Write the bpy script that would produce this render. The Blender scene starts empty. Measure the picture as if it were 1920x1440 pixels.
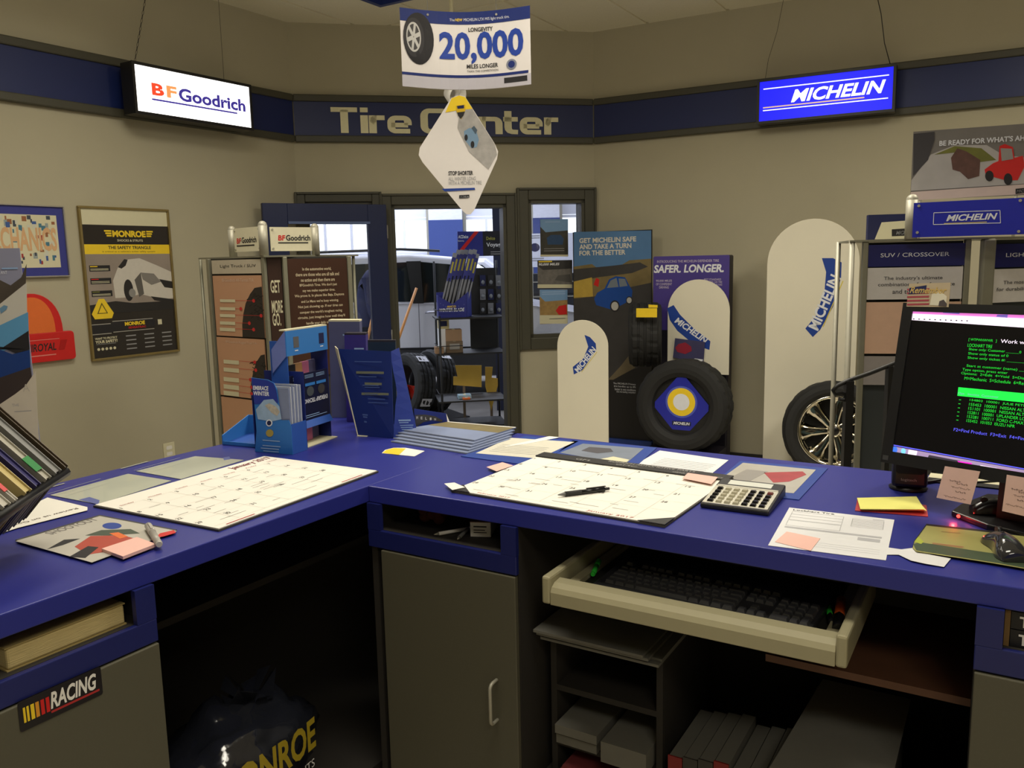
import bpy, bmesh, math, random
from mathutils import Vector, Matrix
random.seed(7)
V3 = Vector
# ------------------------------------------------------------------ camera
F_PX, PITCH, ROLL, CAM_H = 1560.0, math.radians(8.42), math.radians(-1.23), 1.61
scn = bpy.context.scene
C = scn.collection
cp, sp = math.cos(PITCH), math.sin(PITCH)
FWD = V3((0, cp, -sp)); UP0 = V3((0, sp, cp)); R0 = V3((1, 0, 0))
cr, sr = math.cos(ROLL), math.sin(ROLL)
RIGHT = R0*cr + UP0*sr; UPV = UP0*cr - R0*sr
EYE = V3((0, 0, CAM_H))
cam_data = bpy.data.cameras.new('camera'); cam = bpy.data.objects.new('camera', cam_data); C.objects.link(cam)
cam.matrix_world = Matrix(((RIGHT.x, UPV.x, -FWD.x, EYE.x), (RIGHT.y, UPV.y, -FWD.y, EYE.y), (RIGHT.z, UPV.z, -FWD.z, EYE.z), (0, 0, 0, 1)))
cam_data.sensor_fit = 'HORIZONTAL'; cam_data.sensor_width = 36.0; cam_data.lens = 36.0*F_PX/1920.0
cam_data.clip_start = 0.05; cam_data.clip_end = 200
scn.camera = cam
# ------------------------------------------------------------------ world, exposure, lights
scn.view_settings.view_transform = 'Standard'; scn.view_settings.look = 'None'
scn.view_settings.gamma = 1.0; scn.view_settings.use_curve_mapping = False
scn.view_settings.exposure = 0.0
w = bpy.data.worlds.new('overcast_sky'); scn.world = w; w.use_nodes = True
nt = w.node_tree; bg = nt.nodes['Background']
bg.inputs['Color'].default_value = (0.86, 0.93, 1.0, 1); bg.inputs['Strength'].default_value = 2.2
WARM = (1.0, 0.935, 0.79); COOL = (0.80, 0.86, 1.0)
def area(name, loc, sx, sy, power, col=WARM, spread=150, rotz=0.0):
    l = bpy.data.lights.new(name, 'AREA'); l.shape = 'RECTANGLE'; l.size = sx; l.size_y = sy
    l.energy = power; l.color = col; l.spread = math.radians(spread)
    o = bpy.data.objects.new(name, l); C.objects.link(o); o.location = loc; o.rotation_euler = (0, 0, rotz)
    return o
HD = math.radians(90-32.6)
area('office_light', (0.05, 1.15, 3.365), 1.2, 0.6, 30, spread=160, rotz=-0.57)
area('office_light', (0.5, -1.3, 3.365), 1.2, 0.6, 27, spread=160)
area('showroom_light', (-1.35, 3.5, 3.365), 0.6, 1.2, 27, spread=160, rotz=-0.57)
area('showroom_light', (0.75, 3.5, 3.365), 0.6, 1.2, 42, spread=160, rotz=-0.57)
area('showroom_light', (2.7, 3.2, 3.365), 0.6, 1.2, 34, spread=160, rotz=-0.57)
for wx, wy, we in ((-1.35, 3.6, 7), (0.75, 3.95, 9), (2.7, 3.2, 8)):     # unseen fill lights added below the ceiling to brighten it
    l = bpy.data.lights.new('ceiling_fill', 'POINT'); l.energy = we; l.color = WARM; l.shadow_soft_size = 0.16
    o = bpy.data.objects.new('ceiling_fill', l); C.objects.link(o); o.location = (wx, wy, 3.12)
area('shop_fill', (-2.0, 9.6, 4.6), 3.0, 1.0, 90, COOL, 170)  # cool fill added to light the shop, no visible lamps behind it
area('shop_fill', (2.0, 11.5, 4.6), 3.0, 1.0, 150, COOL, 170)
area('shop_fill', (-2.2, 13.2, 4.6), 3.0, 1.0, 200, COOL, 170)
# ------------------------------------------------------------------ materials
def s2l(c): 
    c = c/255.0
    return c/12.92 if c <= 0.04045 else ((c+0.055)/1.055)**2.4
def lin(rgb): return (s2l(rgb[0]), s2l(rgb[1]), s2l(rgb[2]), 1.0)
MATS = {}
def mat(name, rgb, rough=0.5, metal=0.0, var=0.06, scale=40.0, bump=0.0, emit=0.0, spec=0.5, coat=0.0, stretch=None):
    if name in MATS: return MATS[name]
    m = bpy.data.materials.new(name); m.use_nodes = True; t = m.node_tree; b = t.nodes['Principled BSDF']
    c = lin(rgb); b.inputs['Roughness'].default_value = rough; b.inputs['Metallic'].default_value = metal
    b.inputs['Specular IOR Level'].default_value = spec; b.inputs['Coat Weight'].default_value = coat
    tc = t.nodes.new('ShaderNodeTexCoord'); nz = t.nodes.new('ShaderNodeTexNoise'); nz.inputs['Scale'].default_value = scale
    nz.inputs['Detail'].default_value = 3
    src = tc.outputs['Object']
    if stretch:
        mp = t.nodes.new('ShaderNodeMapping'); mp.inputs['Scale'].default_value = stretch
        t.links.new(src, mp.inputs['Vector']); src = mp.outputs['Vector']
    t.links.new(src, nz.inputs['Vector'])
    mx = t.nodes.new('ShaderNodeMix'); mx.data_type = 'RGBA'
    mx.inputs['A'].default_value = tuple(x*(1-var) for x in c[:3])+(1,); mx.inputs['B'].default_value = tuple(min(1, x*(1+var)) for x in c[:3])+(1,)
    t.links.new(nz.outputs['Fac'], mx.inputs['Factor']); t.links.new(mx.outputs['Result'], b.inputs['Base Color'])
    if bump:
        bp = t.nodes.new('ShaderNodeBump'); bp.inputs['Strength'].default_value = bump; bp.inputs['Distance'].default_value = 0.004
        t.links.new(nz.outputs['Fac'], bp.inputs['Height']); t.links.new(bp.outputs['Normal'], b.inputs['Normal'])
    if emit:
        b.inputs['Emission Color'].default_value = c; b.inputs['Emission Strength'].default_value = emit
    MATS[name] = m; return m
def glass(name, tint=(255, 255, 255), alpha=0.10, rough=0.02):
    if name in MATS: return MATS[name]
    m = bpy.data.materials.new(name); m.use_nodes = True; t = m.node_tree
    for n in list(t.nodes):
        if n.type != 'OUTPUT_MATERIAL': t.nodes.remove(n)
    out = [n for n in t.nodes if n.type == 'OUTPUT_MATERIAL'][0]
    tr = t.nodes.new('ShaderNodeBsdfTransparent'); tr.inputs['Color'].default_value = lin(tint)
    gl = t.nodes.new('ShaderNodeBsdfGlossy'); gl.inputs['Roughness'].default_value = rough
    fr = t.nodes.new('ShaderNodeFresnel'); fr.inputs['IOR'].default_value = 1.45
    ad = t.nodes.new('ShaderNodeMath'); ad.operation = 'MULTIPLY_ADD'; ad.inputs[1].default_value = 0.7; ad.inputs[2].default_value = alpha
    mx = t.nodes.new('ShaderNodeMixShader')
    t.links.new(fr.outputs[0], ad.inputs[0]); t.links.new(ad.outputs[0], mx.inputs[0]); t.links.new(tr.outputs[0], mx.inputs[1]); t.links.new(gl.outputs[0], mx.inputs[2])
    t.links.new(mx.outputs[0], out.inputs['Surface'])
    MATS[name] = m; return m
def veil(name, rgb, a, rough=0.25):
    # a translucent plastic sheet
    if name in MATS: return MATS[name]
    m = mat(name, rgb, rough); m.node_tree.nodes['Principled BSDF'].inputs['Alpha'].default_value = a
    return m
wall_m = mat('wall_paint', (178, 171, 147), 0.85, var=0.03, scale=6, bump=0.05)
ceil_m = mat('ceiling_tile', (236, 230, 206), 0.9, var=0.08, scale=90, bump=0.3)
tbar_m = mat('ceiling_grid', (150, 142, 120), 0.6)
band_m = mat('band_blue', (16, 33, 90), 0.45, var=0.04, scale=5)
trim_m = mat('trim_olive', (68, 66, 53), 0.5, var=0.05)
floor_m = mat('floor_bounce_pale', (196, 188, 172), 0.95, var=0.25, scale=60, bump=0.3)  # unseen floor, made pale to bounce light up to the ceiling
shopfloor_m = mat('shop_concrete', (120, 116, 112), 0.7, var=0.2, scale=4)
ctop_m = mat('counter_laminate', (41, 47, 136), 0.36, var=0.05, scale=200)
cblue_m = mat('cabinet_blue', (27, 34, 98), 0.4, var=0.05, scale=100)
cgrey_m = mat('cabinet_grey', (86, 83, 68), 0.55, var=0.06, scale=250)
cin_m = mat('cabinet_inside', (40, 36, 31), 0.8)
black_m = mat('black_plastic', (22, 22, 23), 0.42)
black2_m = mat('black_satin', (15, 15, 17), 0.3)
white_m = mat('white_card', (235, 232, 226), 0.6, var=0.02)
paper_m = mat('paper', (240, 236, 226), 0.8, var=0.02, scale=15)
paperb_m = mat('paper_cool', (224, 224, 226), 0.75, var=0.02)
ink_m = mat('black_ink', (30, 28, 30), 0.7)
greyink_m = mat('grey_ink', (150, 150, 152), 0.7)
redink_m = mat('red_ink', (170, 40, 40), 0.7)
navy_m = mat('navy_print', (18, 26, 74), 0.5)
mblue_m = mat('brand_blue', (24, 62, 150), 0.5, var=0.04)
royal_m = mat('royal_blue', (34, 40, 168), 0.45, var=0.04)
yellow_m = mat('yellow_print', (240, 205, 40), 0.5)
red_m = mat('red_print', (205, 30, 28), 0.45)
orange_m = mat('orange_print', (226, 110, 44), 0.5)
steel_m = mat('brushed_metal', (168, 164, 148), 0.5, metal=0.3, var=0.05)
gold_m = mat('brass_frame', (150, 132, 84), 0.4, metal=0.6)
chrome_m = mat('chrome', (235, 230, 215), 0.06, metal=1.0, var=0.02)
rubber_m = mat('tire_rubber', (26, 26, 26), 0.75, var=0.1, scale=30, bump=0.1)
beige_m = mat('tray_beige', (166, 159, 128), 0.38, var=0.03)
cream_m = mat('cream_card', (214, 208, 176), 0.7, var=0.03)
sky_m = mat('sky_print', (120, 160, 205), 0.5, var=0.1, scale=8)
road_m = mat('road_print', (58, 56, 56), 0.5, var=0.25, scale=12)
green_m = mat('foliage_print', (110, 112, 46), 0.5, var=0.3, scale=25)
tan_m = mat('tan_panel', (196, 150, 118), 0.55, var=0.04, scale=5)
brown_m = mat('brown_panel', (58, 36, 26), 0.5, var=0.1, scale=4)
pink_m = mat('pink_note', (238, 190, 178), 0.8, var=0.02)
ynote_m = mat('yellow_note', (226, 222, 120), 0.8, var=0.03)
glass_m = glass('window_glass')
dark_m = mat('dark_void', (26, 25, 24), 0.8)
# ------------------------------------------------------------------ pixel rays and planes
def ray(x, y): return FWD + RIGHT*((x-960.0)/F_PX) + UPV*((720.0-y)/F_PX)
def at_z(x, y, z):
    v = ray(x, y); return EYE + v*((z-CAM_H)/v.z)
def at_y(x, y, Y):
    v = ray(x, y); return EYE + v*(Y/v.y)
def hdg(a): a = math.radians(a); return V3((math.sin(a), math.cos(a), 0))
ZUP = V3((0, 0, 1))
class Fr:
    """a plane with origin O, right U, up V and normal N (towards the viewer)"""
    def __init__(s, O, U, V=ZUP):
        s.O = V3(O); s.U = V3(U).normalized(); s.N = s.U.cross(V3(V)).normalized(); s.V = s.N.cross(s.U).normalized()
    def p(s, u, v, n=0.0): return s.O + s.U*u + s.V*v + s.N*n
    def px(s, x, y, n=0.0):
        d = ray(x, y); o = s.O + s.N*n; t = (o-EYE).dot(s.N)/d.dot(s.N); q = EYE + d*t - s.O
        return q.dot(s.U), q.dot(s.V)
    def rect(s, tl, tr, br, bl, n=0.0):
        a, b, c, d = (s.px(*q, n) for q in (tl, tr, br, bl))
        return (a[0]+d[0])/2, (b[0]+c[0])/2, (c[1]+d[1])/2, (a[1]+b[1])/2      # u0,u1,v0,v1
    def shift(s, u=0, v=0, n=0): return Fr(s.p(u, v, n), s.U, s.V)
# ------------------------------------------------------------------ mesh builder
ORG = {}
def thing(name, label, cat, base, group=None):
    o = bpy.data.objects.new(name, None); C.objects.link(o); o.location = base; o.empty_display_size = 0.05
    o['label'] = label; o['category'] = cat
    if group: o['group'] = group
    ORG[o] = V3(base); return o
def tag(o, label, cat, group=None):
    o['label'] = label; o['category'] = cat
    if group: o['group'] = group
    return o
def struct(o):
    o['kind'] = 'structure'; return o
class MB:
    def __init__(s): s.v = []; s.f = []; s.sm = []
    def add(s, vs, fs, smooth=False):
        b = len(s.v); s.v += [V3(q) for q in vs]; s.f += [tuple(i+b for i in f) for f in fs]; s.sm += [smooth]*len(fs); return s
    def hexa(s, a, b):
        # a, b: two quads (lists of 4 points) joined
        return s.prism2(a, b)
    def prism2(s, a, b, smooth=False):
        n = len(a); fs = [tuple(range(n-1, -1, -1)), tuple(range(n, 2*n))] + [(i, (i+1) % n, n+(i+1) % n, n+i) for i in range(n)]
        return s.add(list(a)+list(b), fs, smooth)
    def prism(s, pts, off): 
        off = V3(off); return s.prism2(pts, [V3(q)+off for q in pts])
    def fbox(s, F, u0, u1, v0, v1, n0, n1):
        return s.prism2([F.p(u0, v0, n0), F.p(u1, v0, n0), F.p(u1, v1, n0), F.p(u0, v1, n0)], [F.p(u0, v0, n1), F.p(u1, v0, n1), F.p(u1, v1, n1), F.p(u0, v1, n1)])
    def fpoly(s, F, pts, n0, n1): return s.prism2([F.p(u, v, n0) for u, v in pts], [F.p(u, v, n1) for u, v in pts])
    def box(s, c, sx, sy, sz, rz=0.0):
        c = V3(c); U = V3((math.cos(rz), math.sin(rz), 0)); W = V3((-math.sin(rz), math.cos(rz), 0))
        q = lambda z: [c+U*(a*sx/2)+W*(b*sy/2)+ZUP*z for a, b in ((-1, -1), (1, -1), (1, 1), (-1, 1))]
        return s.prism2(q(-sz/2), q(sz/2))
    def cyl(s, p0, p1, r0, r1=None, seg=12, smooth=True):
        p0 = V3(p0); p1 = V3(p1); r1 = r0 if r1 is None else r1
        d = (p1-p0).normalized(); a = d.orthogonal().normalized(); b = d.cross(a)
        A = [p0+(a*math.cos(t)+b*math.sin(t))*r0 for t in [2*math.pi*i/seg for i in range(seg)]]
        B = [p1+(a*math.cos(t)+b*math.sin(t))*r1 for t in [2*math.pi*i/seg for i in range(seg)]]
        k = len(s.f); s.prism2(A, B)
        if smooth:
            for i in range(k+2, len(s.f)): s.sm[i] = True
        return s
    def tube(s, pts, r, seg=8):
        pts = [V3(q) for q in pts]; rings = []; ref = None
        for i, q in enumerate(pts):
            d = (pts[min(i+1, len(pts)-1)]-pts[max(i-1, 0)]).normalized()
            if ref is None: ref = d.orthogonal().normalized()
            a = (ref-d*ref.dot(d)).normalized(); b = d.cross(a); ref = a
            rr = r[i] if isinstance(r, (list, tuple)) else r
            rings.append([q+(a*math.cos(t)+b*math.sin(t))*rr for t in [2*math.pi*k/seg for k in range(seg)]])
        vs = [v for rg in rings for v in rg]; fs = []
        for i in range(len(rings)-1):
            for k in range(seg): fs.append((i*seg+k, i*seg+(k+1) % seg, (i+1)*seg+(k+1) % seg, (i+1)*seg+k))
        s.add(vs, fs, True); n = len(vs)
        b = len(s.v)-n
        s.f.append(tuple(b+k for k in range(seg-1, -1, -1))); s.sm.append(False)
        s.f.append(tuple(b+n-seg+k for k in range(seg))); s.sm.append(False)
        return s
    def lathe(s, O, ax, prof, seg=32, mod=None, smooth=True, closed=False):
        # prof: list of (distance along axis, radius)
        O = V3(O); ax = V3(ax).normalized(); a = ax.orthogonal().normalized(); b = ax.cross(a); n = len(prof); vs = []
        for k in range(seg):
            t = 2*math.pi*k/seg; e = a*math.cos(t)+b*math.sin(t)
            for j, (h, r) in enumerate(prof):
                rr = r+(mod(j, k) if mod else 0); vs.append(O+ax*h+e*rr)
        fs = []
        m = n if closed else n-1
        for k in range(seg):
            for j in range(m):
                j2 = (j+1) % n
                fs.append((k*n+j, ((k+1) % seg)*n+j, ((k+1) % seg)*n+j2, k*n+j2))
        return s.add(vs, fs, smooth)
    def ball(s, c, rx, ry=None, rz=None, seg=12, rings=8):
        ry = rx if ry is None else ry; rz = rx if rz is None else rz; c = V3(c); vs = [c+V3((0, 0, rz))]; fs = []
        for i in range(1, rings):
            ph = math.pi*i/rings
            for k in range(seg):
                t = 2*math.pi*k/seg; vs.append(c+V3((rx*math.sin(ph)*math.cos(t), ry*math.sin(ph)*math.sin(t), rz*math.cos(ph))))
        vs.append(c-V3((0, 0, rz)))
        for k in range(seg): fs.append((0, 1+k, 1+(k+1) % seg))
        for i in range(rings-2):
            for k in range(seg): fs.append((1+i*seg+k, 1+(i+1)*seg+k, 1+(i+1)*seg+(k+1) % seg, 1+i*seg+(k+1) % seg))
        L = len(vs)-1
        for k in range(seg): fs.append((L, 1+(rings-2)*seg+(k+1) % seg, 1+(rings-2)*seg+k))
        return s.add(vs, fs, True)
    def build(s, name, m, parent=None, bevel=0.0, subsurf=0, org=None, fix=True):
        if parent is not None: o0 = ORG[parent]
        elif org is not None: o0 = V3(org)
        else:
            xs = [v.x for v in s.v]; ys = [v.y for v in s.v]; zs = [v.z for v in s.v]
            o0 = V3(((min(xs)+max(xs))/2, (min(ys)+max(ys))/2, min(zs)))
        me = bpy.data.meshes.new(name); me.from_pydata([v-o0 for v in s.v], [], s.f); me.update()
        for i, p in enumerate(me.polygons): p.use_smooth = s.sm[i]
        if fix:
            bm = bmesh.new(); bm.from_mesh(me); bmesh.ops.recalc_face_normals(bm, faces=bm.faces); bm.to_mesh(me); bm.free()
        me.materials.append(m)
        o = bpy.data.objects.new(name, me); C.objects.link(o)
        if parent is not None: o.parent = parent
        else: o.location = o0
        ORG[o] = o0
        if bevel:
            bv = o.modifiers.new('bevel', 'BEVEL'); bv.width = bevel; bv.segments = 2; bv.limit_method = 'ANGLE'; bv.angle_limit = math.radians(40)
        if subsurf:
            sb = o.modifiers.new('subsurf', 'SUBSURF'); sb.levels = subsurf; sb.render_levels = subsurf
        return o
def dup(root, loc=None, rotz=None, label=None):
    r = root.copy(); C.objects.link(r)
    if loc is not None: r.location = loc
    if rotz is not None: r.rotation_euler = (0, 0, rotz)
    if label: r['label'] = label
    for ch in list(root.children):
        c = ch.copy(); C.objects.link(c); c.parent = r
        for g in list(ch.children):
            d = g.copy(); C.objects.link(d); d.parent = c
    return r
# ------------------------------------------------------------------ print helpers
_tc = {}
def text_geo(s, bold, shear):
    key = (s, bold, shear)
    if key in _tc: return _tc[key]
    cu = bpy.data.curves.new('t', 'FONT'); cu.body = s; cu.offset = bold; cu.shear = shear; cu.resolution_u = 3; cu.fill_mode = 'FRONT'
    ob = bpy.data.objects.new('t', cu)
    me = bpy.data.meshes.new_from_object(ob)
    vs = [tuple(v.co) for v in me.vertices]; fs = [tuple(p.vertices) for p in me.polygons]
    bpy.data.objects.remove(ob); bpy.data.curves.remove(cu); bpy.data.meshes.remove(me)
    _tc[key] = (vs, fs); return _tc[key]
def text(F, s, u0, u1, v0, v1, n, m, parent, bold=0.0, shear=0.0, name='lettering', keep=False, warp=None, rot=0):
    """letters fitted into the rectangle u0..u1, v0..v1 of plane F, n proud of it"""
    vs, fs = text_geo(s, bold, shear)
    x0 = min(v[0] for v in vs); x1 = max(v[0] for v in vs); y0 = min(v[1] for v in vs); y1 = max(v[1] for v in vs)
    if rot == 180: vs = [(x0+x1-v[0], y0+y1-v[1], 0) for v in vs]
    sx = (u1-u0)/(x1-x0); sy = (v1-v0)/(y1-y0)
    if keep: sx = min(sx, sy); uo = (u0+u1)/2-sx*(x1-x0)/2
    else: uo = u0
    mb = MB(); pts = []
    for x, y, _ in vs:
        u, v, nn = uo+(x-x0)*sx, v0+(y-y0)*sy, n
        if warp: u, v, nn = warp(u, v, nn)
        pts.append(F.p(u, v, nn))
    mb.add(pts, fs); return mb.build(name, m, parent, fix=False)
def textpx(F, s, bl, br, h, m, parent, n=0.0012, **k):
    """baseline corners bl, br in photo pixels on plane F, letter height h pixels"""
    a = F.px(*bl); b = F.px(*br); t = F.px(bl[0], bl[1]-h)
    return text(F, s, a[0], b[0], a[1], t[1], n, m, parent, **k)
def ppx(F, pts, m, parent, n=0.0006, t=0.0004, name='print'):
    return MB().fpoly(F, [F.px(*q) for q in pts], n, n+t).build(name, m, parent)
def prect(F, u0, u1, v0, v1, m, parent, n=0.0006, t=0.0004, name='print'):
    return MB().fbox(F, u0, u1, v0, v1, n, n+t).build(name, m, parent)
def lines(F, rows, m, parent, n=0.0008, name='print_lines'):
    """rows of tiny unreadable print: (u0,u1,v0,v1)"""
    mb = MB()
    for u0, u1, v0, v1 in rows: mb.add([F.p(u0, v0, n), F.p(u1, v0, n), F.p(u1, v1, n), F.p(u0, v1, n)], [(0, 1, 2, 3)])
    o = mb.build(name, m, parent, fix=False)
    if len(rows) > 1: o['kind'] = 'stuff'
    return o
def linespx(F, x0, x1, ys, h, m, parent, n=0.0008, jit=0.0):
    rows = []
    for y in ys:
        a = F.px(x0+random.uniform(0, jit), y); b = F.px(x1-random.uniform(0, jit), y); t = F.px(x0, y-h)
        rows.append((a[0], b[0], a[1], t[1]))
    return lines(F, rows, m, parent, n)
def ell(cx, cy, rx, ry, seg=24, a0=0, a1=360):
    return [(cx+rx*math.cos(math.radians(a0+(a1-a0)*i/seg)), cy+ry*math.sin(math.radians(a0+(a1-a0)*i/seg))) for i in range(seg+(0 if a1-a0 >= 360 else 1))]
def pell(F, cx, cy, rx, ry, m, parent, n=0.0006, t=0.0004, name='print', **k): return ppx(F, ell(cx, cy, rx, ry, **k), m, parent, n, t, name)
def rrect(u0, u1, v0, v1, r, seg=5):
    out = []
    for cx, cy, a in ((u1-r, v0+r, -90), (u1-r, v1-r, 0), (u0+r, v1-r, 90), (u0+r, v0+r, 180)):
        for i in range(seg+1): t = math.radians(a+90*i/seg); out.append((cx+r*math.cos(t), cy+r*math.sin(t)))
    return out
def clip(poly, edge_pts):
    """convex clip of 2D poly by convex counter-clockwise polygon"""
    out = poly
    for i in range(len(edge_pts)):
        a, b = edge_pts[i], edge_pts[(i+1) % len(edge_pts)]
        ins = lambda q: (b[0]-a[0])*(q[1]-a[1])-(b[1]-a[1])*(q[0]-a[0]) >= -1e-9
        res = []
        for j in range(len(out)):
            p, q = out[j], out[(j+1) % len(out)]
            pi, qi = ins(p), ins(q)
            if pi: res.append(p)
            if pi != qi:
                d = ((b[0]-a[0])*(q[1]-p[1])-(b[1]-a[1])*(q[0]-p[0]))
                t = -((b[0]-a[0])*(p[1]-a[1])-(b[1]-a[1])*(p[0]-a[0]))/d
                res.append((p[0]+t*(q[0]-p[0]), p[1]+t*(q[1]-p[1])))
        out = res
        if not out: break
    return out

def scribble(F, u0, u1, v, h, n, m, parent, waves=7):
    """one line of unreadable handwriting"""
    pts = []; k = waves*4
    for i in range(k+1):
        t = i/k; pts.append(F.p(u0+(u1-u0)*t+0.3*h*math.sin(i*1.3), v+h*0.5*math.sin(i*1.9+u0*50)*(0.6+0.4*math.sin(i*0.7)), n))
    return MB().tube(pts, 0.00022, 4).build('handwriting', m, parent)
# ================================================================== THE SETTING
CL = V3((-1.595, 6.43, 0)); CR = V3((0.698, 6.88, 0)); CEIL = 3.38
dL = hdg(32.6); dC = (CR-CL).normalized(); dR = hdg(118.7)
FL = Fr(CL, dL); FC = Fr(CL, dC); FR = Fr(CR, dR)
LEN_C = (CR-CL).length
LE = CL - dL*10.6; RE = CR + dR*8.0
WT = 0.14
fl = MB().prism([(-9, -3, -0.1), (9, -3, -0.1), (9, 7.0, -0.1), (-9, 7.0, -0.1)], (0, 0, 0.1)).build('floor', floor_m); struct(fl)
sf = MB().prism([(-9, 7.0, -0.1), (9, 7.0, -0.1), (9, 15.6, -0.1), (-9, 15.6, -0.1)], (0, 0, 0.1)).build('floor', shopfloor_m); struct(sf)
struct(MB().fbox(FL, -10.6, WT*0.5, 0, CEIL+0.1, -WT, 0).build('wall_left', wall_m))
struct(MB().fbox(FR, -WT*0.5, 8.0, 0, CEIL+0.1, -WT, 0).build('wall_right', wall_m))
struct(MB().prism([(-8, -2.9, 0), (9, -2.9, 0), (9, -2.7, 0), (-8, -2.7, 0)], (0, 0, CEIL+0.1)).build('wall_rear', wall_m))
struct(MB().prism([(RE.x-0.05, -2.8, 0), (RE.x+0.1, -2.8, 0), (RE.x+0.1, RE.y+0.1, 0), (RE.x-0.05, RE.y+0.1, 0)], (0, 0, CEIL+0.1)).build('wall_side', wall_m))
# centre wall with three openings
def fcx(x, y): return FC.px(x, y)[0]
O1 = (fcx(572, 380), fcx(697, 380), 0.0, 2.08); O2 = (fcx(733, 380), fcx(948, 380), 0.0, 2.055); O3 = (fcx(990, 400), fcx(1095, 400), 0.985, 2.085)
wc = MB()
xs = [-0.05, O1[0], O1[1], O2[0], O2[1], O3[0], O3[1], LEN_C+0.05]
for a, b in ((0, 1), (2, 3), (4, 5), (6, 7)): wc.fbox(FC, xs[a], xs[b], 0, CEIL+0.1, -WT, 0)
for o in (O1, O2, O3):
    wc.fbox(FC, o[0], o[1], o[3], CEIL+0.1, -WT, 0)
    if o[2] > 0: wc.fbox(FC, o[0], o[1], 0, o[2], -WT, 0)
struct(wc.build('wall_center', wall_m))
def casing(name, o, w, sill=False, depth=0.03):
    r = MB().fbox(FC, o[0]-w, o[0], o[2]-(w if sill else 0), o[3]+w, 0, depth).fbox(FC, o[1], o[1]+w, o[2]-(w if sill else 0), o[3]+w, 0, depth).fbox(FC, o[0], o[1], o[3], o[3]+w, 0, depth)
    if sill: r.fbox(FC, o[0], o[1], o[2]-w, o[2], 0, depth)
    c = struct(r.build(name, trim_m, bevel=0.006))
    j = MB().fbox(FC, o[0], o[0]+0.025, o[2], o[3], -WT-0.01, 0.012).fbox(FC, o[1]-0.025, o[1], o[2], o[3], -WT-0.01, 0.012).fbox(FC, o[0], o[1], o[3]-0.025, o[3], -WT-0.01, 0.012)
    if sill: j.fbox(FC, o[0], o[1], o[2], o[2]+0.03, -WT-0.01, 0.012)
    j.build('jamb', trim_m, c)
    q = MB(); e = 0.018
    q.fbox(FC, o[0]-w, o[0]-w+e, o[2]-(w if sill else 0), o[3]+w, depth, depth+0.012).fbox(FC, o[1]+w-e, o[1]+w, o[2]-(w if sill else 0), o[3]+w, depth, depth+0.012).fbox(FC, o[0]-w+e, o[1]+w-e, o[3]+w-e, o[3]+w, depth, depth+0.012)
    q.build('moulding', trim_m, c, bevel=0.004)
    return c
door1 = casing('door_1', O1, 0.075); door2 = casing('door_2', O2, 0.085); win1 = casing('window_1', O3, 0.095, True)
pane = MB().fbox(FC, O3[0]+0.025, O3[1]-0.025, O3[2]+0.03, O3[3]-0.025, -0.07, -0.064).build('pane', glass_m, win1)
# ceiling and its tiles
CP = [(CL+dL*0.05), (CR+dR*-0.05), RE, V3((RE.x, -2.75, 0)), V3((LE.x, -2.75, 0)), LE]
CPc = [(q.x, q.y) for q in CP][::-1]
ceil = struct(MB().prism([(q.x, q.y, CEIL+0.006) for q in CP], (0, 0, 0.1)).build('ceiling', ceil_m))
gU, gV = hdg(121.0), hdg(31.0); gO = V3((-0.62, 5.0, 0))
grid = MB(); tiles = []
for i in range(-4, 6):
    for j in range(-3, 4):
        c0 = gO + gU*(i*0.61) + gV*(j*1.22)
        if not (3.2 < c0.y < 7.5 and -3.2 < c0.x < 4.2): continue
        pts = [c0+gU*0.012+gV*0.012, c0+gU*0.598+gV*0.012, c0+gU*0.598+gV*1.208, c0+gU*0.012+gV*1.208]
        pl = clip([(q.x, q.y) for q in pts][::-1] if (pts[1]-pts[0]).cross(pts[2]-pts[1]).z < 0 else [(q.x, q.y) for q in pts], CPc)
        if len(pl) >= 3:
            tiles.append(MB().prism([(x, y, CEIL-0.004) for x, y in pl], (0, 0, 0.012)).build('tile', ceil_m, ceil))
# blue band with mouldings on each wall
def band(n, F, u0, u1):
    b = struct(MB().fbox(F, u0, u1, 2.565, 2.82, 0, 0.02).build('trim_%d' % n, band_m))
    MB().fbox(F, u0, u1, 2.815, 2.865, 0, 0.035).build('moulding', trim_m, b, bevel=0.008)
    MB().fbox(F, u0, u1, 2.52, 2.57, 0, 0.035).build('moulding', trim_m, b, bevel=0.008)
    return b
band(1, FL, -10.5, -0.012); bC = band(2, FC, 0.014, LEN_C-0.012); band(3, FR, 0.012, 7.9)
for nm, F, u0, u1 in (('baseboard_left', FL, -10.5, -0.02), ('baseboard_right', FR, 0.02, 7.9), ('baseboard_center', FC, fcx(965, 700)+0.02, LEN_C-0.02)):
    struct(MB().fbox(F, u0, u1, 0, 0.1, 0, 0.015).build(nm, mat('baseboard_dark', (40, 38, 36), 0.6)))
# blue valance over the service counter, kept thin to let lamp light over (far corner shows at the top of the photograph)
SC = at_z(713, 14, 2.55); aL, aR = hdg(32.6), hdg(121.2)
val = struct(MB().prism([V3((q.x, q.y, 2.55)) for q in (SC, SC-aL*2.6, SC-aL*2.6+aR*0.02, SC-aL*0.02+aR*0.02, SC-aL*0.02+aR*2.4, SC+aR*2.4)], (0, 0, 0.22)).build('trim_4', band_m))
for q in (SC-aL*0.6+aR*0.01, SC-aL*2.0+aR*0.01, SC+aR*0.6-aL*0.01, SC+aR*2.0-aL*0.01): MB().cyl((q.x, q.y, 2.77), (q.x, q.y, CEIL-0.006), 0.006, seg=8).build('hanger_rod', steel_m, val)
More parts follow.
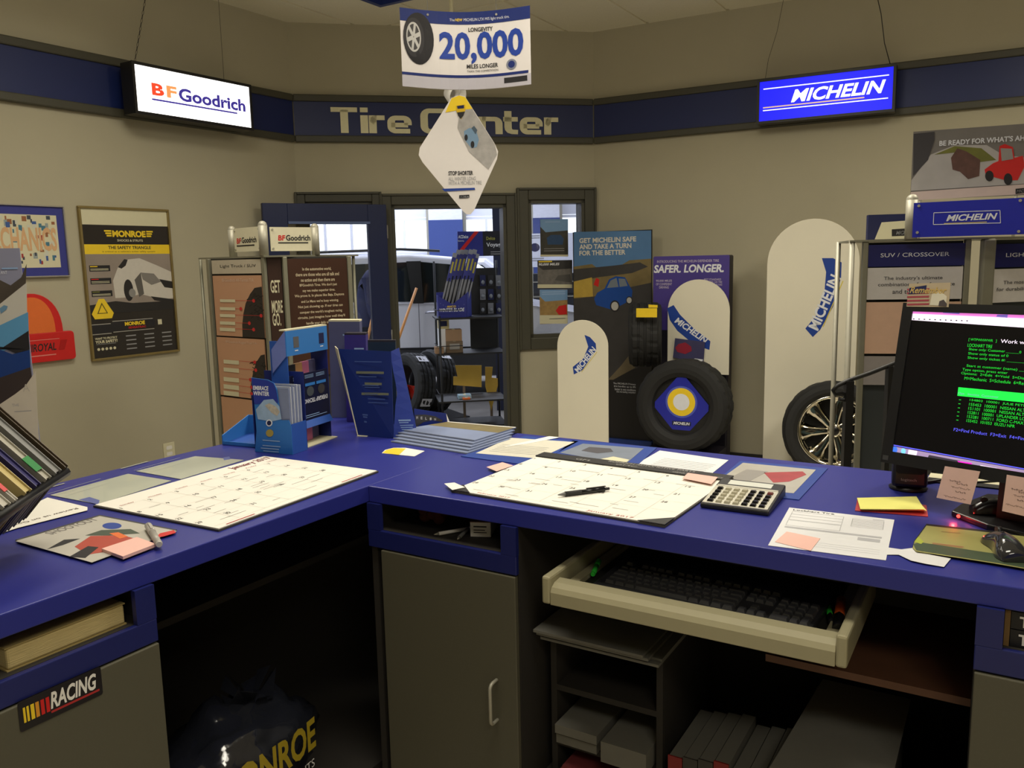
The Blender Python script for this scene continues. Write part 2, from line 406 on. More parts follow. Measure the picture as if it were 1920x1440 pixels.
# "Tire Center": heavy extended letters with squared bowls, built as ribbons
sign_m = mat('sign_cream', (236, 230, 192), 0.5)
def ribbon(F, path, w, n0, n1, mb):
    L = []; R = []
    for i, (x, y) in enumerate(path):
        d1 = V3((x-path[i-1][0], y-path[i-1][1], 0)) if i else None
        d2 = V3((path[i+1][0]-x, path[i+1][1]-y, 0)) if i < len(path)-1 else None
        d1 = d1.normalized() if d1 else None; d2 = d2.normalized() if d2 else None
        d = ((d1 or d2)+(d2 or d1)).normalized(); nrm = V3((-d.y, d.x, 0)); k = w/2/max(0.5, abs(nrm.dot(V3((-(d1 or d2).y, (d1 or d2).x, 0)))))
        kx, ky = k*1.12, k*0.66
        L.append((x+nrm.x*kx, y+nrm.y*ky)); R.append((x-nrm.x*kx, y-nrm.y*ky))
    for i in range(len(path)-1): mb.fpoly(F, [L[i], R[i], R[i+1], L[i+1]], n0, n1)
def bowl(x0, x1, y0, y1, r, a=(0, 1, 2, 3)):
    """rounded corner path pieces counter-clockwise from right-bottom"""
    out = []
    for k, (cx, cy, s) in enumerate(((x1-r, y0+r, -90), (x1-r, y1-r, 0), (x0+r, y1-r, 90), (x0+r, y0+r, 180))):
        if k in a: out.append([(cx+r*math.cos(math.radians(s+90*i/5)), cy+r*math.sin(math.radians(s+90*i/5))) for i in range(6)])
    return out
def tire_center():
    mb = MB(); h, xh, w = 1.0, 0.70, 0.275
    def put(path, ox): ribbon(T, [(u0+(x+ox)*sc*sx, v0+y*sc) for x, y in path], w*sc, 0.02, 0.026, mb)
    u0, vb = FC.px(622, 250); u1, _ = FC.px(1045, 250); _, vt = FC.px(622, 202)
    v0 = vb; sc = (vt-vb); T = FC; tot = 9.42; sx = (u1-u0)/(tot*sc)
    e = w/2; ey = w*0.33; x = 0.0
    put([(0, h-ey), (1.05, h-ey)], x); put([(0.525, h-ey), (0.525, 0)], x); x += 1.18
    put([(e, 0), (e, xh)], x); put([(e, xh+0.12), (e, h)], x); x += 0.34
    c = bowl(e, 0.9, ey, xh-ey, 0.16)
    put([(e, 0), (e, xh)], x); put([(e, xh-ey-0.1)]+c[2][::-1][1:]+[(0.62, xh-ey)], x); x += 0.74
    def e_(x): 
        c = bowl(e, 0.82, ey, xh-ey, 0.18)
        put([(0.90, ey)]+[(0.3, ey)]+c[3][::-1][1:]+c[2][::-1]+c[1][::-1]+[(0.82, xh*0.47)], x); put([(0.82, xh*0.47), (e, xh*0.47)], x)
    e_(x); x += 1.35
    c = bowl(e, 1.12, ey, h-ey, 0.22)
    put([(1.12, h*0.68)]+c[1]+c[2]+c[3]+c[0]+[(1.12, h*0.33)], x); x += 1.36
    e_(x); x += 1.05
    c = bowl(e, 0.85, ey, xh-ey, 0.18)
    put([(e, 0), (e, xh)], x); put([(e, xh-ey), (0.5, xh-ey)]+c[1][::-1]+[(0.85, 0)], x); x += 1.04
    put([(0.2, xh+0.24), (0.2, 0.28)]+[(0.2+0.18*(1-math.cos(t)), 0.28-0.18*math.sin(t)) for t in (0.4, 0.9, 1.57)]+[(0.62, ey)], x); put([(0, xh-ey), (0.62, xh-ey)], x); x += 0.72
    e_(x); x += 1.05
    c = bowl(e, 0.9, ey, xh-ey, 0.16)
    put([(e, 0), (e, xh)], x); put([(e, xh-ey-0.1)]+c[2][::-1][1:]+[(0.6, xh-ey)], x); x += 0.6
    return mb.build('lettering', sign_m, bC), x
tc_o, tc_w = tire_center()
# ------------------------------------------------------------------ the repair shop behind
struct(MB().prism([(-9, 15.2, 0), (9, 15.2, 0), (9, 15.4, 0), (-9, 15.4, 0)], (0, 0, 0.9)).build('wall_shop_rear', mat('shop_blue', (44, 62, 120), 0.6)))
shopw = mat('shop_white', (205, 206, 216), 0.7, var=0.12, scale=14, bump=0.4, stretch=(1, 1, 4))
shopb = mat('shop_blue', (44, 62, 120), 0.6)
struct(MB().prism([(-6.2, 6.9, 0), (-6.0, 6.9, 0), (-6.0, 15.2, 0), (-6.2, 15.2, 0)], (0, 0, 5)).build('wall_shop_left', shopw))
struct(MB().prism([(5.0, 7.2, 0), (5.2, 7.2, 0), (5.2, 15.2, 0), (5.0, 15.2, 0)], (0, 0, 5)).build('wall_shop_right', shopw))
struct(MB().prism([(-9, 6.8, CEIL+0.12), (9, 6.8, CEIL+0.12), (9, 7.0, CEIL+0.12), (-9, 7.0, CEIL+0.12)], (0, 0, 1.6)).build('wall_shop_front', shopw))
struct(MB().prism([(-9, 6.8, 5.0), (9, 6.8, 5.0), (9, 15.4, 5.0), (-9, 15.4, 5.0)], (0, 0, 0.1)).build('ceiling_shop', shopw))
for x0, x1 in ((-9, -6.2), (5.2, 9)):
    struct(MB().prism([(x0, 6.75, 0), (x1, 6.75, 0), (x1, 6.9, 0), (x0, 6.9, 0)], (0, 0, 5)).build('wall_shop_return', shopw))
YD = 14.9
def rearx(x): return at_y(x, 440, YD).x
pier = [(rearx(806), rearx(868)), (-6.3, -5.6), (rearx(1000), rearx(1022)+0.25), (4.6, 5.1)]
for a, b in pier:
    o = struct(MB().box(((a+b)/2, 15.0, 2.5+0.0), b-a, 0.5, 5.0).build('wall_pier', shopw))
    MB().box(((a+b)/2, 15.0, 1.17), b-a+0.012, 0.512, 2.34).build('painted_dado', shopb, o)
dpan = mat('door_panel_white', (214, 216, 226), 0.5, var=0.03, scale=3)
def overhead(n, x0, x1):
    F = Fr((x0, YD+0.12, 0), (1, 0, 0)); W = x1-x0
    r = struct(MB().fbox(F, 0, W, 4.18, 5, -0.1, 0).build('door_%d' % n, shopw, org=F.O))
    for k in range(7):
        z0 = k*0.6
        if k == 3:
            m = max(2, round(W/0.46)); pw = W/m
            fb = MB().fbox(F, 0, W, z0+0.004, z0+0.05, -0.03, 0.01).fbox(F, 0, W, z0+0.55, z0+0.596, -0.03, 0.01)
            for i in range(m+1): fb.fbox(F, max(0, i*pw-0.02), min(W, i*pw+0.02), z0+0.05, z0+0.55, -0.03, 0.01)
            fb.build('sash', dpan, r)
            for i in range(m): MB().fbox(F, i*pw+0.02, (i+1)*pw-0.02, z0+0.05, z0+0.55, -0.012, -0.006).build('pane', glass_m, r)
        else:
            p = MB().fbox(F, 0, W, z0+0.004, z0+0.596, -0.03, 0.0)
            p.fbox(F, 0, W, z0+0.56, z0+0.585, 0, 0.02)
            p.build('panel', dpan, r)
    for u in (0.03, W-0.03): MB().fbox(F, u-0.03, u+0.03, 0, 4.2, 0.02, 0.09).build('track', steel_m, r)
overhead(3, pier[1][1], pier[0][0]); overhead(4, pier[0][1], pier[2][0]); overhead(5, pier[2][1], pier[3][0])
# ================================================================== SERVICE COUNTER
HC = 1.065
K = at_z(690, 911, HC); K0 = V3((K.x, K.y, 0))
aL, aR = hdg(32.4), hdg(121.2); BL_ = V3((-aL.y, aL.x, 0)); BR_ = V3((-aR.y, aR.x, 0))
FA = Fr(K0, aL); FB = Fr(K0, aR)
lift = lambda q, z: V3((q.x, q.y, z))
ct1 = MB().prism([lift(q, HC-0.041) for q in (K-aL*1.7, K-aL*0.0005, K+aL*0.71, K+aL*0.71+BL_*0.744, K-aL*1.7+BL_*0.744)], (0, 0, 0.041)).build('countertop', ctop_m, bevel=0.0025)
tag(ct1, 'blue laminate worktop of the counter run on the left, carrying the January calendar', 'countertop')
ct2 = MB().prism([lift(q, HC-0.041) for q in (K+aR*0.0008, K+aR*2.1, K+aR*2.1+BR_*0.71, K+aR*0.0008+BR_*0.71)], (0, 0, 0.041)).build('countertop', ctop_m, bevel=0.0025)
tag(ct2, 'blue laminate worktop of the counter run under the calculator and monitor', 'countertop')
ZT = HC-0.0415
def cabinet(label, F, s0, s1, door_u, base, handle=None):
    r = thing('counter_cabinet', label, 'cabinet', base)
    d = -0.6
    MB().fbox(F, s0, s0+0.018, 0, ZT, d, -0.004).build('side_panel', cin_m, r)
    MB().fbox(F, s1-0.018, s1, 0, ZT, d, -0.004).build('side_panel', cin_m, r)
    MB().fbox(F, s0+0.018, s1-0.018, 0, ZT, d, d+0.012).build('back_panel', cin_m, r)
    MB().fbox(F, s0+0.018, s1-0.018, 0.94, 0.957, d+0.012, -0.004).build('cubby_shelf', cin_m, r)
    MB().fbox(F, s0, s1, 0.912, 0.957, -0.004, 0.008).build('rail', cblue_m, r, bevel=0.002)
    MB().fbox(F, s0, s0+0.04, 0.957, ZT, -0.004, 0.008).build('stile', cblue_m, r)
    MB().fbox(F, s1-0.04, s1, 0.957, ZT, -0.004, 0.008).build('stile', cblue_m, r)
    dr = MB().fbox(F, door_u[0], door_u[1], 0.09, 0.909, -0.002, 0.012).build('door', cgrey_m, r, bevel=0.002)
    MB().fbox(F, s0, s1, 0, 0.085, -0.06, -0.045).build('toe_kick', cin_m, r)
    if handle:
        u, z0, z1 = handle
        pts = [F.p(u, z0, 0.012), F.p(u, z0, 0.03)] + [F.p(u, z0+0.012*(1-math.cos(t)), 0.03+0.012*math.sin(t)) for t in (0.5, 1.1, 1.57)] + [F.p(u, z1-0.012*(1-math.cos(t)), 0.03+0.012*math.sin(t)) for t in (1.57, 1.1, 0.5)] + [F.p(u, z1, 0.03), F.p(u, z1, 0.012)]
        MB().tube(pts, 0.0042, 10).build('handle', steel_m, dr)
    return r, dr
cabA, doorA = cabinet('grey fronted counter cabinet carrying the racing sticker', FA, -1.7, -0.605, (-1.69, -0.607), FA.p(-1.1, 0, -0.3))
cabB, doorB = cabinet('grey counter cabinet with bow handle beside the keyboard tray', FB, 0.0, 0.43, (0.042, 0.428), FB.p(0.2, 0, -0.3), (0.373, 0.553, 0.652))
cabC, doorC = cabinet('grey counter cabinet at the right end below the mouse pad', FB, 1.325, 2.1, (1.327, 2.09), FB.p(1.7, 0, -0.3))
# dark backs of the two open bays
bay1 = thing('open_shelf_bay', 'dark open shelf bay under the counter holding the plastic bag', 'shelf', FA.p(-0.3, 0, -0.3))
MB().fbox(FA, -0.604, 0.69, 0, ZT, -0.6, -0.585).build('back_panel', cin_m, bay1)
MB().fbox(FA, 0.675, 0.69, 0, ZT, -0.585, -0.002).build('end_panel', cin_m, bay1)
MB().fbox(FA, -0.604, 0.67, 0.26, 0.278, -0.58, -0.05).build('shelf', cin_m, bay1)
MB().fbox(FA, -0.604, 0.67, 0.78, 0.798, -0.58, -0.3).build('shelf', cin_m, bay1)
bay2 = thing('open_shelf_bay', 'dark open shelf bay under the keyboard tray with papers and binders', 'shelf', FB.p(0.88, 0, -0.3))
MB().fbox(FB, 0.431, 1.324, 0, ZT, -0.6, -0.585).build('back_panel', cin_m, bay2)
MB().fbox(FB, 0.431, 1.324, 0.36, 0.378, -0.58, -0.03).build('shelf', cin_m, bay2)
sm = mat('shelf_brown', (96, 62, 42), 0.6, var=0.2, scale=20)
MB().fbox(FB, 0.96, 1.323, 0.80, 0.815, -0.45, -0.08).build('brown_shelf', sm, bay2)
# racing sticker
rs = Fr(FA.p(0, 0, 0.0125), aL)
u0, u1, v0, v1 = rs.rect((32, 1315), (188, 1252), (193, 1300), (38, 1375))
st = MB().fpoly(rs, rrect(u0, u1, v0, v1, 0.004), 0, 0.0006).build('bumper_sticker', mat('sticker_black', (26, 22, 26), 0.35)); tag(st, 'black racing sticker with yellow and red bars on the grey door', 'sticker')
for k, (c, a) in enumerate(((yellow_m, 0.05), (yellow_m, 0.09), (yellow_m, 0.135), (mat('amber_print', (222, 150, 40), 0.5), 0.19), (red_m, 0.25), (red_m, 0.31))):
    ww = 0.025 if k < 2 else 0.04
    U0 = u0+(u1-u0)*a; prect(rs, U0, U0+(u1-u0)*ww, v0+(v1-v0)*(0.26), v0+(v1-v0)*0.76, c, st, n=0.0008, name='stripe')
text(rs, 'RACING', u0+(u1-u0)*0.36, u1-0.010, v0+(v1-v0)*0.30, v1-0.007, 0.001, white_m, st, bold=0.03, shear=0.2)
lines(rs, [(u0+(u1-u0)*0.36, u1-0.006, v0+0.009, v0+0.013)], redink_m, st, 0.001)
# thick tan phone book in the left cubby
pb = thing('phone_book', 'thick tan phone book lying in the blue cubby on the left', 'book', FA.p(-0.75, 0.957, -0.1))
pg = mat('page_block', (206, 186, 130), 0.85, var=0.25, scale=30, stretch=(1, 1, 30), bump=0.3)
MB().fbox(FA, -0.862, -0.652, 0.9595, 0.996, -0.19, -0.018).build('pages', pg, pb, bevel=0.004)
MB().fbox(FA, -0.864, -0.650, 0.996, 0.9985, -0.19, -0.018).build('cover', mat('book_cover', (170, 150, 96), 0.6), pb)
MB().fbox(FA, -0.864, -0.650, 0.957, 0.9595, -0.19, -0.018).build('cover', MATS['book_cover'], pb)
# items in the middle cubby
bb = thing('card_box', 'small white card box lying in the middle blue cubby', 'box', FB.p(0.33, 0.957, -0.08))
bF = Fr(FB.p(0.262, 0.957, -0.06), (aR*0.92-BR_*-0.38))
MB().fbox(bF, 0, 0.05, 0, 0.036, -0.09, 0.0).build('body', white_m, bb, bevel=0.001)
MB().fbox(bF, -0.001, 0.051, 0.036, 0.038, -0.091, 0.001).build('lid', mat('box_lid', (110, 70, 60), 0.6), bb)
lines(bF, [(0.008, 0.04, 0.024, 0.027), (0.008, 0.036, 0.016, 0.018), (0.008, 0.04, 0.010, 0.012)], ink_m, bb, 0.0006)
for (a, b, nm, lb) in (((0.19, -0.03), (0.235, -0.10), 'ballpoint_pen', 'white pen lying left of the card box in the cubby'), ((0.25, -0.03), (0.225, -0.12), 'ballpoint_pen', 'dark pen lying nearest the card box in the cubby')):
    p0, p1 = FB.p(a[0], 0.962, a[1]), FB.p(b[0], 0.962, b[1])
    t = thing(nm, lb, 'pen', p0); m_ = white_m if 'white' in lb else mat('pen_grey', (110, 110, 108), 0.4)
    MB().cyl(p0, p1, 0.0045, seg=10).build('barrel', m_, t); MB().cyl(p0, p0+(p0-p1).normalized()*0.012, 0.0042, 0.001, seg=10).build('tip', steel_m, t)
rg = MB(); 
for i in range(9): rg.ball(FB.p(0.10+0.02*(i % 3)+random.uniform(-.005, .005), 0.972+0.008*(i//3), -0.10-0.02*(i % 2)), 0.016, 0.014, 0.014, 8, 6)
tag(rg.build('shop_rag', mat('rag_red', (86, 40, 34), 0.9)), 'crumpled dark red rag in the middle blue cubby', 'rag')
# ------------------------------------------------------------------ keyboard tray
TZ = 0.945
t0 = at_z(1015, 1080, TZ); t1 = at_z(1590, 1195, TZ); FT = Fr((t0.x, t0.y, 0), t1-t0); TW = (V3((t1.x, t1.y, 0))-V3((t0.x, t0.y, 0))).length
tr = thing('keyboard_tray', 'beige pull-out keyboard tray hanging below the blue counter', 'keyboard tray', FT.p(TW/2, 0.885, -0.15))
for u in (0, TW-0.02): MB().fbox(FT, u, u+0.02, 0.884, TZ, -0.36, 0).build('side_wall', beige_m, tr, bevel=0.005)
prof = [(0.0, 0.884), (0.0, 0.912), (-0.006, 0.922), (-0.02, 0.929), (-0.045, 0.931), (-0.052, 0.926), (-0.055, 0.906), (-0.055, 0.884)]
MB().prism2([FT.p(0.02, z, n) for n, z in prof], [FT.p(TW-0.02, z, n) for n, z in prof]).build('front_rest', beige_m, tr, bevel=0.002)
MB().fbox(FT, 0.02, TW-0.02, 0.892, 0.904, -0.36, -0.055).build('tray_floor', mat('tray_dark', (40, 38, 34), 0.6), tr)
for u in (0.028, TW-0.05): MB().fbox(FT, u, u+0.022, 0.904, 0.915, -0.36, -0.06).build('runner', beige_m, tr)
# keyboard
kO = at_z(1108, 1088, 0.925); kU = (at_z(1515, 1180, 0.925)-kO)
FK = Fr((kO.x, kO.y, 0.9045), kU); kw = 0.458; kd = 0.172
kb = thing('computer_keyboard', 'black full-size computer keyboard lying in the beige tray', 'keyboard', FK.p(kw/2, 0, -kd/2))
key_m = mat('key_black', (66, 66, 68), 0.42, var=0.1); kbody_m = mat('keyboard_body', (46, 46, 48), 0.45)
MB().prism2([FK.p(u, v, n) for u, v, n in ((0, 0, 0), (kw, 0, 0), (kw, 0, -kd), (0, 0, -kd))], [FK.p(u, v, n) for u, v, n in ((0, 0.012, 0), (kw, 0.012, 0), (kw, 0.022, -kd), (0, 0.022, -kd))]).build('body', kbody_m, kb, bevel=0.004)
kmesh = {}
def key(u, d, wk, dk=0.0165):
    k_ = (round(wk, 4), round(dk, 4))
    zb = 0.012+0.010*d/kd
    p = FK.p(u, zb, -d)
    if k_ not in kmesh:
        b = []; t_ = []
        for sx_, sy_ in ((-1, -1), (1, -1), (1, 1), (-1, 1)):
            b.append(ORG[kb]+FK.U*(sx_*wk/2)-FK.N*(sy_*dk/2)); t_.append(ORG[kb]+FK.U*(sx_*(wk/2-0.0025))-FK.N*(sy_*(dk/2-0.002)+0.0008)+ZUP*0.0075)
        o = MB().prism2(b, t_).build('key', key_m, kb); kmesh[k_] = o.data; o.location = p-ORG[kb]
    else:
        o = bpy.data.objects.new('key', kmesh[k_]); C.objects.link(o); o.parent = kb; o.location = p-ORG[kb]
P_ = 0.019; x0 = 0.022; rows = [0.028+P_*i for i in range(5)]
def rowkeys(d, start, ws):
    x = start
    for w_ in ws:
        if w_ > 0: key(x+w_*P_/2, d, w_*P_-0.0018)
        x += abs(w_)*P_
rowkeys(rows[0], x0, [1.25, 1.25, 1.25, 6.25, 1.25, 1.25, 1.25, 1.25]); rowkeys(rows[1], x0, [2.25]+[1]*10+[2.75])
rowkeys(rows[2], x0, [1.75]+[1]*11+[2.25]); rowkeys(rows[3], x0, [1.5]+[1]*12+[1.5]); rowkeys(rows[4], x0, [1]*13+[2])
rowkeys(rows[4]+0.026, x0, [1, -1, 1, 1, 1, 1, -.5, 1, 1, 1, 1, -.5, 1, 1, 1, 1])
nx = x0+15*P_+0.006
rowkeys(rows[0], nx, [1, 1, 1]); rowkeys(rows[1], nx, [-1, 1, -1]); rowkeys(rows[3], nx, [1, 1, 1]); rowkeys(rows[4], nx, [1, 1, 1]); rowkeys(rows[4]+0.026, nx, [1, 1, 1])
px_ = nx+3*P_+0.006
rowkeys(rows[0], px_, [2, 1]); rowkeys(rows[1], px_, [1, 1, 1]); rowkeys(rows[2], px_, [1, 1, 1]); rowkeys(rows[3], px_, [1, 1, 1]); rowkeys(rows[4], px_, [1, 1, 1, 1])
key(px_+3.5*P_, rows[0]+P_/2, P_-0.0018, 2*P_-0.003); key(px_+3.5*P_, rows[2]+P_/2, P_-0.0018, 2*P_-0.003)
# pens in the tray
def marker(label, pa, pb, z, r, body, capm, cat='marker', name='highlighter'):
    a = at_z(*pa, z); b = at_z(*pb, z); t = thing(name, label, cat, (a+b)/2-ZUP*r); d = (b-a).normalized(); L = (b-a).length
    MB().cyl(a, a+d*L*0.6, r, seg=14).build('barrel', body, t); MB().cyl(a+d*L*0.6, b, r*1.08, seg=14).build('cap', capm, t)
    MB().cyl(a-d*0.004, a, r*0.8, r, seg=14).build('end_plug', capm, t)
    c = a+d*L*0.62+ZUP*(r*1.1); MB().prism([c-d.cross(ZUP)*0.002, c+d.cross(ZUP)*0.002, c+d.cross(ZUP)*0.002+d*L*0.3, c-d.cross(ZUP)*0.002+d*L*0.3], (0, 0, 0.002)).build('clip', capm, t)
    return t
hg = mat('highlighter_green', (60, 220, 70), 0.35, emit=0.0); ho = mat('highlighter_orange', (244, 104, 30), 0.4)
marker('green highlighter at the left end of the keyboard tray', (1112, 1076), (1123, 1052), 0.915, 0.0058, hg, hg)
marker('green pen at the right end of the tray beside the orange highlighter', (1553, 1136), (1559, 1168), 0.911, 0.0055, hg, black_m)
marker('fat orange highlighter against the right wall of the tray', (1577, 1125), (1571, 1180), 0.915, 0.0095, ho, black_m)
tw = thing('metal_tweezers', 'small metal tool in the left corner of the keyboard tray', 'tool', at_z(1090, 1082, 0.904))
for q0, q1 in (((1078, 1084), (1104, 1082)), ((1094, 1083), (1106, 1062))): MB().tube([at_z(*q0, 0.908), at_z(*q1, 0.908)], 0.003, 8).build('arm', steel_m, tw)
MB().ball(at_z(1092, 1083, 0.909), 0.005).build('rivet', steel_m, tw)
# ------------------------------------------------------------------ things inside the bays
def stack(name, label, F, u0, u1, n0, n1, z0, cnt, dz, m, cat, skew=0.006):
    for i in range(cnt):
        a = random.uniform(-skew, skew); b = random.uniform(-skew, skew)
        o = MB().fbox(F, u0+a, u1+a, z0+i*dz, z0+(i+0.92)*dz, n0+b, n1+b).build(name, m)
        tag(o, label, cat, 'loose sheaves of paper piled in the dark bay')
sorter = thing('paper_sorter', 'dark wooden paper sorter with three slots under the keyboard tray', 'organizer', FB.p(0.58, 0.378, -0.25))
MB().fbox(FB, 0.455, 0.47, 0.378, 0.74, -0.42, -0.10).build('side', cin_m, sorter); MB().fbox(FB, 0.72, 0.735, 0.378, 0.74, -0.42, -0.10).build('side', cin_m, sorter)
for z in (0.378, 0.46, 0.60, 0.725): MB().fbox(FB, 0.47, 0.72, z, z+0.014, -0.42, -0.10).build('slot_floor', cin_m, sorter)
ppm = mat('paper_shaded', (112, 110, 102), 0.85)  # white paper, with the under-counter shade put into its colour
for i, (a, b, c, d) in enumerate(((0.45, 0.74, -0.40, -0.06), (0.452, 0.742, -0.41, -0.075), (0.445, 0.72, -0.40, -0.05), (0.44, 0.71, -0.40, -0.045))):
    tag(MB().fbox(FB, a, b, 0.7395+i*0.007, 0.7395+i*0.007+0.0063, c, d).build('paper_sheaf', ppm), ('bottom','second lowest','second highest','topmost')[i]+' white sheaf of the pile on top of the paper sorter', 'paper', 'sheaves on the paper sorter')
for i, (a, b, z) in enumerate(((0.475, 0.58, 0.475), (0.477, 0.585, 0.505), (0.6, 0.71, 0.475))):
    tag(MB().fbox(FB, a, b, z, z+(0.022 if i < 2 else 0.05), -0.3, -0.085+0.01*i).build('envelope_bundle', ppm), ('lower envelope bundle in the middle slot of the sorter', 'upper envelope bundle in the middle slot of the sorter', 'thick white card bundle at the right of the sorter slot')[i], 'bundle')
for i in range(3):
    tag(MB().fbox(FB, 0.48+0.006*i, 0.64+0.008*i, 0.3935+i*0.010, 0.4025+i*0.010, -0.3, -0.07-0.006*i).build('invoice_pad', mat('pad_maroon', (120, 50, 54), 0.7)), ('bottom','middle','top')[i]+' maroon invoice pad in the lowest slot of the sorter', 'pad', 'maroon pads in the sorter')
for i in range(7):
    u = 0.755+i*0.034
    b = thing('reference_book', 'upright catalogue, '+('first','second','third','fourth','fifth','sixth','seventh')[i]+' from the left in the shelf row', 'book', FB.p(u+0.015, 0.378, -0.2), 'row of dusty catalogues on the bay shelf')
    h = 0.15+0.012*((i*5) % 4)*0.5
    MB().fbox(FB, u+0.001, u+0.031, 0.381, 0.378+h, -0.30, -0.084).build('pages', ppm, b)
    c = mat('spine_red', (130, 30, 30), 0.6) if i in (0, 3) else mat('spine_dark', (60, 56, 52), 0.6)
    MB().fbox(FB, u, u+0.032, 0.3785, 0.381+h, -0.084, -0.080).build('spine', c, b)
bx = thing('paper_carton', 'crumpled open carton of white paper under the keyboard tray', 'box', FB.p(1.1, 0.378, -0.2))
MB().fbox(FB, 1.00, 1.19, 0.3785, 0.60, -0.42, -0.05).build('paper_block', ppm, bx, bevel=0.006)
MB().prism2([FB.p(0.985, 0.600, -0.03), FB.p(1.20, 0.603, -0.04), FB.p(1.20, 0.608, -0.43), FB.p(1.01, 0.608, -0.43)], [FB.p(0.985, 0.603, -0.03), FB.p(1.20, 0.606, -0.04), FB.p(1.20, 0.611, -0.43), FB.p(1.01, 0.611, -0.43)]).build('top_sheet', mat('sheet_shaded', (124, 122, 114), 0.8), bx)  # top sheet is white paper too, greyed for the shade under the counter
mbk = thing('metal_bracket_box', 'grey metal box with round knock-out holes at the right of the bay', 'box', FB.p(1.26, 0.378, -0.15))
gm = mat('galvanised', (96, 94, 86), 0.5, metal=0.5)
MB().fbox(FB, 1.215, 1.318, 0.3785, 0.52, -0.30, -0.06).build('body', gm, mbk, bevel=0.003)
for i, (u, n, r) in enumerate(((1.235, -0.1, 0.009), (1.255, -0.13, 0.004), (1.27, -0.08, 0.012), (1.295, -0.11, 0.014), (1.29, -0.22, 0.012), (1.25, -0.24, 0.012))):
    MB().cyl(FB.p(u, 0.5198, n), FB.p(u, 0.5212, n), r, seg=16).build('hole', black_m, mbk)
adp = thing('power_adapter', 'grey power adapter hanging at the back of the keyboard bay', 'adapter', FB.p(0.52, 0.86, -0.5))
MB().fbox(FB, 0.50, 0.545, 0.86, 0.96, -0.58, -0.50).build('body', mat('adapter_grey', (110, 108, 100), 0.6), adp, bevel=0.004); MB().tube([FB.p(0.52, 0.86, -0.54), FB.p(0.53, 0.7, -0.54), FB.p(0.6, 0.6, -0.55)], 0.004).build('cord', black_m, adp)
for i, z in enumerate((0.957, 0.988)):
    b = thing('label_box', ('lower black box lettered Tire in the right end cubby', 'upper black box lettered Tire in the right end cubby')[i], 'box', FB.p(1.42, z+0.0005, -0.1))
    fb_ = Fr(FB.p(1.375, z+0.001, -0.012), aR); MB().fbox(fb_, 0, 0.25, 0, 0.029, -0.2, 0).build('carton', mat('carton_black', (24, 24, 26), 0.45), b)
    text(fb_, 'Tire', 0.012, 0.05, 0.004, 0.023, 0.0008, white_m, b, bold=0.03)
    MB().fbox(fb_, 0.0, 0.25, 0.0285, 0.0295, -0.2, 0.0005).build('lid', mat('carton_black', (24, 24, 26), 0.45), b)
brd = MB().fbox(FB, 1.366, 1.374, 0.9575, 1.02, -0.25, -0.01).build('cardboard_divider', mat('kraft_card', (120, 92, 52), 0.8)); tag(brd, 'brown cardboard divider standing left of the Tire boxes', 'divider')
# crumpled printed plastic bag on the low shelf
bg_ = thing('plastic_bag', 'crumpled clear plastic bag with yellow shock absorber lettering in the dark bay', 'bag', FA.p(-0.3, 0.278, -0.2))
bm = bmesh.new(); bmesh.ops.create_icosphere(bm, subdivisions=4, radius=1.0)
from mathutils import noise
for v in bm.verts:
    d = v.co.normalized(); k = 1+0.16*noise.noise(d*2.1)+0.10*noise.noise(d*5.3+V3((3, 1, 2)))+0.05*noise.noise(d*11)
    top = 0.25*max(0, d.z)**2
    v.co = V3((d.x*k*0.22, d.y*k*0.15, (d.z*k+top*noise.noise(d*4))*0.145))
me = bpy.data.meshes.new('bag'); bm.to_mesh(me); bm.free()
for p in me.polygons: p.use_smooth = True
me.transform(Matrix.Translation(V3((0, 0, 0.15)))@Matrix(((aL.x, FA.N.x, 0, 0), (aL.y, FA.N.y, 0, 0), (0, 0, 1, 0), (0, 0, 0, 1))))
me.materials.append(mat('bag_film', (34, 36, 44), 0.12, var=0.2, scale=12, bump=0.9, coat=0.6))
o = bpy.data.objects.new('bag_body', me); C.objects.link(o); o.parent = bg_
nb = MB(); 
for i in range(10):
    a = i*0.628; nb.add([FA.p(-0.24, 0.54, -0.2), FA.p(-0.24+0.07*math.cos(a), 0.60+0.03*math.sin(i*2.1), -0.2+0.06*math.sin(a)), FA.p(-0.24+0.07*math.cos(a+0.628), 0.59+0.03*math.sin(i*2.1+2), -0.2+0.06*math.sin(a+0.628))], [(0, 1, 2)])
nb.build('bag_neck', MATS['bag_film'], bg_)
ty = mat('bag_yellow', (170, 148, 36), 0.4)
FBag = Fr(FA.p(-0.47, 0.36, -0.03), aL)
wz = lambda u, v, n: (u, v, n-0.35*(u-0.15)**2*2)
text(FBag, 'MONROE', 0.0, 0.29, 0.09, 0.17, 0.0, ty, bg_, bold=0.03, warp=wz); text(FBag, 'SHOCKS & STRUTS', 0.03, 0.28, 0.045, 0.066, 0.0, paperb_m, bg_, warp=wz)
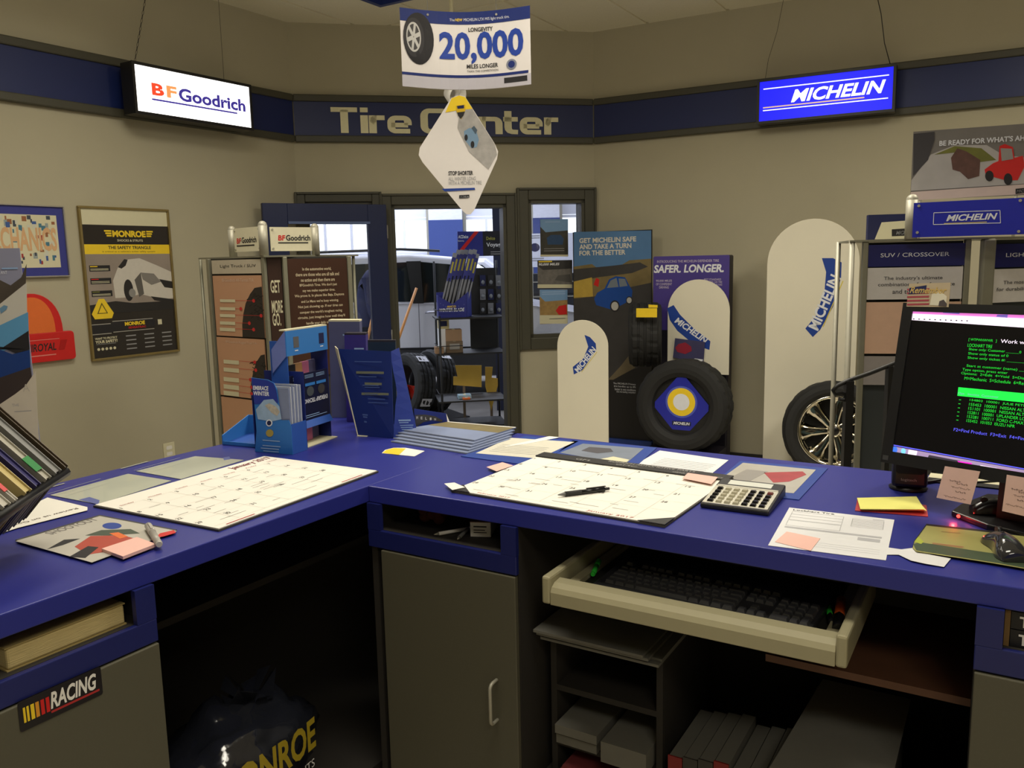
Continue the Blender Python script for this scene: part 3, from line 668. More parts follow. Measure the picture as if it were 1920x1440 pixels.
# ================================================================== ON THE COUNTER
def flat(name, pts, z, t, m, label=None, cat=None, parent=None, group=None):
    o = MB().prism([at_z(x, y, z) for x, y in pts], (0, 0, t)).build(name, m, parent)
    if label: tag(o, label, cat, group)
    return o
def paperframe(bl, br, z):
    a = at_z(*bl, z); b = at_z(*br, z); U = (b-a).normalized(); F = Fr(a, U, ZUP); 
    F.U = U; F.V = ZUP.cross(U).normalized(); F.N = ZUP.copy(); return F, (b-a).length
def Fquad(F, tl, tr, br, bl): return F.rect(tl, tr, br, bl)
def calendar(name, label, bl, br, z, W, H, big, first, header, cols):
    F, _ = paperframe(bl, br, z)
    c = thing(name, label, 'calendar', F.p(W/2, H/2, 0))
    MB().fbox(F, 0, W, 0, H, 0, 0.004).build('backing_board', mat('pad_board', (70, 66, 60), 0.7), c)
    MB().fbox(F, 0.003, W-0.003, 0.003, H-0.003, 0.004, 0.0058).build('page', paper_m, c)
    F2 = F.shift(0, 0, 0.006); F2.U, F2.V, F2.N = F.U, F.V, F.N
    top = H-0.052 if header else H-0.075
    cw = W/7; rh = (top-0.022)/5
    days = ('Sunday', 'Monday', 'Tuesday', 'Wednesday', 'Thursday', 'Friday', 'Saturday')
    gl = [(i*cw-0.0004, i*cw+0.0004, 0.022, top) for i in range(1, 7)] + [(0.008, W-0.008, 0.022+j*rh, 0.0226+j*rh) for j in range(6)]
    lines(F2, gl, mat('rule_grey', (206, 202, 194), 0.8), c, 0.0002, 'ruled_lines')
    for i, d in enumerate(days):
        text(F2, d, (i+0.28)*cw, (i+0.75)*cw, top+0.003, top+0.0115, 0.0003, redink_m if not header else ink_m, c)
    for k in range(first, 31+first):
        i, j = k % 7, k//7
        if j > 4: continue
        text(F2, str(k-first+1), i*cw+0.006, i*cw+(0.020 if k-first+1 > 9 else 0.013), top-j*rh-0.018, top-j*rh-0.006, 0.0003, ink_m, c, keep=True)
    rnd = []
    for q in range(26):
        u = random.uniform(0.02, W-0.09); v = random.uniform(0.03, top-0.03); rnd.append((u, u+random.uniform(0.02, 0.06), v, v+0.0016))
    lines(F2, rnd, mat('pencil', (168, 164, 160), 0.8), c, 0.0003, 'handwriting')
    return c, F, F2
# left desk pad
c1, F1, F1b = calendar('desk_calendar', 'large white January 2017 desk pad calendar on the left counter', (410, 997), (707, 887), HC+0.0005, 0.535, 0.412, True, 0, False, 0)
a = F1b
text(a, 'January 2017', 0.38, 0.525, 0.36, 0.395, 0.0003, mat('dark_red_ink', (120, 26, 40), 0.7), c1, bold=0.02)
lines(a, [(0.03, 0.11, 0.008, 0.012), (0.40, 0.48, 0.008, 0.012)], redink_m, c1, 0.0003)
c2, F2, F2b = calendar('desk_calendar', 'white desk pad calendar with a black parts header strip, beside the calculator', (846, 923), (1241, 989), HC+0.0005, 0.545, 0.43, True, 0, True, 0)
hd_m = mat('header_black', (38, 36, 36), 0.5)
MB().fbox(F2, 0.0, 0.545, 0.385, 0.432, 0.0058, 0.010).build('header_strip', hd_m, c2, bevel=0.001)
gk = mat('header_grey', (150, 148, 144), 0.6)
for s_, u0, u1, v0, v1 in (('GENUINE GM PARTS', 0.40, 0.53, 0.390, 0.400), ('ROHRICH AUTOMOTIVE PARTS', 0.21, 0.45, 0.413, 0.427), ('GM', 0.12, 0.16, 0.394, 0.408), ('GMC', 0.24, 0.30, 0.394, 0.404)):
    text(F2, s_, u0, u1, v0, v1, 0.0102, gk, c2, bold=0.01)
for u0, u1, vv in ((0.0, 0.06, 0.0), (0.49, 0.545, 0.0)):
    pts = [(u0, 0), (u0+0.055, 0), (u0, 0.05)] if u0 == 0 else [(0.545, 0), (0.545, 0.055), (0.485, 0)]
    MB().fpoly(F2, pts, 0.006, 0.0075).build('corner_pocket', hd_m, c2)
text(F2b, 'January 2017', 0.36, 0.47, 0.006, 0.017, 0.0003, redink_m, c2); text(F2b, 'February 2017', 0.07, 0.16, 0.006, 0.015, 0.0003, redink_m, c2)
flat('torn_page', [(833, 907), (852, 905), (872, 914), (848, 919)], HC+0.009, 0.0006, paper_m, 'curled white page corner sticking out left of the calendar pocket', 'paper')
flat('sticky_note', [(912, 876), (942, 867), (962, 873), (931, 884)], HC+0.0075, 0.0006, pink_m, 'pink sticky note at the left edge of the black-strip calendar', 'note')
flat('sticky_note', [(1279, 897), (1290, 887), (1346, 895), (1334, 908)], HC+0.0115, 0.0006, pink_m, 'pink sticky note at the right end of the black header strip', 'note')
# click pen lying on the calendar
p0, p1 = at_z(1046, 928, HC+0.0125), at_z(1142, 916, HC+0.0125); d = (p1-p0).normalized(); L = (p1-p0).length
pn = thing('click_pen', 'black click pen lying across the white calendar page', 'pen', (p0+p1)/2-ZUP*0.006)
MB().cyl(p0+d*0.018, p0+d*L*0.45, 0.0058, seg=14).build('grip', mat('pen_rubber', (40, 40, 40), 0.7), pn); MB().cyl(p0+d*L*0.45, p1-d*0.012, 0.0055, seg=14).build('barrel', black2_m, pn)
MB().cyl(p0, p0+d*0.018, 0.001, 0.0052, seg=14).build('tip', mat('pen_grey', (110, 110, 108), 0.4), pn); MB().cyl(p1-d*0.012, p1, 0.0035, seg=10).build('button', black_m, pn)
c_ = p0+d*L*0.55+ZUP*0.006; sd = d.cross(ZUP); MB().prism([c_-sd*0.002, c_+sd*0.002, c_+sd*0.002+d*L*0.38, c_-sd*0.002+d*L*0.38], (0, 0, 0.0018)).build('clip', black_m, pn)
# ------------------------------------------------------------------ left counter papers
sheet_m = mat('sheet_grey', (188, 192, 178), 0.35, var=0.05, scale=6, coat=0.4)
tape_m = mat('tape_blue', (96, 108, 172), 0.3)
for i, (q, lb, tp) in enumerate((([(94, 929), (240, 889), (321, 902), (184, 946)], 'laminated grey sheet taped to the counter nearest the catalogue rack', ((148, 937), (168, 932), (187, 938), (184, 946))), ([(255, 884), (366, 856), (457, 863), (339, 899)], 'laminated grey sheet taped to the counter behind the January calendar', ((418, 858), (430, 856), (432, 861), (420, 863))))):
    o = flat('laminated_sheet', q, HC+0.0005, 0.0012, sheet_m, lb, 'sheet')
    flat('tape', tp, HC+0.0017, 0.0003, tape_m, parent=o)
    fq, wq = paperframe(q[3], q[2], HC+0.0018)
    lines(fq, [(0.1*wq, 0.5*wq, 0.25, 0.256), (0.1*wq, 0.8*wq, 0.2, 0.202), (0.1*wq, 0.8*wq, 0.17, 0.172), (0.1*wq, 0.7*wq, 0.14, 0.142)], mat('faint_ink', (168, 172, 162), 0.6), o, 0.0002)
gp = flat('paper_notice', [(-30, 1010), (-30, 990), (89, 933), (164, 951), (164, 957), (33, 990)], HC+0.0025, 0.0004, paper_m, 'white paper asking for reviews, half under the catalogue rack', 'paper')
fg, _ = paperframe((10, 992), (140, 957), HC+0.0031)
a, b = fg.px(8, 983), fg.px(142, 952)
text(fg, 'Review us on Google', 0.0, (at_z(142, 955, HC)-fg.O).length, 0.004, 0.022, 0.0002, mat('brown_ink', (90, 70, 60), 0.7), gp, rot=180)
mg = thing('magazine', 'grey magazine titled Shootout lying on the left counter', 'magazine', at_z(180, 1008, HC))
q = [(29, 1015), (187, 968), (332, 996), (172, 1055)]
MB().prism([at_z(x, y, HC+0.0005) for x, y in q], (0, 0, 0.0035)).build('pages', mat('magazine_pages', (60, 58, 56), 0.6), mg)
MB().prism([at_z(x, y, HC+0.004) for x, y in q], (0, 0, 0.0006)).build('cover', mat('magazine_cover', (196, 192, 182), 0.3, var=0.12, scale=10), mg)
def mp(pts, m, z, nm='print'): return MB().prism([at_z(x, y, HC+z) for x, y in pts], (0, 0, 0.0002)).build(nm, m, mg)
fm, wm = paperframe((48, 1018), (185, 975), HC+0.0046)
text(fm, 'SHOOTOUT', 0.055, 0.165, 0.0, 0.026, 0.0003, mat('title_grey', (110, 104, 100), 0.5), mg, bold=0.01)
mp(ell(210, 986, 18, 6), mblue_m, 0.0047)
mp([(140, 1025), (170, 1005), (230, 1004), (262, 1012), (225, 1030), (165, 1040)], mat('jersey_red', (176, 66, 48), 0.5), 0.0047)
mp([(160, 1004), (190, 994), (245, 992), (262, 1000), (205, 1004)], mat('jersey_green', (66, 78, 62), 0.5), 0.0048)
mp([(88, 1030), (120, 1012), (150, 1010), (118, 1022)], ink_m, 0.0047); mp([(130, 1044), (165, 1024), (185, 1026), (160, 1046)], ink_m, 0.0049)
mp([(292, 1008), (300, 1000), (326, 994), (330, 999), (306, 1006)], red_m, 0.0047)
mp([(205, 1000), (225, 1010), (240, 1006), (222, 998)], orange_m, 0.005)
flat('note_pad', [(191, 1034), (257, 1012), (293, 1025), (231, 1049)], HC+0.0048, 0.006, pink_m, 'pink note pad lying on the corner of the magazine', 'note pad')
marker('silver grey marker resting across the magazine edge', (298, 1020), (278, 986), HC+0.0125, 0.007, mat('marker_silver', (170, 166, 158), 0.35), mat('marker_silver2', (190, 186, 178), 0.3), name='felt_marker')
# ------------------------------------------------------------------ right counter papers
tg = flat('hang_tag', [(716, 850), (722, 844), (738, 840), (760, 840), (796, 846), (777, 856)], HC+0.0005, 0.0008, white_m, 'small white and yellow tag beside the booklets', 'tag')
MB().prism([at_z(x, y, HC+0.0014) for x, y in ((717, 849), (724, 844), (738, 840), (761, 841), (748, 853))], (0, 0, 0.0003)).build('print', yellow_m, tg)
cov = mat('booklet_cover', (128, 140, 172), 0.4, var=0.2, scale=8)
bt = [(752, 817), (842, 802), (968, 813), (890, 838)]
for i in range(5):
    z = HC+0.0005+i*0.0042; sft = (4-i)
    q = [(x-4.5*sft, y+3.2*sft+i*0) for x, y in bt]
    # corners shifted on the counter, not on the picture
    Q = [at_z(x, y, HC) for x, y in bt]; off = (at_z(734, 829, HC)-at_z(752, 817, HC))*(sft/4.0)
    Q = [lift(p+off, z) for p in Q]
    b = thing('spiral_booklet', 'spiral bound scenic calendar booklet, %s of the stack' % ('lowest', 'second lowest', 'middle one', 'second highest', 'topmost')[i], 'booklet', (Q[0]+Q[2])/2, 'stack of spiral bound booklets')
    MB().prism(Q, (0, 0, 0.0034)).build('pages', cov, b)
    dd = (Q[3]-Q[0]).normalized(); Ls = (Q[3]-Q[0]).length; pts = []
    for k in range(int(Ls/0.0035)*6+1):
        s_ = k/6*0.0035; ang = k*math.pi/3; nn = dd.cross(ZUP)
        pts.append(Q[0]+dd*s_+nn*(-0.001+0.0022*math.cos(ang))*-1+ZUP*(0.0018+0.0024*math.sin(ang)))
    MB().tube(pts, 0.0006, 4).build('spiral_wire', mat('wire_grey', (150, 156, 172), 0.4, metal=0.3), b)
    if i == 4:
        MB().prism([Q[1]*0.999+ZUP*0.0036 if False else lift(Q[0]*(1-t_)+Q[1]*t_ if s2 == 0 else Q[3]*(1-t_)+Q[2]*t_, z+0.0035) for t_, s2 in ((0.55, 0), (0.95, 0), (0.95, 1), (0.55, 1))], (0, 0, 0.0003)).build('print', mat('field_print', (120, 108, 70), 0.5, var=0.3, scale=25), b)
        MB().prism([lift(Q[0]*(1-t_)+Q[1]*t_ if s2 == 0 else Q[3]*(1-t_)+Q[2]*t_, z+0.0035) for t_, s2 in ((0.96, 0), (1.0, 0), (1.0, 1), (0.96, 1))], (0, 0, 0.0004)).build('print', white_m, b)
fo = mat('folder_blue', (34, 66, 150), 0.45)
o = flat('paper_folder', [(864, 856), (985, 818), (1085, 828), (1000, 874)], HC+0.0005, 0.0015, fo, 'blue folder under a printed letter behind the black-strip calendar', 'folder')
flat('letter', [(892, 850), (957, 821), (1077, 829), (1010, 860)], HC+0.0021, 0.0005, mat('letter_paper', (214, 210, 194), 0.5), parent=o)
fq, wq = paperframe((897, 849), (1008, 858), HC+0.0027)
lines(fq, [(0.02, 0.17, 0.03+k*0.018, 0.032+k*0.018) for k in range(6)], greyink_m, o, 0.0003)
flat('letter', [(942, 838), (1030, 818), (1050, 820), (990, 832)], HC+0.0028, 0.0004, white_m, parent=o)
o = flat('paper_folder', [(1030, 862), (1075, 826), (1232, 840), (1185, 882)], HC+0.0005, 0.0015, fo, 'blue folder with a clear pocket and car photo near the dark poster', 'folder')
flat('photo_sheet', [(1050, 849), (1093, 832), (1207, 841), (1172, 871)], HC+0.0021, 0.0005, mat('photo_grey', (134, 142, 158), 0.3, var=0.25, scale=14), parent=o)
flat('print', [(1090, 845), (1105, 838), (1145, 841), (1150, 847), (1120, 850)], HC+0.0027, 0.0002, mat('photo_dark', (86, 84, 90), 0.4), parent=o)
flat('print', [(1120, 862), (1150, 856), (1180, 862), (1170, 870)], HC+0.0027, 0.0002, cream_m, parent=o)
o = flat('letter_page', [(1192, 871), (1237, 845), (1366, 863), (1330, 892)], HC+0.0005, 0.0006, paperb_m, 'white printed page between the two clear folders on the counter', 'paper')
fq, wq = paperframe((1200, 872), (1330, 890), HC+0.0012); lines(fq, [(0.02, 0.17, 0.02+k*0.016, 0.022+k*0.016) for k in range(6)], greyink_m, o, 0.0002)
o = flat('photo_folder', [(1325, 918), (1388, 865), (1552, 879), (1498, 938)], HC+0.0005, 0.0016, fo, 'blue folder with a clear pocket showing a red truck, behind the calculator', 'folder')
flat('photo_sheet', [(1332, 912), (1393, 868), (1530, 881), (1488, 925)], HC+0.0022, 0.0005, mat('photo_pale', (190, 186, 176), 0.25, var=0.15, scale=9), parent=o)
flat('print', [(1432, 886), (1505, 884), (1512, 890), (1480, 903), (1450, 905)], HC+0.0028, 0.0002, mat('photo_red', (176, 76, 76), 0.3, var=0.3, scale=20), parent=o)
flat('print', [(1360, 900), (1400, 880), (1440, 884), (1400, 905)], HC+0.0028, 0.0002, mat('photo_blur', (160, 156, 150), 0.3), parent=o)
# calculator
cq = [at_z(*q, HC) for q in ((1312, 952), (1437, 968), (1447, 928), (1345, 914))]
cF, cw_ = paperframe((1312, 952), (1437, 968), HC+0.0005); cw_ = 0.148; cl = 0.175
ca = thing('desk_calculator', 'silver and black desk calculator on the corner of the calendar', 'calculator', cF.p(cw_/2, cl/2, 0))
MB().prism2([cF.p(u, v, 0) for u, v in ((0, 0), (cw_, 0), (cw_, cl), (0, cl))], [cF.p(0, 0, 0.011), cF.p(cw_, 0, 0.011), cF.p(cw_, cl, 0.026), cF.p(0, cl, 0.026)]).build('case', mat('case_black', (30, 30, 32), 0.4), ca, bevel=0.004)
def cpt(u, v, h=0.0): return cF.p(u, v, 0.011+0.015*v/cl+h)
MB().prism2([cpt(*q, 0.0002) for q in ((0.004, 0.004), (cw_-0.004, 0.004), (cw_-0.004, 0.115), (0.004, 0.115))], [cpt(*q, 0.0022) for q in ((0.004, 0.004), (cw_-0.004, 0.004), (cw_-0.004, 0.115), (0.004, 0.115))]).build('face_plate', mat('plate_silver', (206, 202, 186), 0.35, metal=0.3), ca)
MB().prism2([cpt(*q, 0.0002) for q in ((0.025, 0.135), (cw_-0.025, 0.135), (cw_-0.025, 0.163), (0.025, 0.163))], [cpt(*q, 0.001) for q in ((0.025, 0.135), (cw_-0.025, 0.135), (cw_-0.025, 0.163), (0.025, 0.163))]).build('display', mat('lcd_pale', (222, 224, 214), 0.3), ca)
MB().prism2([cpt(*q, 0.0002) for q in ((0.006, 0.117), (cw_-0.006, 0.117), (cw_-0.006, 0.124), (0.006, 0.124))], [cpt(*q, 0.0022) for q in ((0.006, 0.117), (cw_-0.006, 0.117), (cw_-0.006, 0.124), (0.006, 0.124))]).build('trim_bar', MATS['plate_silver'], ca)
ky = {}
for r_ in range(5):
    for cc in range(7):
        u = 0.019+cc*0.0185; v = 0.016+r_*0.020
        m_ = black2_m if cc in (0, 4, 5, 6) else mat('key_cream', (176, 170, 146), 0.45)
        if r_ == 4 and cc == 6: m_ = mat('key_red', (110, 50, 46), 0.45)
        if m_.name not in ky:
            kk = MB().prism2([ORG[ca]+cF.U*a*0.0065+cF.V*b*0.006 for a, b in ((-1, -1), (1, -1), (1, 1), (-1, 1))], [ORG[ca]+cF.U*a*0.005+cF.V*b*0.0047+ZUP*0.004 for a, b in ((-1, -1), (1, -1), (1, 1), (-1, 1))]).build('key', m_, ca); ky[m_.name] = kk.data
        else:
            kk = bpy.data.objects.new('key', ky[m_.name]); C.objects.link(kk); kk.parent = ca
        kk.location = cpt(u, v, 0.0022)-ORG[ca]
# invoice
q = [(1480, 952), (1677, 975), (1661, 1051), (1440, 1023)]
iv = flat('invoice', q, HC+0.0005, 0.0006, paperb_m, 'white printed tire invoice form lying in front of the yellow notes', 'paper')
fi, wi = paperframe(q[3], q[2], HC+0.0012); hi = 0.265; ig = mat('form_grey', (178, 178, 182), 0.7)
text(fi, 'Lockhart Tire', 0.012, 0.095, hi-0.018, hi-0.008, 0.0002, ink_m, iv, bold=0.01)
bx_ = lambda u0, u1, v0, v1: [(u0, u1, v0, v0+0.0008), (u0, u1, v1-0.0008, v1), (u0, u0+0.0008, v0, v1), (u1-0.0008, u1, v0, v1)]
lines(fi, bx_(0.012, 0.115, hi-0.085, hi-0.025)+bx_(0.012, 0.115, hi-0.125, hi-0.088)+bx_(0.132, wi-0.012, hi-0.085, hi-0.03)+[(0.132, wi-0.012, hi-0.04-0.009*k, hi-0.039-0.009*k) for k in range(5)]+[(0.012, 0.115, hi-0.045, hi-0.044), (0.012, 0.115, hi-0.065, hi-0.064)], greyink_m, iv, 0.0002)
lines(fi, [(0.012, wi-0.012, hi-0.142, hi-0.132), (0.15, wi-0.014, hi-0.168, hi-0.15), (0.17, wi-0.012, hi-0.024, hi-0.021)], ig, iv, 0.0002); lines(fi, [(0.08, wi-0.012, 0.028+0.012*k, 0.0286+0.012*k) for k in range(3)], ig, iv, 0.0002)
o = flat('sticky_note', [(1453, 1016), (1475, 997), (1538, 1010), (1520, 1033)], HC+0.0015, 0.0006, pink_m, 'pink sticky note stuck on the lower left of the invoice', 'note')
# yellow notes on a red card
o = flat('red_card', [(1603, 958), (1608, 934), (1737, 948), (1740, 969)], HC+0.0005, 0.0012, mat('card_red', (170, 44, 44), 0.6), 'red card under the yellow notes', 'card')
nt_ = thing('yellow_note_stack', 'curled yellow paper notes on the red card', 'note', at_z(1670, 950, HC+0.002))
for i in range(3):
    Q = [at_z(x-2*i, y-i, HC+0.002+0.0022*i) for x, y in ((1617, 957), (1611, 936), (1722, 940), (1737, 962))]
    Q2 = [Q[0], Q[1], Q[2]+ZUP*0.004*i, Q[3]+ZUP*0.005]
    MB().prism(Q2, (0, 0, 0.0008)).build('sheet', ynote_m, nt_)
# torn paper strip
tp_ = MB().prism2([at_z(*q, HC+0.0006+h) for q, h in (((1660, 1040), 0), ((1662, 1026), 0), ((1690, 1030), 0.001), ((1714, 1027), 0.004), ((1745, 1040), 0.002), ((1783, 1047), 0.001), ((1770, 1063), 0.001), ((1735, 1057), 0.002), ((1708, 1051), 0.002), ((1685, 1040), 0.001))],
                  [at_z(*q, HC+0.0012+h) for q, h in (((1660, 1040), 0), ((1662, 1026), 0), ((1690, 1030), 0.001), ((1714, 1027), 0.004), ((1745, 1040), 0.002), ((1783, 1047), 0.001), ((1770, 1063), 0.001), ((1735, 1057), 0.002), ((1708, 1051), 0.002), ((1685, 1040), 0.001))]).build('torn_paper', paperb_m); tag(tp_, 'torn white paper scrap between the invoice and the mouse pad', 'paper')
# mouse pad and mice
Q = [(1737, 986), (1714, 1018), (1711, 1028), (1718, 1034), (1860, 1056), (2010, 1082), (2030, 1018)]
mpd = thing('mouse_pad', 'green and yellow printed mouse pad under the glossy mouse', 'mouse pad', at_z(1870, 1030, HC))
MB().prism([at_z(x, y, HC+0.0006) for x, y in Q], (0, 0, 0.0045)).build('foam_base', mat('pad_foam', (20, 22, 20), 0.8), mpd)
MB().prism([at_z(x, y, HC+0.0051) for x, y in Q], (0, 0, 0.0006)).build('cloth_top', mat('pad_yellow', (160, 156, 92), 0.6, var=0.12, scale=14), mpd)
MB().prism([at_z(x, y, HC+0.0057) for x, y in ((1712, 1020), (1718, 1032), (1860, 1054), (2008, 1080), (2012, 1056), (1850, 1036), (1725, 1017))], (0, 0, 0.0003)).build('print', mat('pad_green', (64, 80, 56), 0.6, var=0.2, scale=14), mpd)
MB().prism([at_z(x, y, HC+0.006) for x, y in ((1714, 1016), (1722, 1006), (1732, 1016), (1727, 1020))], (0, 0, 0.0002)).build('print', mat('pad_lime', (170, 180, 60), 0.6), mpd)
fq, wq = paperframe((1748, 1020), (1802, 1027), HC+0.0061); lines(fq, [(0, 0.05, 0.0, 0.003), (0, 0.052, 0.006, 0.009)], mat('pad_salmon', (176, 120, 90), 0.6), mpd, 0.0001)
fq, wq = paperframe((1752, 996), (1800, 1000), HC+0.0061); lines(fq, [(0.012, 0.045, 0.0, 0.003)], mat('pad_text', (130, 124, 80), 0.6), mpd, 0.0001)
def mouse(label, c, ang, m, sc=1.0):
    U = hdg(ang); W_ = V3((U.y, -U.x, 0)); t = thing('computer_mouse', label, 'mouse', c)
    vs = []; nu, nv = 14, 10; fs = []
    for i in range(nu+1):
        s_ = i/nu; wd = 0.030*(0.80+0.2*math.cos(2*math.pi*(s_-0.1)*1.0))*math.sin(math.pi*min(1, 0.12+s_*0.76))**0.35; hh = 0.036*math.sin(math.pi*(0.12+0.78*s_))**0.8
        for j in range(nv+1):
            th = math.pi*j/nv
            vs.append(c+U*((s_-0.5)*0.11*sc)+W_*(wd*math.cos(th)*sc)+ZUP*(hh*(math.sin(th)**0.75 if th > 0 else 0)*sc+0.001))
    for i in range(nu):
        for j in range(nv): fs.append((i*(nv+1)+j, i*(nv+1)+j+1, (i+1)*(nv+1)+j+1, (i+1)*(nv+1)+j))
    mb = MB().add(vs, fs, True); mb.f.append(tuple(range(nv, -1, -1))); mb.sm.append(False); mb.f.append(tuple(nu*(nv+1)+j for j in range(nv+1))); mb.sm.append(False)
    mb.build('shell', m, t)
    MB().cyl(c+U*0.028*sc+ZUP*0.031*sc-W_*0.004, c+U*0.028*sc+ZUP*0.031*sc+W_*0.004, 0.008*sc, seg=14).build('wheel', black_m, t)
    MB().prism([c+U*0.005*sc-W_*0.0006+ZUP*0.0362*sc, c+U*0.005*sc+W_*0.0006+ZUP*0.0362*sc, c+U*0.045*sc+W_*0.0006+ZUP*0.0245*sc, c+U*0.045*sc-W_*0.0006+ZUP*0.0245*sc], (0, 0, 0.001)).build('button_gap', black_m, t)
    return t
mouse('glossy dark grey computer mouse on the yellow mouse pad', at_z(1882, 1035, HC+0.006), 10, mat('mouse_gloss', (44, 44, 46), 0.12, coat=0.6), 1.0)
m2c = at_z(1868, 962, HC+0.013)
m2 = mouse('black mouse on the monitor foot, glowing red underneath', m2c, 285, mat('mouse_black', (16, 16, 18), 0.25), 0.85)
# monitor
mBL = at_y(1652, 866, 1.75); mU = hdg(140); mN = mU.cross(ZUP); tt = math.radians(12); mV = ZUP*math.cos(tt)-mN*math.sin(tt)
FM = Fr(mBL, mU, mV); MW, MH = 0.52, 0.346
base = at_z(1905, 975, HC)
mo = thing('computer_monitor', 'black widescreen monitor showing a green text terminal', 'monitor', (base.x, base.y, HC))
MB().fbox(FM, 0, MW, 0, MH, -0.035, -0.002).build('back_shell', black_m, mo, bevel=0.006)
MB().fbox(FM, 0, 0.022, 0, MH, -0.002, 0.004).fbox(FM, MW-0.022, MW, 0, MH, -0.002, 0.004).fbox(FM, 0.022, MW-0.022, MH-0.018, MH, -0.002, 0.004).fbox(FM, 0.022, MW-0.022, 0, 0.026, -0.002, 0.004).build('bezel', black_m, mo)
scr = MB().fbox(FM, 0.022, MW-0.022, 0.026, MH-0.018, -0.002, 0.0).build('screen', mat('screen_black', (14, 13, 14), 0.25, emit=0.3), mo)
nk = FM.p(MW/2, 0.06, -0.06)
MB().prism2([nk+mU*s_*0.04+ZUP*a+mN*b for s_, a, b in ((-1, 0.05, 0.02), (1, 0.05, 0.02), (1, 0.05, -0.02), (-1, 0.05, -0.02))], [V3((nk.x, nk.y, HC+0.012))+mU*s_*0.045+mN*b for s_, b in ((-1, 0.02), (1, 0.02), (1, -0.02), (-1, -0.02))]).build('neck', black_m, mo)
MB().prism([at_z(x, y, HC+0.0005) for x, y in ((1783, 968), (1800, 955), (1850, 935), (2030, 950), (2080, 1040), (1950, 1018), (1850, 994))], (0, 0, 0.012)).build('foot', black2_m, mo, bevel=0.003)
bbm = mat('bezel_print', (150, 150, 150), 0.4)
def scol(nm, rgb, e=1.0): return mat(nm, rgb, 0.4, emit=e, var=0.0)
SG = scol('term_green', (30, 190, 50), 1.0); SW = scol('term_white', (240, 225, 245), 1.0); SB = scol('term_blue', (90, 90, 235), 1.0); SH = scol('term_highlight', (30, 225, 70), 1.0); SP = scol('term_pink', (225, 120, 205), 1.0); SV = scol('term_violet', (110, 90, 170), 1.0); SD = scol('term_dim', (150, 130, 165), 1.0)
sF = FM.shift(0, 0, 0.0004)
def sq(pts, m, n=0.0, nm='screen_image'): return MB().add([sF.p(*sF.px(*q), n) for q in pts], [tuple(range(len(pts)))]).build(nm, m, scr, fix=False)
sq([(1712, 580), (1990, 591), (1990, 619), (1708, 600)], SW); sq([(1712, 580), (1990, 591), (1990, 600), (1711, 588)], SP, 0.0003); sq([(1770, 582), (1800, 584), (1799, 589), (1768, 587)], SV, 0.0006); sq([(1870, 590), (1890, 590), (1889, 596), (1868, 594)], SV, 0.0006)
for i in range(11): sq([(1712+i*10, 597+i*0.35), (1715+i*10, 597.2+i*0.35), (1715+i*10, 599+i*0.35), (1712+i*10, 599+i*0.35)], ink_m, 0.0006)
sq([(1672, 833), (1990, 891), (1990, 893), (1672, 835)], SB, 0.0003)
sq([(1670, 836), (1990, 894), (1990, 912), (1668, 851)], SD); sq([(1742, 853), (1800, 864), (1798, 877), (1736, 866)], scol('term_grey', (60, 54, 66), 0.8), 0.0003); sq([(1795, 864), (1822, 868), (1826, 880), (1808, 878)], scol('term_magenta', (225, 40, 195), 1.0), 0.0006); sq([(1838, 872), (1870, 878), (1866, 888), (1834, 882)], SW, 0.0003); sq([(1870, 878), (1990, 898), (1990, 910), (1866, 888)], scol('term_peach', (235, 150, 200), 1.0), 0.0006)
sq(ell(1678, 843, 5, 6, 14), scol('orb_blue', (60, 110, 220), 1.0), 0.0006); sq(ell(1694, 846, 4.5, 5.5, 14), scol('orb_cyan', (120, 200, 240), 1.0), 0.0006); sq([(1704, 843), (1720, 846), (1718, 856), (1702, 853)], SW, 0.0006)
def tl(s_, bl, br, h, m): return textpx(sF, s_, bl, br, h, m, scr, n=0.0004)
tl('[ WTPWHWWR   ]', (1816, 640), (1868, 645), 6, SG); tl('Work with Estimates', (1876, 643), (1990, 655), 7, SW)
tl('LOCKHART TIRE', (1814, 650), (1860, 654), 6, SG); tl('Show only: Customer ______0', (1816, 658), (1914, 667), 6, SG); tl('Show only status of 0', (1815, 666), (1890, 673), 6, SG); tl('Show only ticket #: _______0', (1814, 674), (1925, 684), 6, SG)
tl('Start at customer (name) ______', (1812, 689), (1940, 701), 6, SG); tl('Type option, press enter', (1804, 696), (1889, 703), 6, SG); tl('Options:  2=Edit  4=Void  5=Display', (1802, 703), (1935, 716), 6, SG); tl('M=Mechanic  S=Schedule  6=Reset', (1808, 712), (1930, 724), 6, SG)
sq([(1797, 726), (1990, 744), (1990, 762), (1795, 742)], SH); tl('Opt   Invoice  Customer', (1796, 740), (1872, 747), 5, SV)
for i, s_ in enumerate(('154803  100001  JULIE PETERSEN', '155453  100001  NISSAN ALTIMA', '151101  100001  NISSAN ALTIMA', '152811  100001  UPLANDER LORETTA', '153281  100711  FORD C-MAX PRO', '155452  101053  ISUZU NPR')):
    y = 753+i*7.6; L2 = (1945, 1938, 1936, 1948, 1938, 1903)[i]
    tl(s_, (1818-i*1.2, y), (L2, y+(L2-1818)*0.095), 5.5, SG); tl('-', (1798-i, y-3), (1802-i, y-2.6), 1.2, SG)
tl('F2=Find Product  F3=Exit  F4=Find  F5', (1788, 808), (1940, 831), 6, SB)
MB().fbox(FM, 0.004, 0.016, 0.006, 0.016, 0.004, 0.0046).build('badge', mat('badge_grey', (60, 60, 60), 0.4), mo)
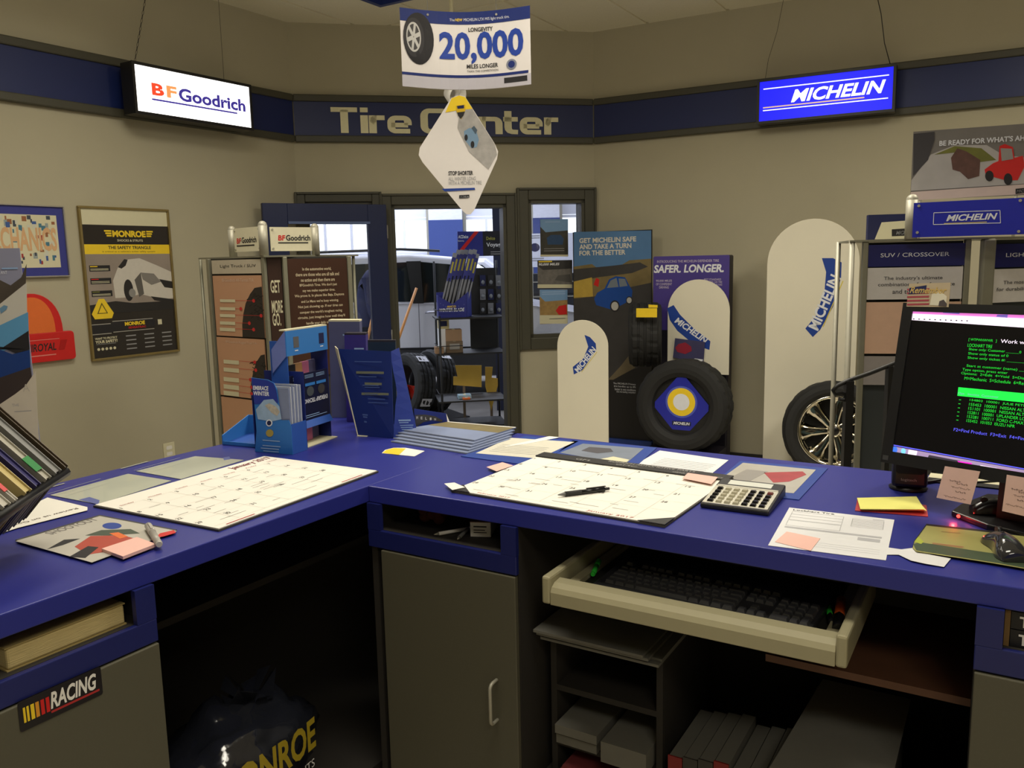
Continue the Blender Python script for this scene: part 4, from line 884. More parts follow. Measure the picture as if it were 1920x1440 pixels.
# sticker and notes on the monitor
sk = Fr(FM.p(0, 0, 0.0042), mU, mV)
st = thing('flag_sticker', 'flag and eagle sticker lettered Remember on the monitor top corner', 'sticker', sk.p(0.03, 0.33, 0))
sR = [sk.px(*q) for q in ((1700, 575), (1705, 532), (1783, 530), (1779, 576))]
MB().fpoly(sk, sR, 0.0002, 0.001).build('card', mat('sticker_cream', (176, 160, 132), 0.4), st)
for i in range(5): ppx(sk, [(1701, 573-i*7), (1742, 572-i*7), (1743, 568.5-i*7), (1701.5, 569.5-i*7)], mat('stripe_red', (150, 60, 70), 0.5), st, 0.0011, name='stripe')
ppx(sk, [(1704, 552), (1706, 540), (1738, 535), (1736, 550)], navy_m, st, 0.0012, name='canton'); ppx(sk, [(1744, 572), (1748, 552), (1762, 545), (1776, 556), (1774, 574)], mat('eagle_white', (206, 200, 178), 0.5), st, 0.0013, name='print'); ppx(sk, [(1760, 574), (1762, 565), (1770, 562), (1776, 570), (1775, 575)], mat('eagle_dark', (70, 62, 62), 0.5), st, 0.0016, name='print')
textpx(sk, 'Remember', (1706, 550), (1776, 543), 12, mat('gold_print', (190, 160, 90), 0.5), st, 0.0019, bold=0.02, shear=0.3)
for i, (q, lb) in enumerate(((((1772, 874), (1838, 884), (1820, 946), (1756, 933)), 'pink handwritten note hanging under the monitor, left of two'), (((1888, 890), (1960, 902), (1952, 975), (1879, 958)), 'pink handwritten note hanging under the monitor, right of two'))):
    n_ = thing('sticky_note', lb, 'note', sk.p(*sk.px(*q[3]), 0))
    ff = Fr(sk.p(0, 0, 0.001), mU, ZUP*1.0-mN*0.05)
    MB().fpoly(ff, [ff.px(*p) for p in q], 0.0, 0.0006).build('sheet', mat('note_pink', (226, 188, 176), 0.8, var=0.04), n_)
    cx = q[0][0]; cy = q[0][1]
    o_ = ff.px(cx, cy)
    for k, (a, b, h) in enumerate(((8, 30, 26), (22, 44, 32), (14, 50, 38), (22, 42, 47), (2, 44, 55))):
        A_, B_ = ff.px(cx+a-k, cy+h), ff.px(cx+b-k, cy+h+5); scribble(ff, A_[0], B_[0], A_[1], 0.005, 0.0010, mat('pencil_note', (120, 100, 100), 0.8), n_, 6)
# speaker
sc_ = at_z(1703, 918, HC); sU = hdg(112); FS = Fr((sc_.x, sc_.y, HC), sU)
spk = thing('desk_speaker', 'small black desktop speaker standing behind the monitor edge', 'speaker', FS.O)
pr = [(-0.038, 0.012), (0.038, 0.012), (0.036, 0.16), (-0.036, 0.16)]
MB().prism2([FS.p(u, v, 0.03) for u, v in pr], [FS.p(u*0.9, v, -0.06) for u, v in pr]).build('cabinet', black_m, spk, bevel=0.008)
MB().lathe(FS.p(0, 0, -0.01), ZUP, [(0.0005, 0.001), (0.0005, 0.04), (0.004, 0.042), (0.012, 0.03), (0.014, 0.001)], 24).build('foot', black_m, spk)
MB().fpoly(FS, rrect(-0.03, 0.03, 0.045, 0.15, 0.008), 0.031, 0.034).build('grille', mat('grille_cloth', (12, 12, 13), 0.9), spk)
text(FS, 'logitech', -0.018, 0.014, 0.026, 0.034, 0.0318, bbm, spk)
cb = MB().tube([at_z(1735, 905, HC+0.004), at_z(1780, 898, HC+0.004), at_z(1830, 905, HC+0.004), at_z(1900, 900, HC+0.004), at_z(1990, 925, HC+0.004)], 0.0035, 8).build('monitor_cable', black_m); tag(cb, 'black cable running on the counter behind the monitor foot', 'cable')
bn = thing('document_pad', 'cream paper pad lying on the counter behind the monitor', 'pad', at_z(1790, 893, HC))
MB().prism([at_z(x, y, HC+0.0005) for x, y in ((1737, 902), (1745, 888), (1900, 905), (1890, 918))], (0, 0, 0.002)).build('pages', cream_m, bn)
MB().prism([at_z(x, y, HC+0.0026) for x, y in ((1737, 902), (1741, 895), (1893, 912), (1890, 918))], (0, 0, 0.0006)).build('binding', black_m, bn)
# red glow of the optical mouse: a small red lamp under its shell
led = MB().ball(at_z(1797, 968, HC+0.0165), 0.0035, seg=10, rings=6).build('mouse_led', mat('led_red', (255, 30, 24), 0.4, emit=14.0)); led.parent = m2; led.location = V3((0, 0, 0))-ORG[m2]+ORG[led]
l = bpy.data.lights.new('mouse_led_light', 'POINT'); l.energy = 0.11; l.color = (1, 0.05, 0.04); l.shadow_soft_size = 0.003
lo = bpy.data.objects.new('mouse_led_light', l); C.objects.link(lo); lo.location = at_z(1788, 967, HC+0.012)
# ================================================================== CARDBOARD DISPLAYS ON THE COUNTER
card1 = mat('display_blue', (52, 122, 196), 0.45, var=0.05, scale=6); card2 = mat('display_navy', (26, 40, 110), 0.4, var=0.06, scale=6); card3 = mat('display_mid', (40, 84, 170), 0.45, var=0.05)
card_in = mat('display_inner', (120, 118, 116), 0.7)
ltblue = mat('print_ltblue', (150, 180, 220), 0.5); wink = mat('white_ink', (226, 228, 234), 0.6)
e0 = at_z(549, 845, HC); e1 = at_z(622, 819, HC); FE = Fr((e0.x, e0.y, HC), e1-e0); EW = (V3((e1.x, e1.y, 0))-V3((e0.x, e0.y, 0))).length
def ez(x, y): return FE.px(x, y)[1]
def eu(x, y): return FE.px(x, y)[0]
eg = thing('brochure_display', 'open light blue cardboard riser with upside-down technology panel', 'display', FE.p(EW/2, 0, -0.05))
hA = ez(540, 704); hB = ez(622, 691); zl0, zl1 = ez(540, 796)*0.5+ez(622, 778)*0.5, (hA+hB)/2
zh0, zh1 = (ez(524, 670)+ez(622, 654))/2, (ez(521, 623)+ez(620, 609))/2
u_l = 0.0
MB().fbox(FE, u_l, EW, 0.0005, 0.003, -0.06, 0.022).build('base_flap', cream_m, eg)
MB().fbox(FE, EW-0.003, EW, 0.003, zh1-0.01, -0.06, 0).build('side_panel', card2, eg); MB().fbox(FE, u_l, u_l+0.003, 0.003, zh1-0.03, -0.06, 0).build('side_panel', card3, eg)
MB().fbox(FE, u_l+0.003, EW-0.003, 0.003, zl1-0.02, -0.06, -0.057).build('back_panel', card_in, eg)
lo_ = MB().fbox(FE, u_l+0.003, EW-0.003, zl0, zl1, -0.003, 0.0).build('front_panel', mat('panel_night', (24, 26, 52), 0.35), eg)
pf = FE.shift(0, 0, 0.0004)
text(pf, 'EVERGRIP TECHNOLOGY', u_l+0.03, EW-0.012, zl0+(zl1-zl0)*0.36, zl0+(zl1-zl0)*0.45, 0.0003, wink, lo_, bold=0.02, rot=180)
for i in range(3):
    uu = u_l+0.02+i*(EW-u_l-0.03)/3; wd = (EW-u_l-0.03)/3-0.008
    prect(pf, uu, uu+wd, zl0+(zl1-zl0)*0.72, zl0+(zl1-zl0)*0.78, card1, lo_); lines(pf, [(uu, uu+wd*0.9, zl1-0.016+k*0.004, zl1-0.0148+k*0.004) for k in range(3)], ltblue, lo_, 0.0006)
    MB().fpoly(pf, ell(uu+wd/2, zl0+(zl1-zl0)*0.60, wd*0.36, 0.015), 0.0002, 0.0006).build('print', (brown_m, mat('tread_print', (70, 76, 80), 0.5), road_m)[i], lo_)
lines(pf, [(u_l+0.02, EW-0.02, zl0+0.008, zl0+0.010), (u_l+0.02, EW-0.06, zl0+0.014, zl0+0.016)], ltblue, lo_, 0.0006)
MB().prism2([FE.p(u_l+0.003, zl0-0.02, 0.012), FE.p(EW-0.003, zl0-0.02, 0.012), FE.p(EW-0.003, zl0, 0.0), FE.p(u_l+0.003, zl0, 0.0)], [FE.p(u_l+0.003, zl0-0.02, 0.009), FE.p(EW-0.003, zl0-0.02, 0.009), FE.p(EW-0.003, zl0, -0.003), FE.p(u_l+0.003, zl0, -0.003)]).build('lip', card3, eg)
hp = MB().fbox(FE, u_l-0.004, EW, zh0, zh1, 0.0, 0.003).build('header_panel', card1, eg)
MB().fbox(FE, u_l-0.004, EW, zh1, zh1+0.004, -0.02, 0.003).build('header_edge', cream_m, hp)
MB().prism2([FE.p(u_l-0.004, zh0, 0.0), FE.p(u_l-0.004, zh1, 0.0), FE.p(u_l-0.004, zh0+0.02, -0.05), FE.p(u_l-0.004, zh0-0.05, -0.05)], [FE.p(u_l-0.006, zh0, 0.0), FE.p(u_l-0.006, zh1, 0.0), FE.p(u_l-0.006, zh0+0.02, -0.05), FE.p(u_l-0.006, zh0-0.05, -0.05)]).build('header_flap', mat('display_lilac', (108, 122, 190), 0.5), hp)
for uu, m_ in ((0.03, mat('window_grey', (92, 92, 96), 0.5)), (EW-0.045, navy_m)):
    MB().fbox(FE, uu, uu+0.026, zh0+0.022, zh1-0.02, 0.003, 0.0036).build('slot', m_, hp); lines(FE.shift(0, 0, 0.0036), [(uu+0.004, uu+0.02, zh0+0.012, zh0+0.015)], wink, hp, 0.0003)
for i, m_ in enumerate((black_m, mat('booklet_tan', (186, 140, 90), 0.6), mat('booklet_pink', (214, 120, 160), 0.6), mat('booklet_lilac', (110, 108, 150), 0.6))):
    uu = u_l+0.02+i*0.045
    tag(MB().fbox(FE, uu, uu+0.038, 0.0035, zl1+0.03, -0.022-0.008*i, -0.016-0.008*i).build('leaflet', m_), ('black', 'tan', 'pink', 'lilac')[i]+' leaflet standing inside the open light blue display', 'leaflet')
# low tray to its left
q0, q1, q2 = at_z(416, 834, HC), at_z(478, 845, HC), at_z(470, 800, HC)
trl = thing('display_tray', 'low blue cardboard tray lying left of the winter leaflet holder', 'tray', at_z(450, 826, HC))
TQ = [at_z(417, 834, HC+0.0005), at_z(482, 840, HC+0.0005), at_z(520, 815, HC+0.0005), at_z(468, 812, HC+0.0005)]
MB().prism(TQ, (0, 0, 0.003)).build('floor_card', card3, trl)
for i, j, h0, h1 in ((0, 1, 0.012, 0.012), (3, 0, 0.062, 0.03), (2, 3, 0.062, 0.062)):
    A, B = TQ[i], TQ[j]; nn = (B-A).cross(ZUP).normalized()*0.003
    MB().prism2([A+ZUP*0.003, B+ZUP*0.003, B+ZUP*h1, A+ZUP*h0], [A+ZUP*0.003-nn, B+ZUP*0.003-nn, B+ZUP*h1-nn, A+ZUP*h0-nn]).build('wall', card1, trl)
# winter leaflet holder
w0, w1 = at_z(478, 847, HC), at_z(549, 853, HC); FW = Fr((w0.x, w0.y, HC), w1-w0, ZUP)
wh = thing('leaflet_holder', 'light blue leaflet holder lettered Embrace Winter', 'leaflet holder', FW.p(0.05, 0, -0.02))
wp = [FW.px(*q) for q in ((478, 847), (549, 853), (546, 800), (541, 788), (527, 788), (519, 730), (513, 718), (502, 712), (471, 708), (477, 760), (481, 808))]
fr_ = MB().fpoly(FW, [(u, max(0.0005, v)) for u, v in wp], -0.002, 0.0).build('front_panel', mat('holder_blue', (44, 112, 190), 0.4, var=0.06, scale=8), wh)
wf = FW.shift(0, 0, 0.0004)
ppx(wf, [(472, 709), (501, 713), (513, 719), (518, 732), (522, 755), (477, 758)], mat('holder_royal', (40, 56, 150), 0.4), fr_, 0.0001); ppx(wf, [(484, 786), (480, 768), (495, 750), (512, 748), (524, 762), (528, 786), (510, 790)], mat('snow_print', (150, 176, 206), 0.5, var=0.25, scale=40), fr_, 0.0004)
ppx(wf, [(497, 760), (505, 756), (518, 762), (525, 772), (520, 780), (510, 774)], mat('rider_print', (180, 172, 160), 0.5, var=0.4, scale=120), fr_, 0.0008)
textpx(wf, 'EMBRACE', (475, 731), (504, 733), 8, wink, fr_, 0.0009, bold=0.03, shear=0.15); textpx(wf, 'WINTER', (476, 741), (505, 742), 8, wink, fr_, 0.0009, bold=0.03, shear=0.15)
pell(wf, 505, 793, 6, 6.5, wink, fr_, 0.0006); pell(wf, 505, 793, 4, 4.5, navy_m, fr_, 0.0009); pell(wf, 506, 812, 7, 7, mat('badge_gold', (170, 150, 70), 0.4), fr_, 0.0006)
linespx(wf, 488, 528, (826, 836, 841, 846), 2.2, ltblue, fr_, 0.0006, 6)
wu1 = max(q[0] for q in wp)
MB().fbox(FW, 0.0, wu1, 0.0005, 0.003, -0.07, -0.002).build('base', card3, wh); MB().fbox(FW, 0.0, 0.002, 0.003, 0.17, -0.07, -0.002).build('side_panel', card2, wh); MB().fbox(FW, wu1-0.002, wu1, 0.003, 0.09, -0.07, -0.002).build('side_panel', card3, wh); MB().fbox(FW, -0.005, wu1, 0.003, 0.235, -0.072, -0.070).build('back_panel', card2, wh)
lm = mat('leaflet_side', (176, 182, 196), 0.6)
for i in range(8):
    tag(MB().fbox(FW, 0.008+0.001*i, wu1-0.006, 0.0035, 0.195+0.003*(i % 3), -0.010-i*0.0075, -0.0052-i*0.0075).build('leaflet', lm if i % 2 else mat('leaflet_side2', (120, 130, 160), 0.6)), 'winter leaflet, %s from the front of the holder' % ('first', 'second', 'third', 'fourth', 'fifth', 'sixth', 'seventh', 'eighth')[i], 'leaflet', 'leaflets in the winter holder')
# tall dark blue leaning display seen from behind
def pt(x, y, Y): return at_y(x, y, Y)
dk = thing('counter_display', 'tall dark blue cardboard display leaning with wavy right side panel', 'display', at_z(705, 818, HC))
B0, B1 = at_z(672, 817, HC+0.0005), at_z(738, 822, HC+0.0005); T0, T1 = pt(634, 654, B0.y+0.06), pt(733, 659, B1.y+0.06)
FD = Fr(B0, B1-B0, T0-B0+(B1-B0)*0.6)
nD = (B1-B0).cross(T0-B0).normalized(); 
if nD.y > 0: nD = -nD
t2 = nD*0.003
bd = MB().prism2([B0, B1, T1, T0], [B0-t2, B1-t2, T1-t2, T0-t2]).build('back_panel', mat('display_deep', (20, 40, 108), 0.4, var=0.08, scale=5), dk)
S1b, S1t = at_z(783, 814, HC+0.0005), pt(748, 652, B1.y+0.10)
cv = []
for i in range(9):
    t_ = i/8; p = B1.lerp(T1, t_); q = S1b.lerp(S1t, t_); k = 0.30*math.sin(t_*math.pi*1.0)**2*(0.6 if t_ < 0.5 else 1)
    cv.append((p.lerp(q, k), q))
sw = MB()
for i in range(8): sw.prism2([cv[i][0], cv[i][1], cv[i+1][1], cv[i+1][0]], [cv[i][0]+V3((0, 0.003, 0)), cv[i][1]+V3((0, 0.003, 0)), cv[i+1][1]+V3((0, 0.003, 0)), cv[i+1][0]+V3((0, 0.003, 0))])
sw.build('side_panel', mat('display_side', (40, 58, 140), 0.4), dk)
C0, C1 = at_z(690, 815, HC+0.0005), pt(629, 649, B0.y+0.12)
MB().prism2([B0, T0, C1, B0+V3((0.03, 0.10, 0))], [B0+V3((-0.003, 0, 0)), T0+V3((-0.003, 0, 0)), C1+V3((-0.003, 0, 0)), B0+V3((0.027, 0.10, 0))]).build('cream_flap', cream_m, dk)
MB().prism2([B0+V3((-0.004, -0.01, 0)), B0+V3((0.03, -0.02, 0)), B0+V3((0.05, 0.02, 0)), B0], [q+V3((0, 0, 0.002)) for q in (B0+V3((-0.004, -0.01, 0)), B0+V3((0.03, -0.02, 0)), B0+V3((0.05, 0.02, 0)), B0)]).build('foot_flap', cream_m, dk)
fD = Fr(B0, B1-B0); fD.V = ((T0+T1)/2-(B0+B1)/2).normalized(); fD.N = nD; fD.U = (fD.V.cross(fD.N)).normalized()
if fD.U.dot(B1-B0) < 0: fD.U = -fD.U
fD = fD.__class__.__new__(Fr); fD.O = B0.copy(); fD.N = nD; fD.U = (B1-B0).normalized(); fD.V = (T0-B0).normalized()
def dpx(x, y):
    d = ray(x, y); t = (fD.O-EYE).dot(fD.N)/d.dot(fD.N); return EYE+d*t
def dlines(rows, m, h):
    mb = MB()
    for x0, x1, y in rows:
        mb.add([dpx(x0, y+h)+nD*0.0008, dpx(x1, y+h+0.8)+nD*0.0008, dpx(x1, y+0.8)+nD*0.0008, dpx(x0, y)+nD*0.0008], [(0, 1, 2, 3)])
    mb.build('print_lines', m, bd, fix=False)
dl = mat('print_dimblue', (70, 92, 150), 0.5); dgd = mat('print_dimgold', (112, 116, 96), 0.5)
dlines([(665, 716, 677), (673, 706, 705), (680, 710, 721.5), (684, 712, 725), (684, 708, 738), (690, 722, 747), (690, 728, 754)], dl, 1.6); dlines([(668, 720, 696), (684, 716, 717), (678, 729, 736)], dgd, 4.5)
dlines([(680, 690, 776), (681, 689, 780), (683, 688, 789)], dl, 3)
def sxl(x0, x1, y, h, m):
    P0 = lambda x, yy: at_y(x, yy, (B1.y+S1b.y)/2-0.004)
    return [P0(x0, y+h), P0(x1, y+h-0.6), P0(x1, y-0.6), P0(x0, y)]
mbx = MB()
for x0, x1, y, h in ((742, 770, 787, 3), (742, 766, 792, 1.6), (745, 775, 797, 1.4), (745, 774, 801, 1.4), (746, 774, 805, 1.4), (747, 775, 809, 1.4)): mbx.add(sxl(x0, x1, y, h, None), [(0, 1, 2, 3)])
mbx.build('print_lines', ltblue, dk, fix=False)
# boxes standing behind the displays
for i, (lb, x0, x1, yt, yb, Y, dz, m_, tp) in enumerate((('grey and navy book box standing behind the light blue riser', 612, 670, 603, 660, 2.95, 0.05, mat('box_slate', (84, 88, 128), 0.5), cream_m), ('violet topped card box standing between the two blue displays', 642, 682, 628, 700, 2.86, 0.05, mat('box_violet', (50, 40, 130), 0.45), mat('box_dark', (34, 30, 44), 0.5)), ('thin dark booklet standing behind the leaning blue display', 686, 738, 641, 700, 2.80, 0.02, mat('box_teal', (24, 42, 66), 0.4), mat('box_dark', (34, 30, 44), 0.5)))):
    a, b = at_y(x0, yt, Y), at_y(x1, yt, Y); F = Fr((a.x, a.y, HC), b-a); W_ = (b-a).length; h = a.z-HC
    # these rest on the worktop near its rear edge
    t = thing('book_box' if i < 2 else 'booklet', lb, 'box' if i < 2 else 'booklet', F.p(W_/2, 0.0005, -dz/2))
    MB().fbox(F, 0, W_, 0.0005, h, -dz, 0).build('carton', m_, t); MB().fbox(F, 0, W_, h, h+0.006, -dz, 0).build('top', tp, t)
    lines(F.shift(0, 0, 0.0004), [(W_*0.45, W_*0.9, h-0.05, h-0.045), (W_*0.5, W_*0.85, h-0.06, h-0.057)], ltblue if i != 2 else dl, t, 0.0004)
# small tyre-arch tent card
g0, g1 = at_z(778, 808, HC), at_z(842, 802, HC); FG = Fr((g0.x, g0.y, HC), g1-g0); gw = (V3((g1.x, g1.y, 0))-V3((g0.x, g0.y, 0))).length
tc = thing('tent_card', 'small blue tent card with a printed tyre arch at the counter edge', 'card', FG.p(gw/2, 0, -0.02))
gh = FG.px(780, 766)[1]
cbk = MB().fpoly(FG, [(0, 0.0005), (gw*0.98, 0.0005), (gw*0.93, gh*0.66), (0, gh)], -0.002, 0).build('panel', mat('tent_blue', (30, 50, 140), 0.45), tc)
MB().prism2([FG.p(gw*0.93, gh*0.66, 0), FG.p(gw*0.98, 0.0005, 0), FG.p(gw*1.12, 0.0005, -0.02)], [FG.p(gw*0.93, gh*0.66, -0.002), FG.p(gw*0.98, 0.0005, -0.002), FG.p(gw*1.12, 0.0005, -0.022)]).build('side_flap', white_m, tc)
arc = [(gw*0.02, gh*0.15), (gw*0.02, gh*0.72), (gw*0.3, gh*0.7), (gw*0.6, gh*0.58), (gw*0.82, gh*0.36), (gw*0.78, gh*0.30), (gw*0.5, gh*0.42), (gw*0.25, gh*0.36)]
MB().fpoly(FG, arc, 0.0002, 0.0008).build('tyre_print', mat('arch_grey', (70, 70, 74), 0.5), cbk)
for i, ch in enumerate('HELIN'): text(FG, ch, gw*(0.05+i*0.13), gw*(0.10+i*0.13), gh*(0.53-i*0.035), gh*(0.66-i*0.04), 0.0012, wink, cbk, bold=0.02)
# ================================================================== LEFT FOREGROUND
# car poster card standing at the rear edge of the left counter
cp0 = at_z(75, 912, HC); cpF = Fr((cp0.x, cp0.y, HC), hdg(75)); 
pc = thing('car_poster_card', 'tall poster card with a blue car front standing on the left counter', 'poster', cpF.p(-0.12, 0, 0))
ut = cpF.px(48, 465); ub = cpF.px(72, 800)
u1_ = ub[0]; top = ut[1]
bodyc = MB().fbox(cpF, u1_-0.36, u1_, 0.0005, top, -0.004, 0).build('board', mat('poster_sky', (150, 152, 176), 0.35, var=0.15, scale=3), pc)
ppx(cpF, [(-60, 560), (-60, 640), (0, 600), (20, 575), (48, 545), (50, 495), (40, 520), (20, 535), (0, 525)], mat('hedge_print', (78, 70, 62), 0.4, var=0.4, scale=30), bodyc, 0.0002)
ppx(cpF, [(-60, 640), (0, 570), (50, 530), (52, 630), (0, 660), (-60, 690)], mat('snow_pale', (206, 202, 190), 0.4, var=0.1, scale=6), bodyc, 0.0008)
ppx(cpF, [(-60, 660), (0, 610), (53, 585), (55, 640), (0, 660), (-60, 700)], mat('hood_blue', (96, 160, 204), 0.2, var=0.1, scale=5), bodyc, 0.0014)
ppx(cpF, [(-60, 690), (0, 655), (54, 620), (56, 655), (30, 662), (0, 650), (-60, 690)], ink_m, bodyc, 0.0020)
ppx(cpF, [(-60, 690), (0, 655), (24, 664), (56, 656), (58, 690), (0, 708), (-60, 715)], mat('bumper_blue', (28, 62, 128), 0.25, var=0.15, scale=6), bodyc, 0.0026)
ppx(cpF, [(-60, 705), (0, 708), (58, 688), (62, 720), (30, 738), (0, 760), (-60, 770)], mat('asphalt_print', (56, 46, 42), 0.5), bodyc, 0.0030)
pw = mat('poster_paper', (206, 196, 176), 0.5)
ppx(cpF, [(-60, 770), (0, 758), (30, 738), (48, 724), (68, 695), (73, 812), (82, 905), (-60, 930)], pw, bodyc, 0.0034)
textpx(cpF, 'A', (44, 734), (57, 735), 14, mat('faint_grey', (186, 178, 164), 0.5), bodyc, 0.004); textpx(cpF, 'THE', (24, 762), (37, 764), 5, greyink_m, bodyc, 0.004); linespx(cpF, 28, 60, (772,), 1.2, greyink_m, bodyc, 0.004)
textpx(cpF, 'ANT', (2, 514), (14, 512), 6, wink, bodyc, 0.002); linespx(cpF, 4, 34, (505,), 3, ltblue, bodyc, 0.002); ppx(cpF, [(0, 578), (8, 572), (15, 574), (13, 580), (2, 588)], mat('car_far', (110, 150, 180), 0.4), bodyc, 0.002)
# catalogue rack: sloping catalogues on a black stand
rk = thing('catalogue_rack', 'black tabletop catalogue rack at the left edge of the counter', 'rack', at_z(20, 990, HC))
kn = at_z(0, 990, HC); axd = (at_z(128, 900, HC)-kn); axd.z = 0; La = axd.length; axd.normalize()
# the rack leaves lean away from the viewer's left; each is a slab hinged low on the black base bar
upd = (ZUP*0.70 - RIGHT*0.72).normalized()
ctr = at_y(0, 966, 1.40); end = at_y(124, 884, 1.579)
bd_ = (end-ctr)
MB().tube([ctr-bd_*0.8, end], 0.010, 8).build('base_bar', black_m, rk); MB().tube([ctr-bd_*0.8+V3((0.0, 0.0, -0.02)), end+V3((-0.03, 0, -0.015))], 0.008, 8).build('base_bar', black_m, rk)
for tt_ in (-0.7, -0.4): 
    p = ctr+bd_*tt_; MB().tube([p, V3((p.x, p.y, HC+0.006)), V3((p.x-0.06, p.y+0.02, HC+0.006))], 0.006, 8).build('leg', black_m, rk)
cats = [((205, 200, 188), 0.020, 0.0), ((230, 226, 216), 0.006, 0.0), ((208, 190, 130), 0.018, 0.1), ((60, 56, 110), 0.014, 0.05), ((190, 186, 172), 0.016, 0.1), ((150, 150, 148), 0.018, 0.16), ((92, 78, 60), 0.008, 0.2)]
names_ = ('white paged catalogue nearest the camera', 'thin white catalogue with a red tab', 'cream covered catalogue', 'violet spined catalogue', 'pale grey catalogue with a green tab', 'grey catalogue with a printed spine', 'brown clear-covered catalogue farthest from the camera')
for i, (col, th, ex) in enumerate(cats):
    t_ = 0.02+i*0.155; p = ctr+bd_*t_
    # slab: length along upd, depth towards the camera's left, thickness along the bar
    tdir = bd_.normalized(); wdir = upd.cross(tdir).normalized(); L_ = 0.28; th = th*0.78
    bs = p+upd*0.006
    b = thing('catalogue', names_[i]+' leaning on the rack', 'catalogue', bs, 'catalogues on the tabletop rack')
    q = lambda a, l, w_: bs+tdir*a+upd*l+wdir*w_
    MB().prism2([q(0, 0, -0.012), q(th, 0, -0.012), q(th, L_, -0.012), q(0, L_, -0.012)], [q(0, 0, 0.15), q(th, 0, 0.15), q(th, L_, 0.15), q(0, L_, 0.15)]).build('page_block', mat('catalogue_%d' % i, col, 0.7, var=0.12, scale=40), b, bevel=0.001)
    cvm = mat('catalogue_cover_%d' % i, tuple(int(c*0.9) for c in col), 0.35)
    for a in (-0.0012, th): MB().prism2([q(a, -0.003, -0.016), q(a+0.0012, -0.003, -0.016), q(a+0.0012, L_, -0.016), q(a, L_, -0.016)], [q(a, -0.003, 0.15), q(a+0.0012, -0.003, 0.15), q(a+0.0012, L_, 0.15), q(a, L_, 0.15)]).build('cover', cvm, b)
    if i in (1, 4):
        tm = mat('tab_red', (220, 80, 80), 0.5) if i == 1 else mat('tab_green', (20, 130, 56), 0.5)
        MB().prism2([q(-0.004, 0.02, -0.018), q(th, 0.02, -0.018), q(th, 0.02+(0.11 if i == 1 else 0.035), -0.018), q(-0.004, 0.02+(0.11 if i == 1 else 0.035), -0.018)], [q(-0.004, 0.02, -0.0165), q(th, 0.02, -0.0165), q(th, 0.02+(0.11 if i == 1 else 0.035), -0.0165), q(-0.004, 0.02+(0.11 if i == 1 else 0.035), -0.0165)]).build('index_tab', tm, b)
# ================================================================== LEFT WALL
def framed(name, label, F, q, fm, wfr, bm_, n=0.0):
    u0, u1, v0, v1 = F.rect(*q)
    t = thing(name, label, 'picture', F.p((u0+u1)/2, v0, 0.01))
    MB().fbox(F, u0, u1, v0, v0+wfr, 0.001, 0.024).fbox(F, u0, u1, v1-wfr, v1, 0.001, 0.024).fbox(F, u0, u0+wfr, v0+wfr, v1-wfr, 0.001, 0.024).fbox(F, u1-wfr, u1, v0+wfr, v1-wfr, 0.001, 0.024).build('frame', fm, t, bevel=0.003)
    b = MB().fbox(F, u0+wfr, u1-wfr, v0+wfr, v1-wfr, 0.001, 0.012).build('poster', bm_, t)
    return t, b, (u0+wfr, u1-wfr, v0+wfr, v1-wfr)
mt, mb_, (u0, u1, v0, v1) = framed('framed_poster', 'gold framed black and yellow shock absorber poster on the left wall', FL, ((143, 388), (310, 391), (336, 657), (170, 679)), gold_m, 0.014, mat('monroe_dark', (46, 42, 40), 0.25, var=0.1, scale=4))
W_, H_ = u1-u0, v1-v0; pF = FL.shift(0, 0, 0.0124)
R_ = lambda a, b, c, d: (u0+W_*a, u0+W_*b, v0+H_*c, v0+H_*d)
prect(pF, *R_(0, 1, 0.895, 1.0), cream_m, mb_, 0.0003); prect(pF, *R_(0, 1, 0.70, 0.765), yellow_m, mb_, 0.0003)
prect(pF, *R_(0, 1, 0.36, 0.70), mat('monroe_haze', (150, 138, 128), 0.35, var=0.25, scale=5), mb_, 0.0003)
text(pF, 'MONROE', *R_(0.33, 0.72, 0.815, 0.86), 0.0008, yellow_m, mb_, bold=0.05)
for k in range(3):
    for sgn in (-1, 1):
        c = 0.525; a = c+sgn*(0.205); b = c+sgn*(0.285-0.012*k)
        prect(pF, *R_(min(a, b), max(a, b), 0.850-0.016*k, 0.861-0.016*k), yellow_m, mb_, 0.0008)
text(pF, 'SHOCKS & STRUTS', *R_(0.38, 0.68, 0.785, 0.80), 0.0008, cream_m, mb_, bold=0.02)
text(pF, 'THE SAFETY TRIANGLE', *R_(0.27, 0.77, 0.733, 0.755), 0.0008, ink_m, mb_, bold=0.03); text(pF, 'is critical to a vehicle\'s active safety system', *R_(0.2, 0.82, 0.708, 0.723), 0.0008, ink_m, mb_)
wc_ = mat('car_white', (206, 200, 190), 0.3); dkp = mat('car_dark', (40, 38, 38), 0.4)
G = lambda pts, m, n: MB().fpoly(pF, [(u0+W_*a, v0+H_*b) for a, b in pts], n, n+0.0003).build('print', m, mb_)
G([(0.30, 0.40), (0.29, 0.52), (0.36, 0.61), (0.44, 0.66), (0.62, 0.67), (0.82, 0.62), (1, 0.57), (1, 0.38), (0.86, 0.37), (0.6, 0.42), (0.44, 0.40)], wc_, 0.0008)
G([(0.36, 0.61), (0.44, 0.665), (0.48, 0.66), (0.45, 0.62), (0.40, 0.60)], dkp, 0.0012); G([(0.62, 0.57), (0.78, 0.56), (0.86, 0.50), (0.74, 0.48), (0.64, 0.52)], mat('car_lamp', (130, 126, 122), 0.2), 0.0012); G([(0.84, 0.52), (1, 0.50), (1, 0.45), (0.9, 0.46)], dkp, 0.0012)
MB().fpoly(pF, ell(u0+W_*0.46, v0+H_*0.45, W_*0.055, H_*0.075), 0.0012, 0.0016).build('print', dkp, mb_); MB().fpoly(pF, ell(u0+W_*0.50, v0+H_*0.43, W_*0.04, H_*0.03), 0.0017, 0.002).build('print', mat('hub_grey', (140, 138, 134), 0.3), mb_)
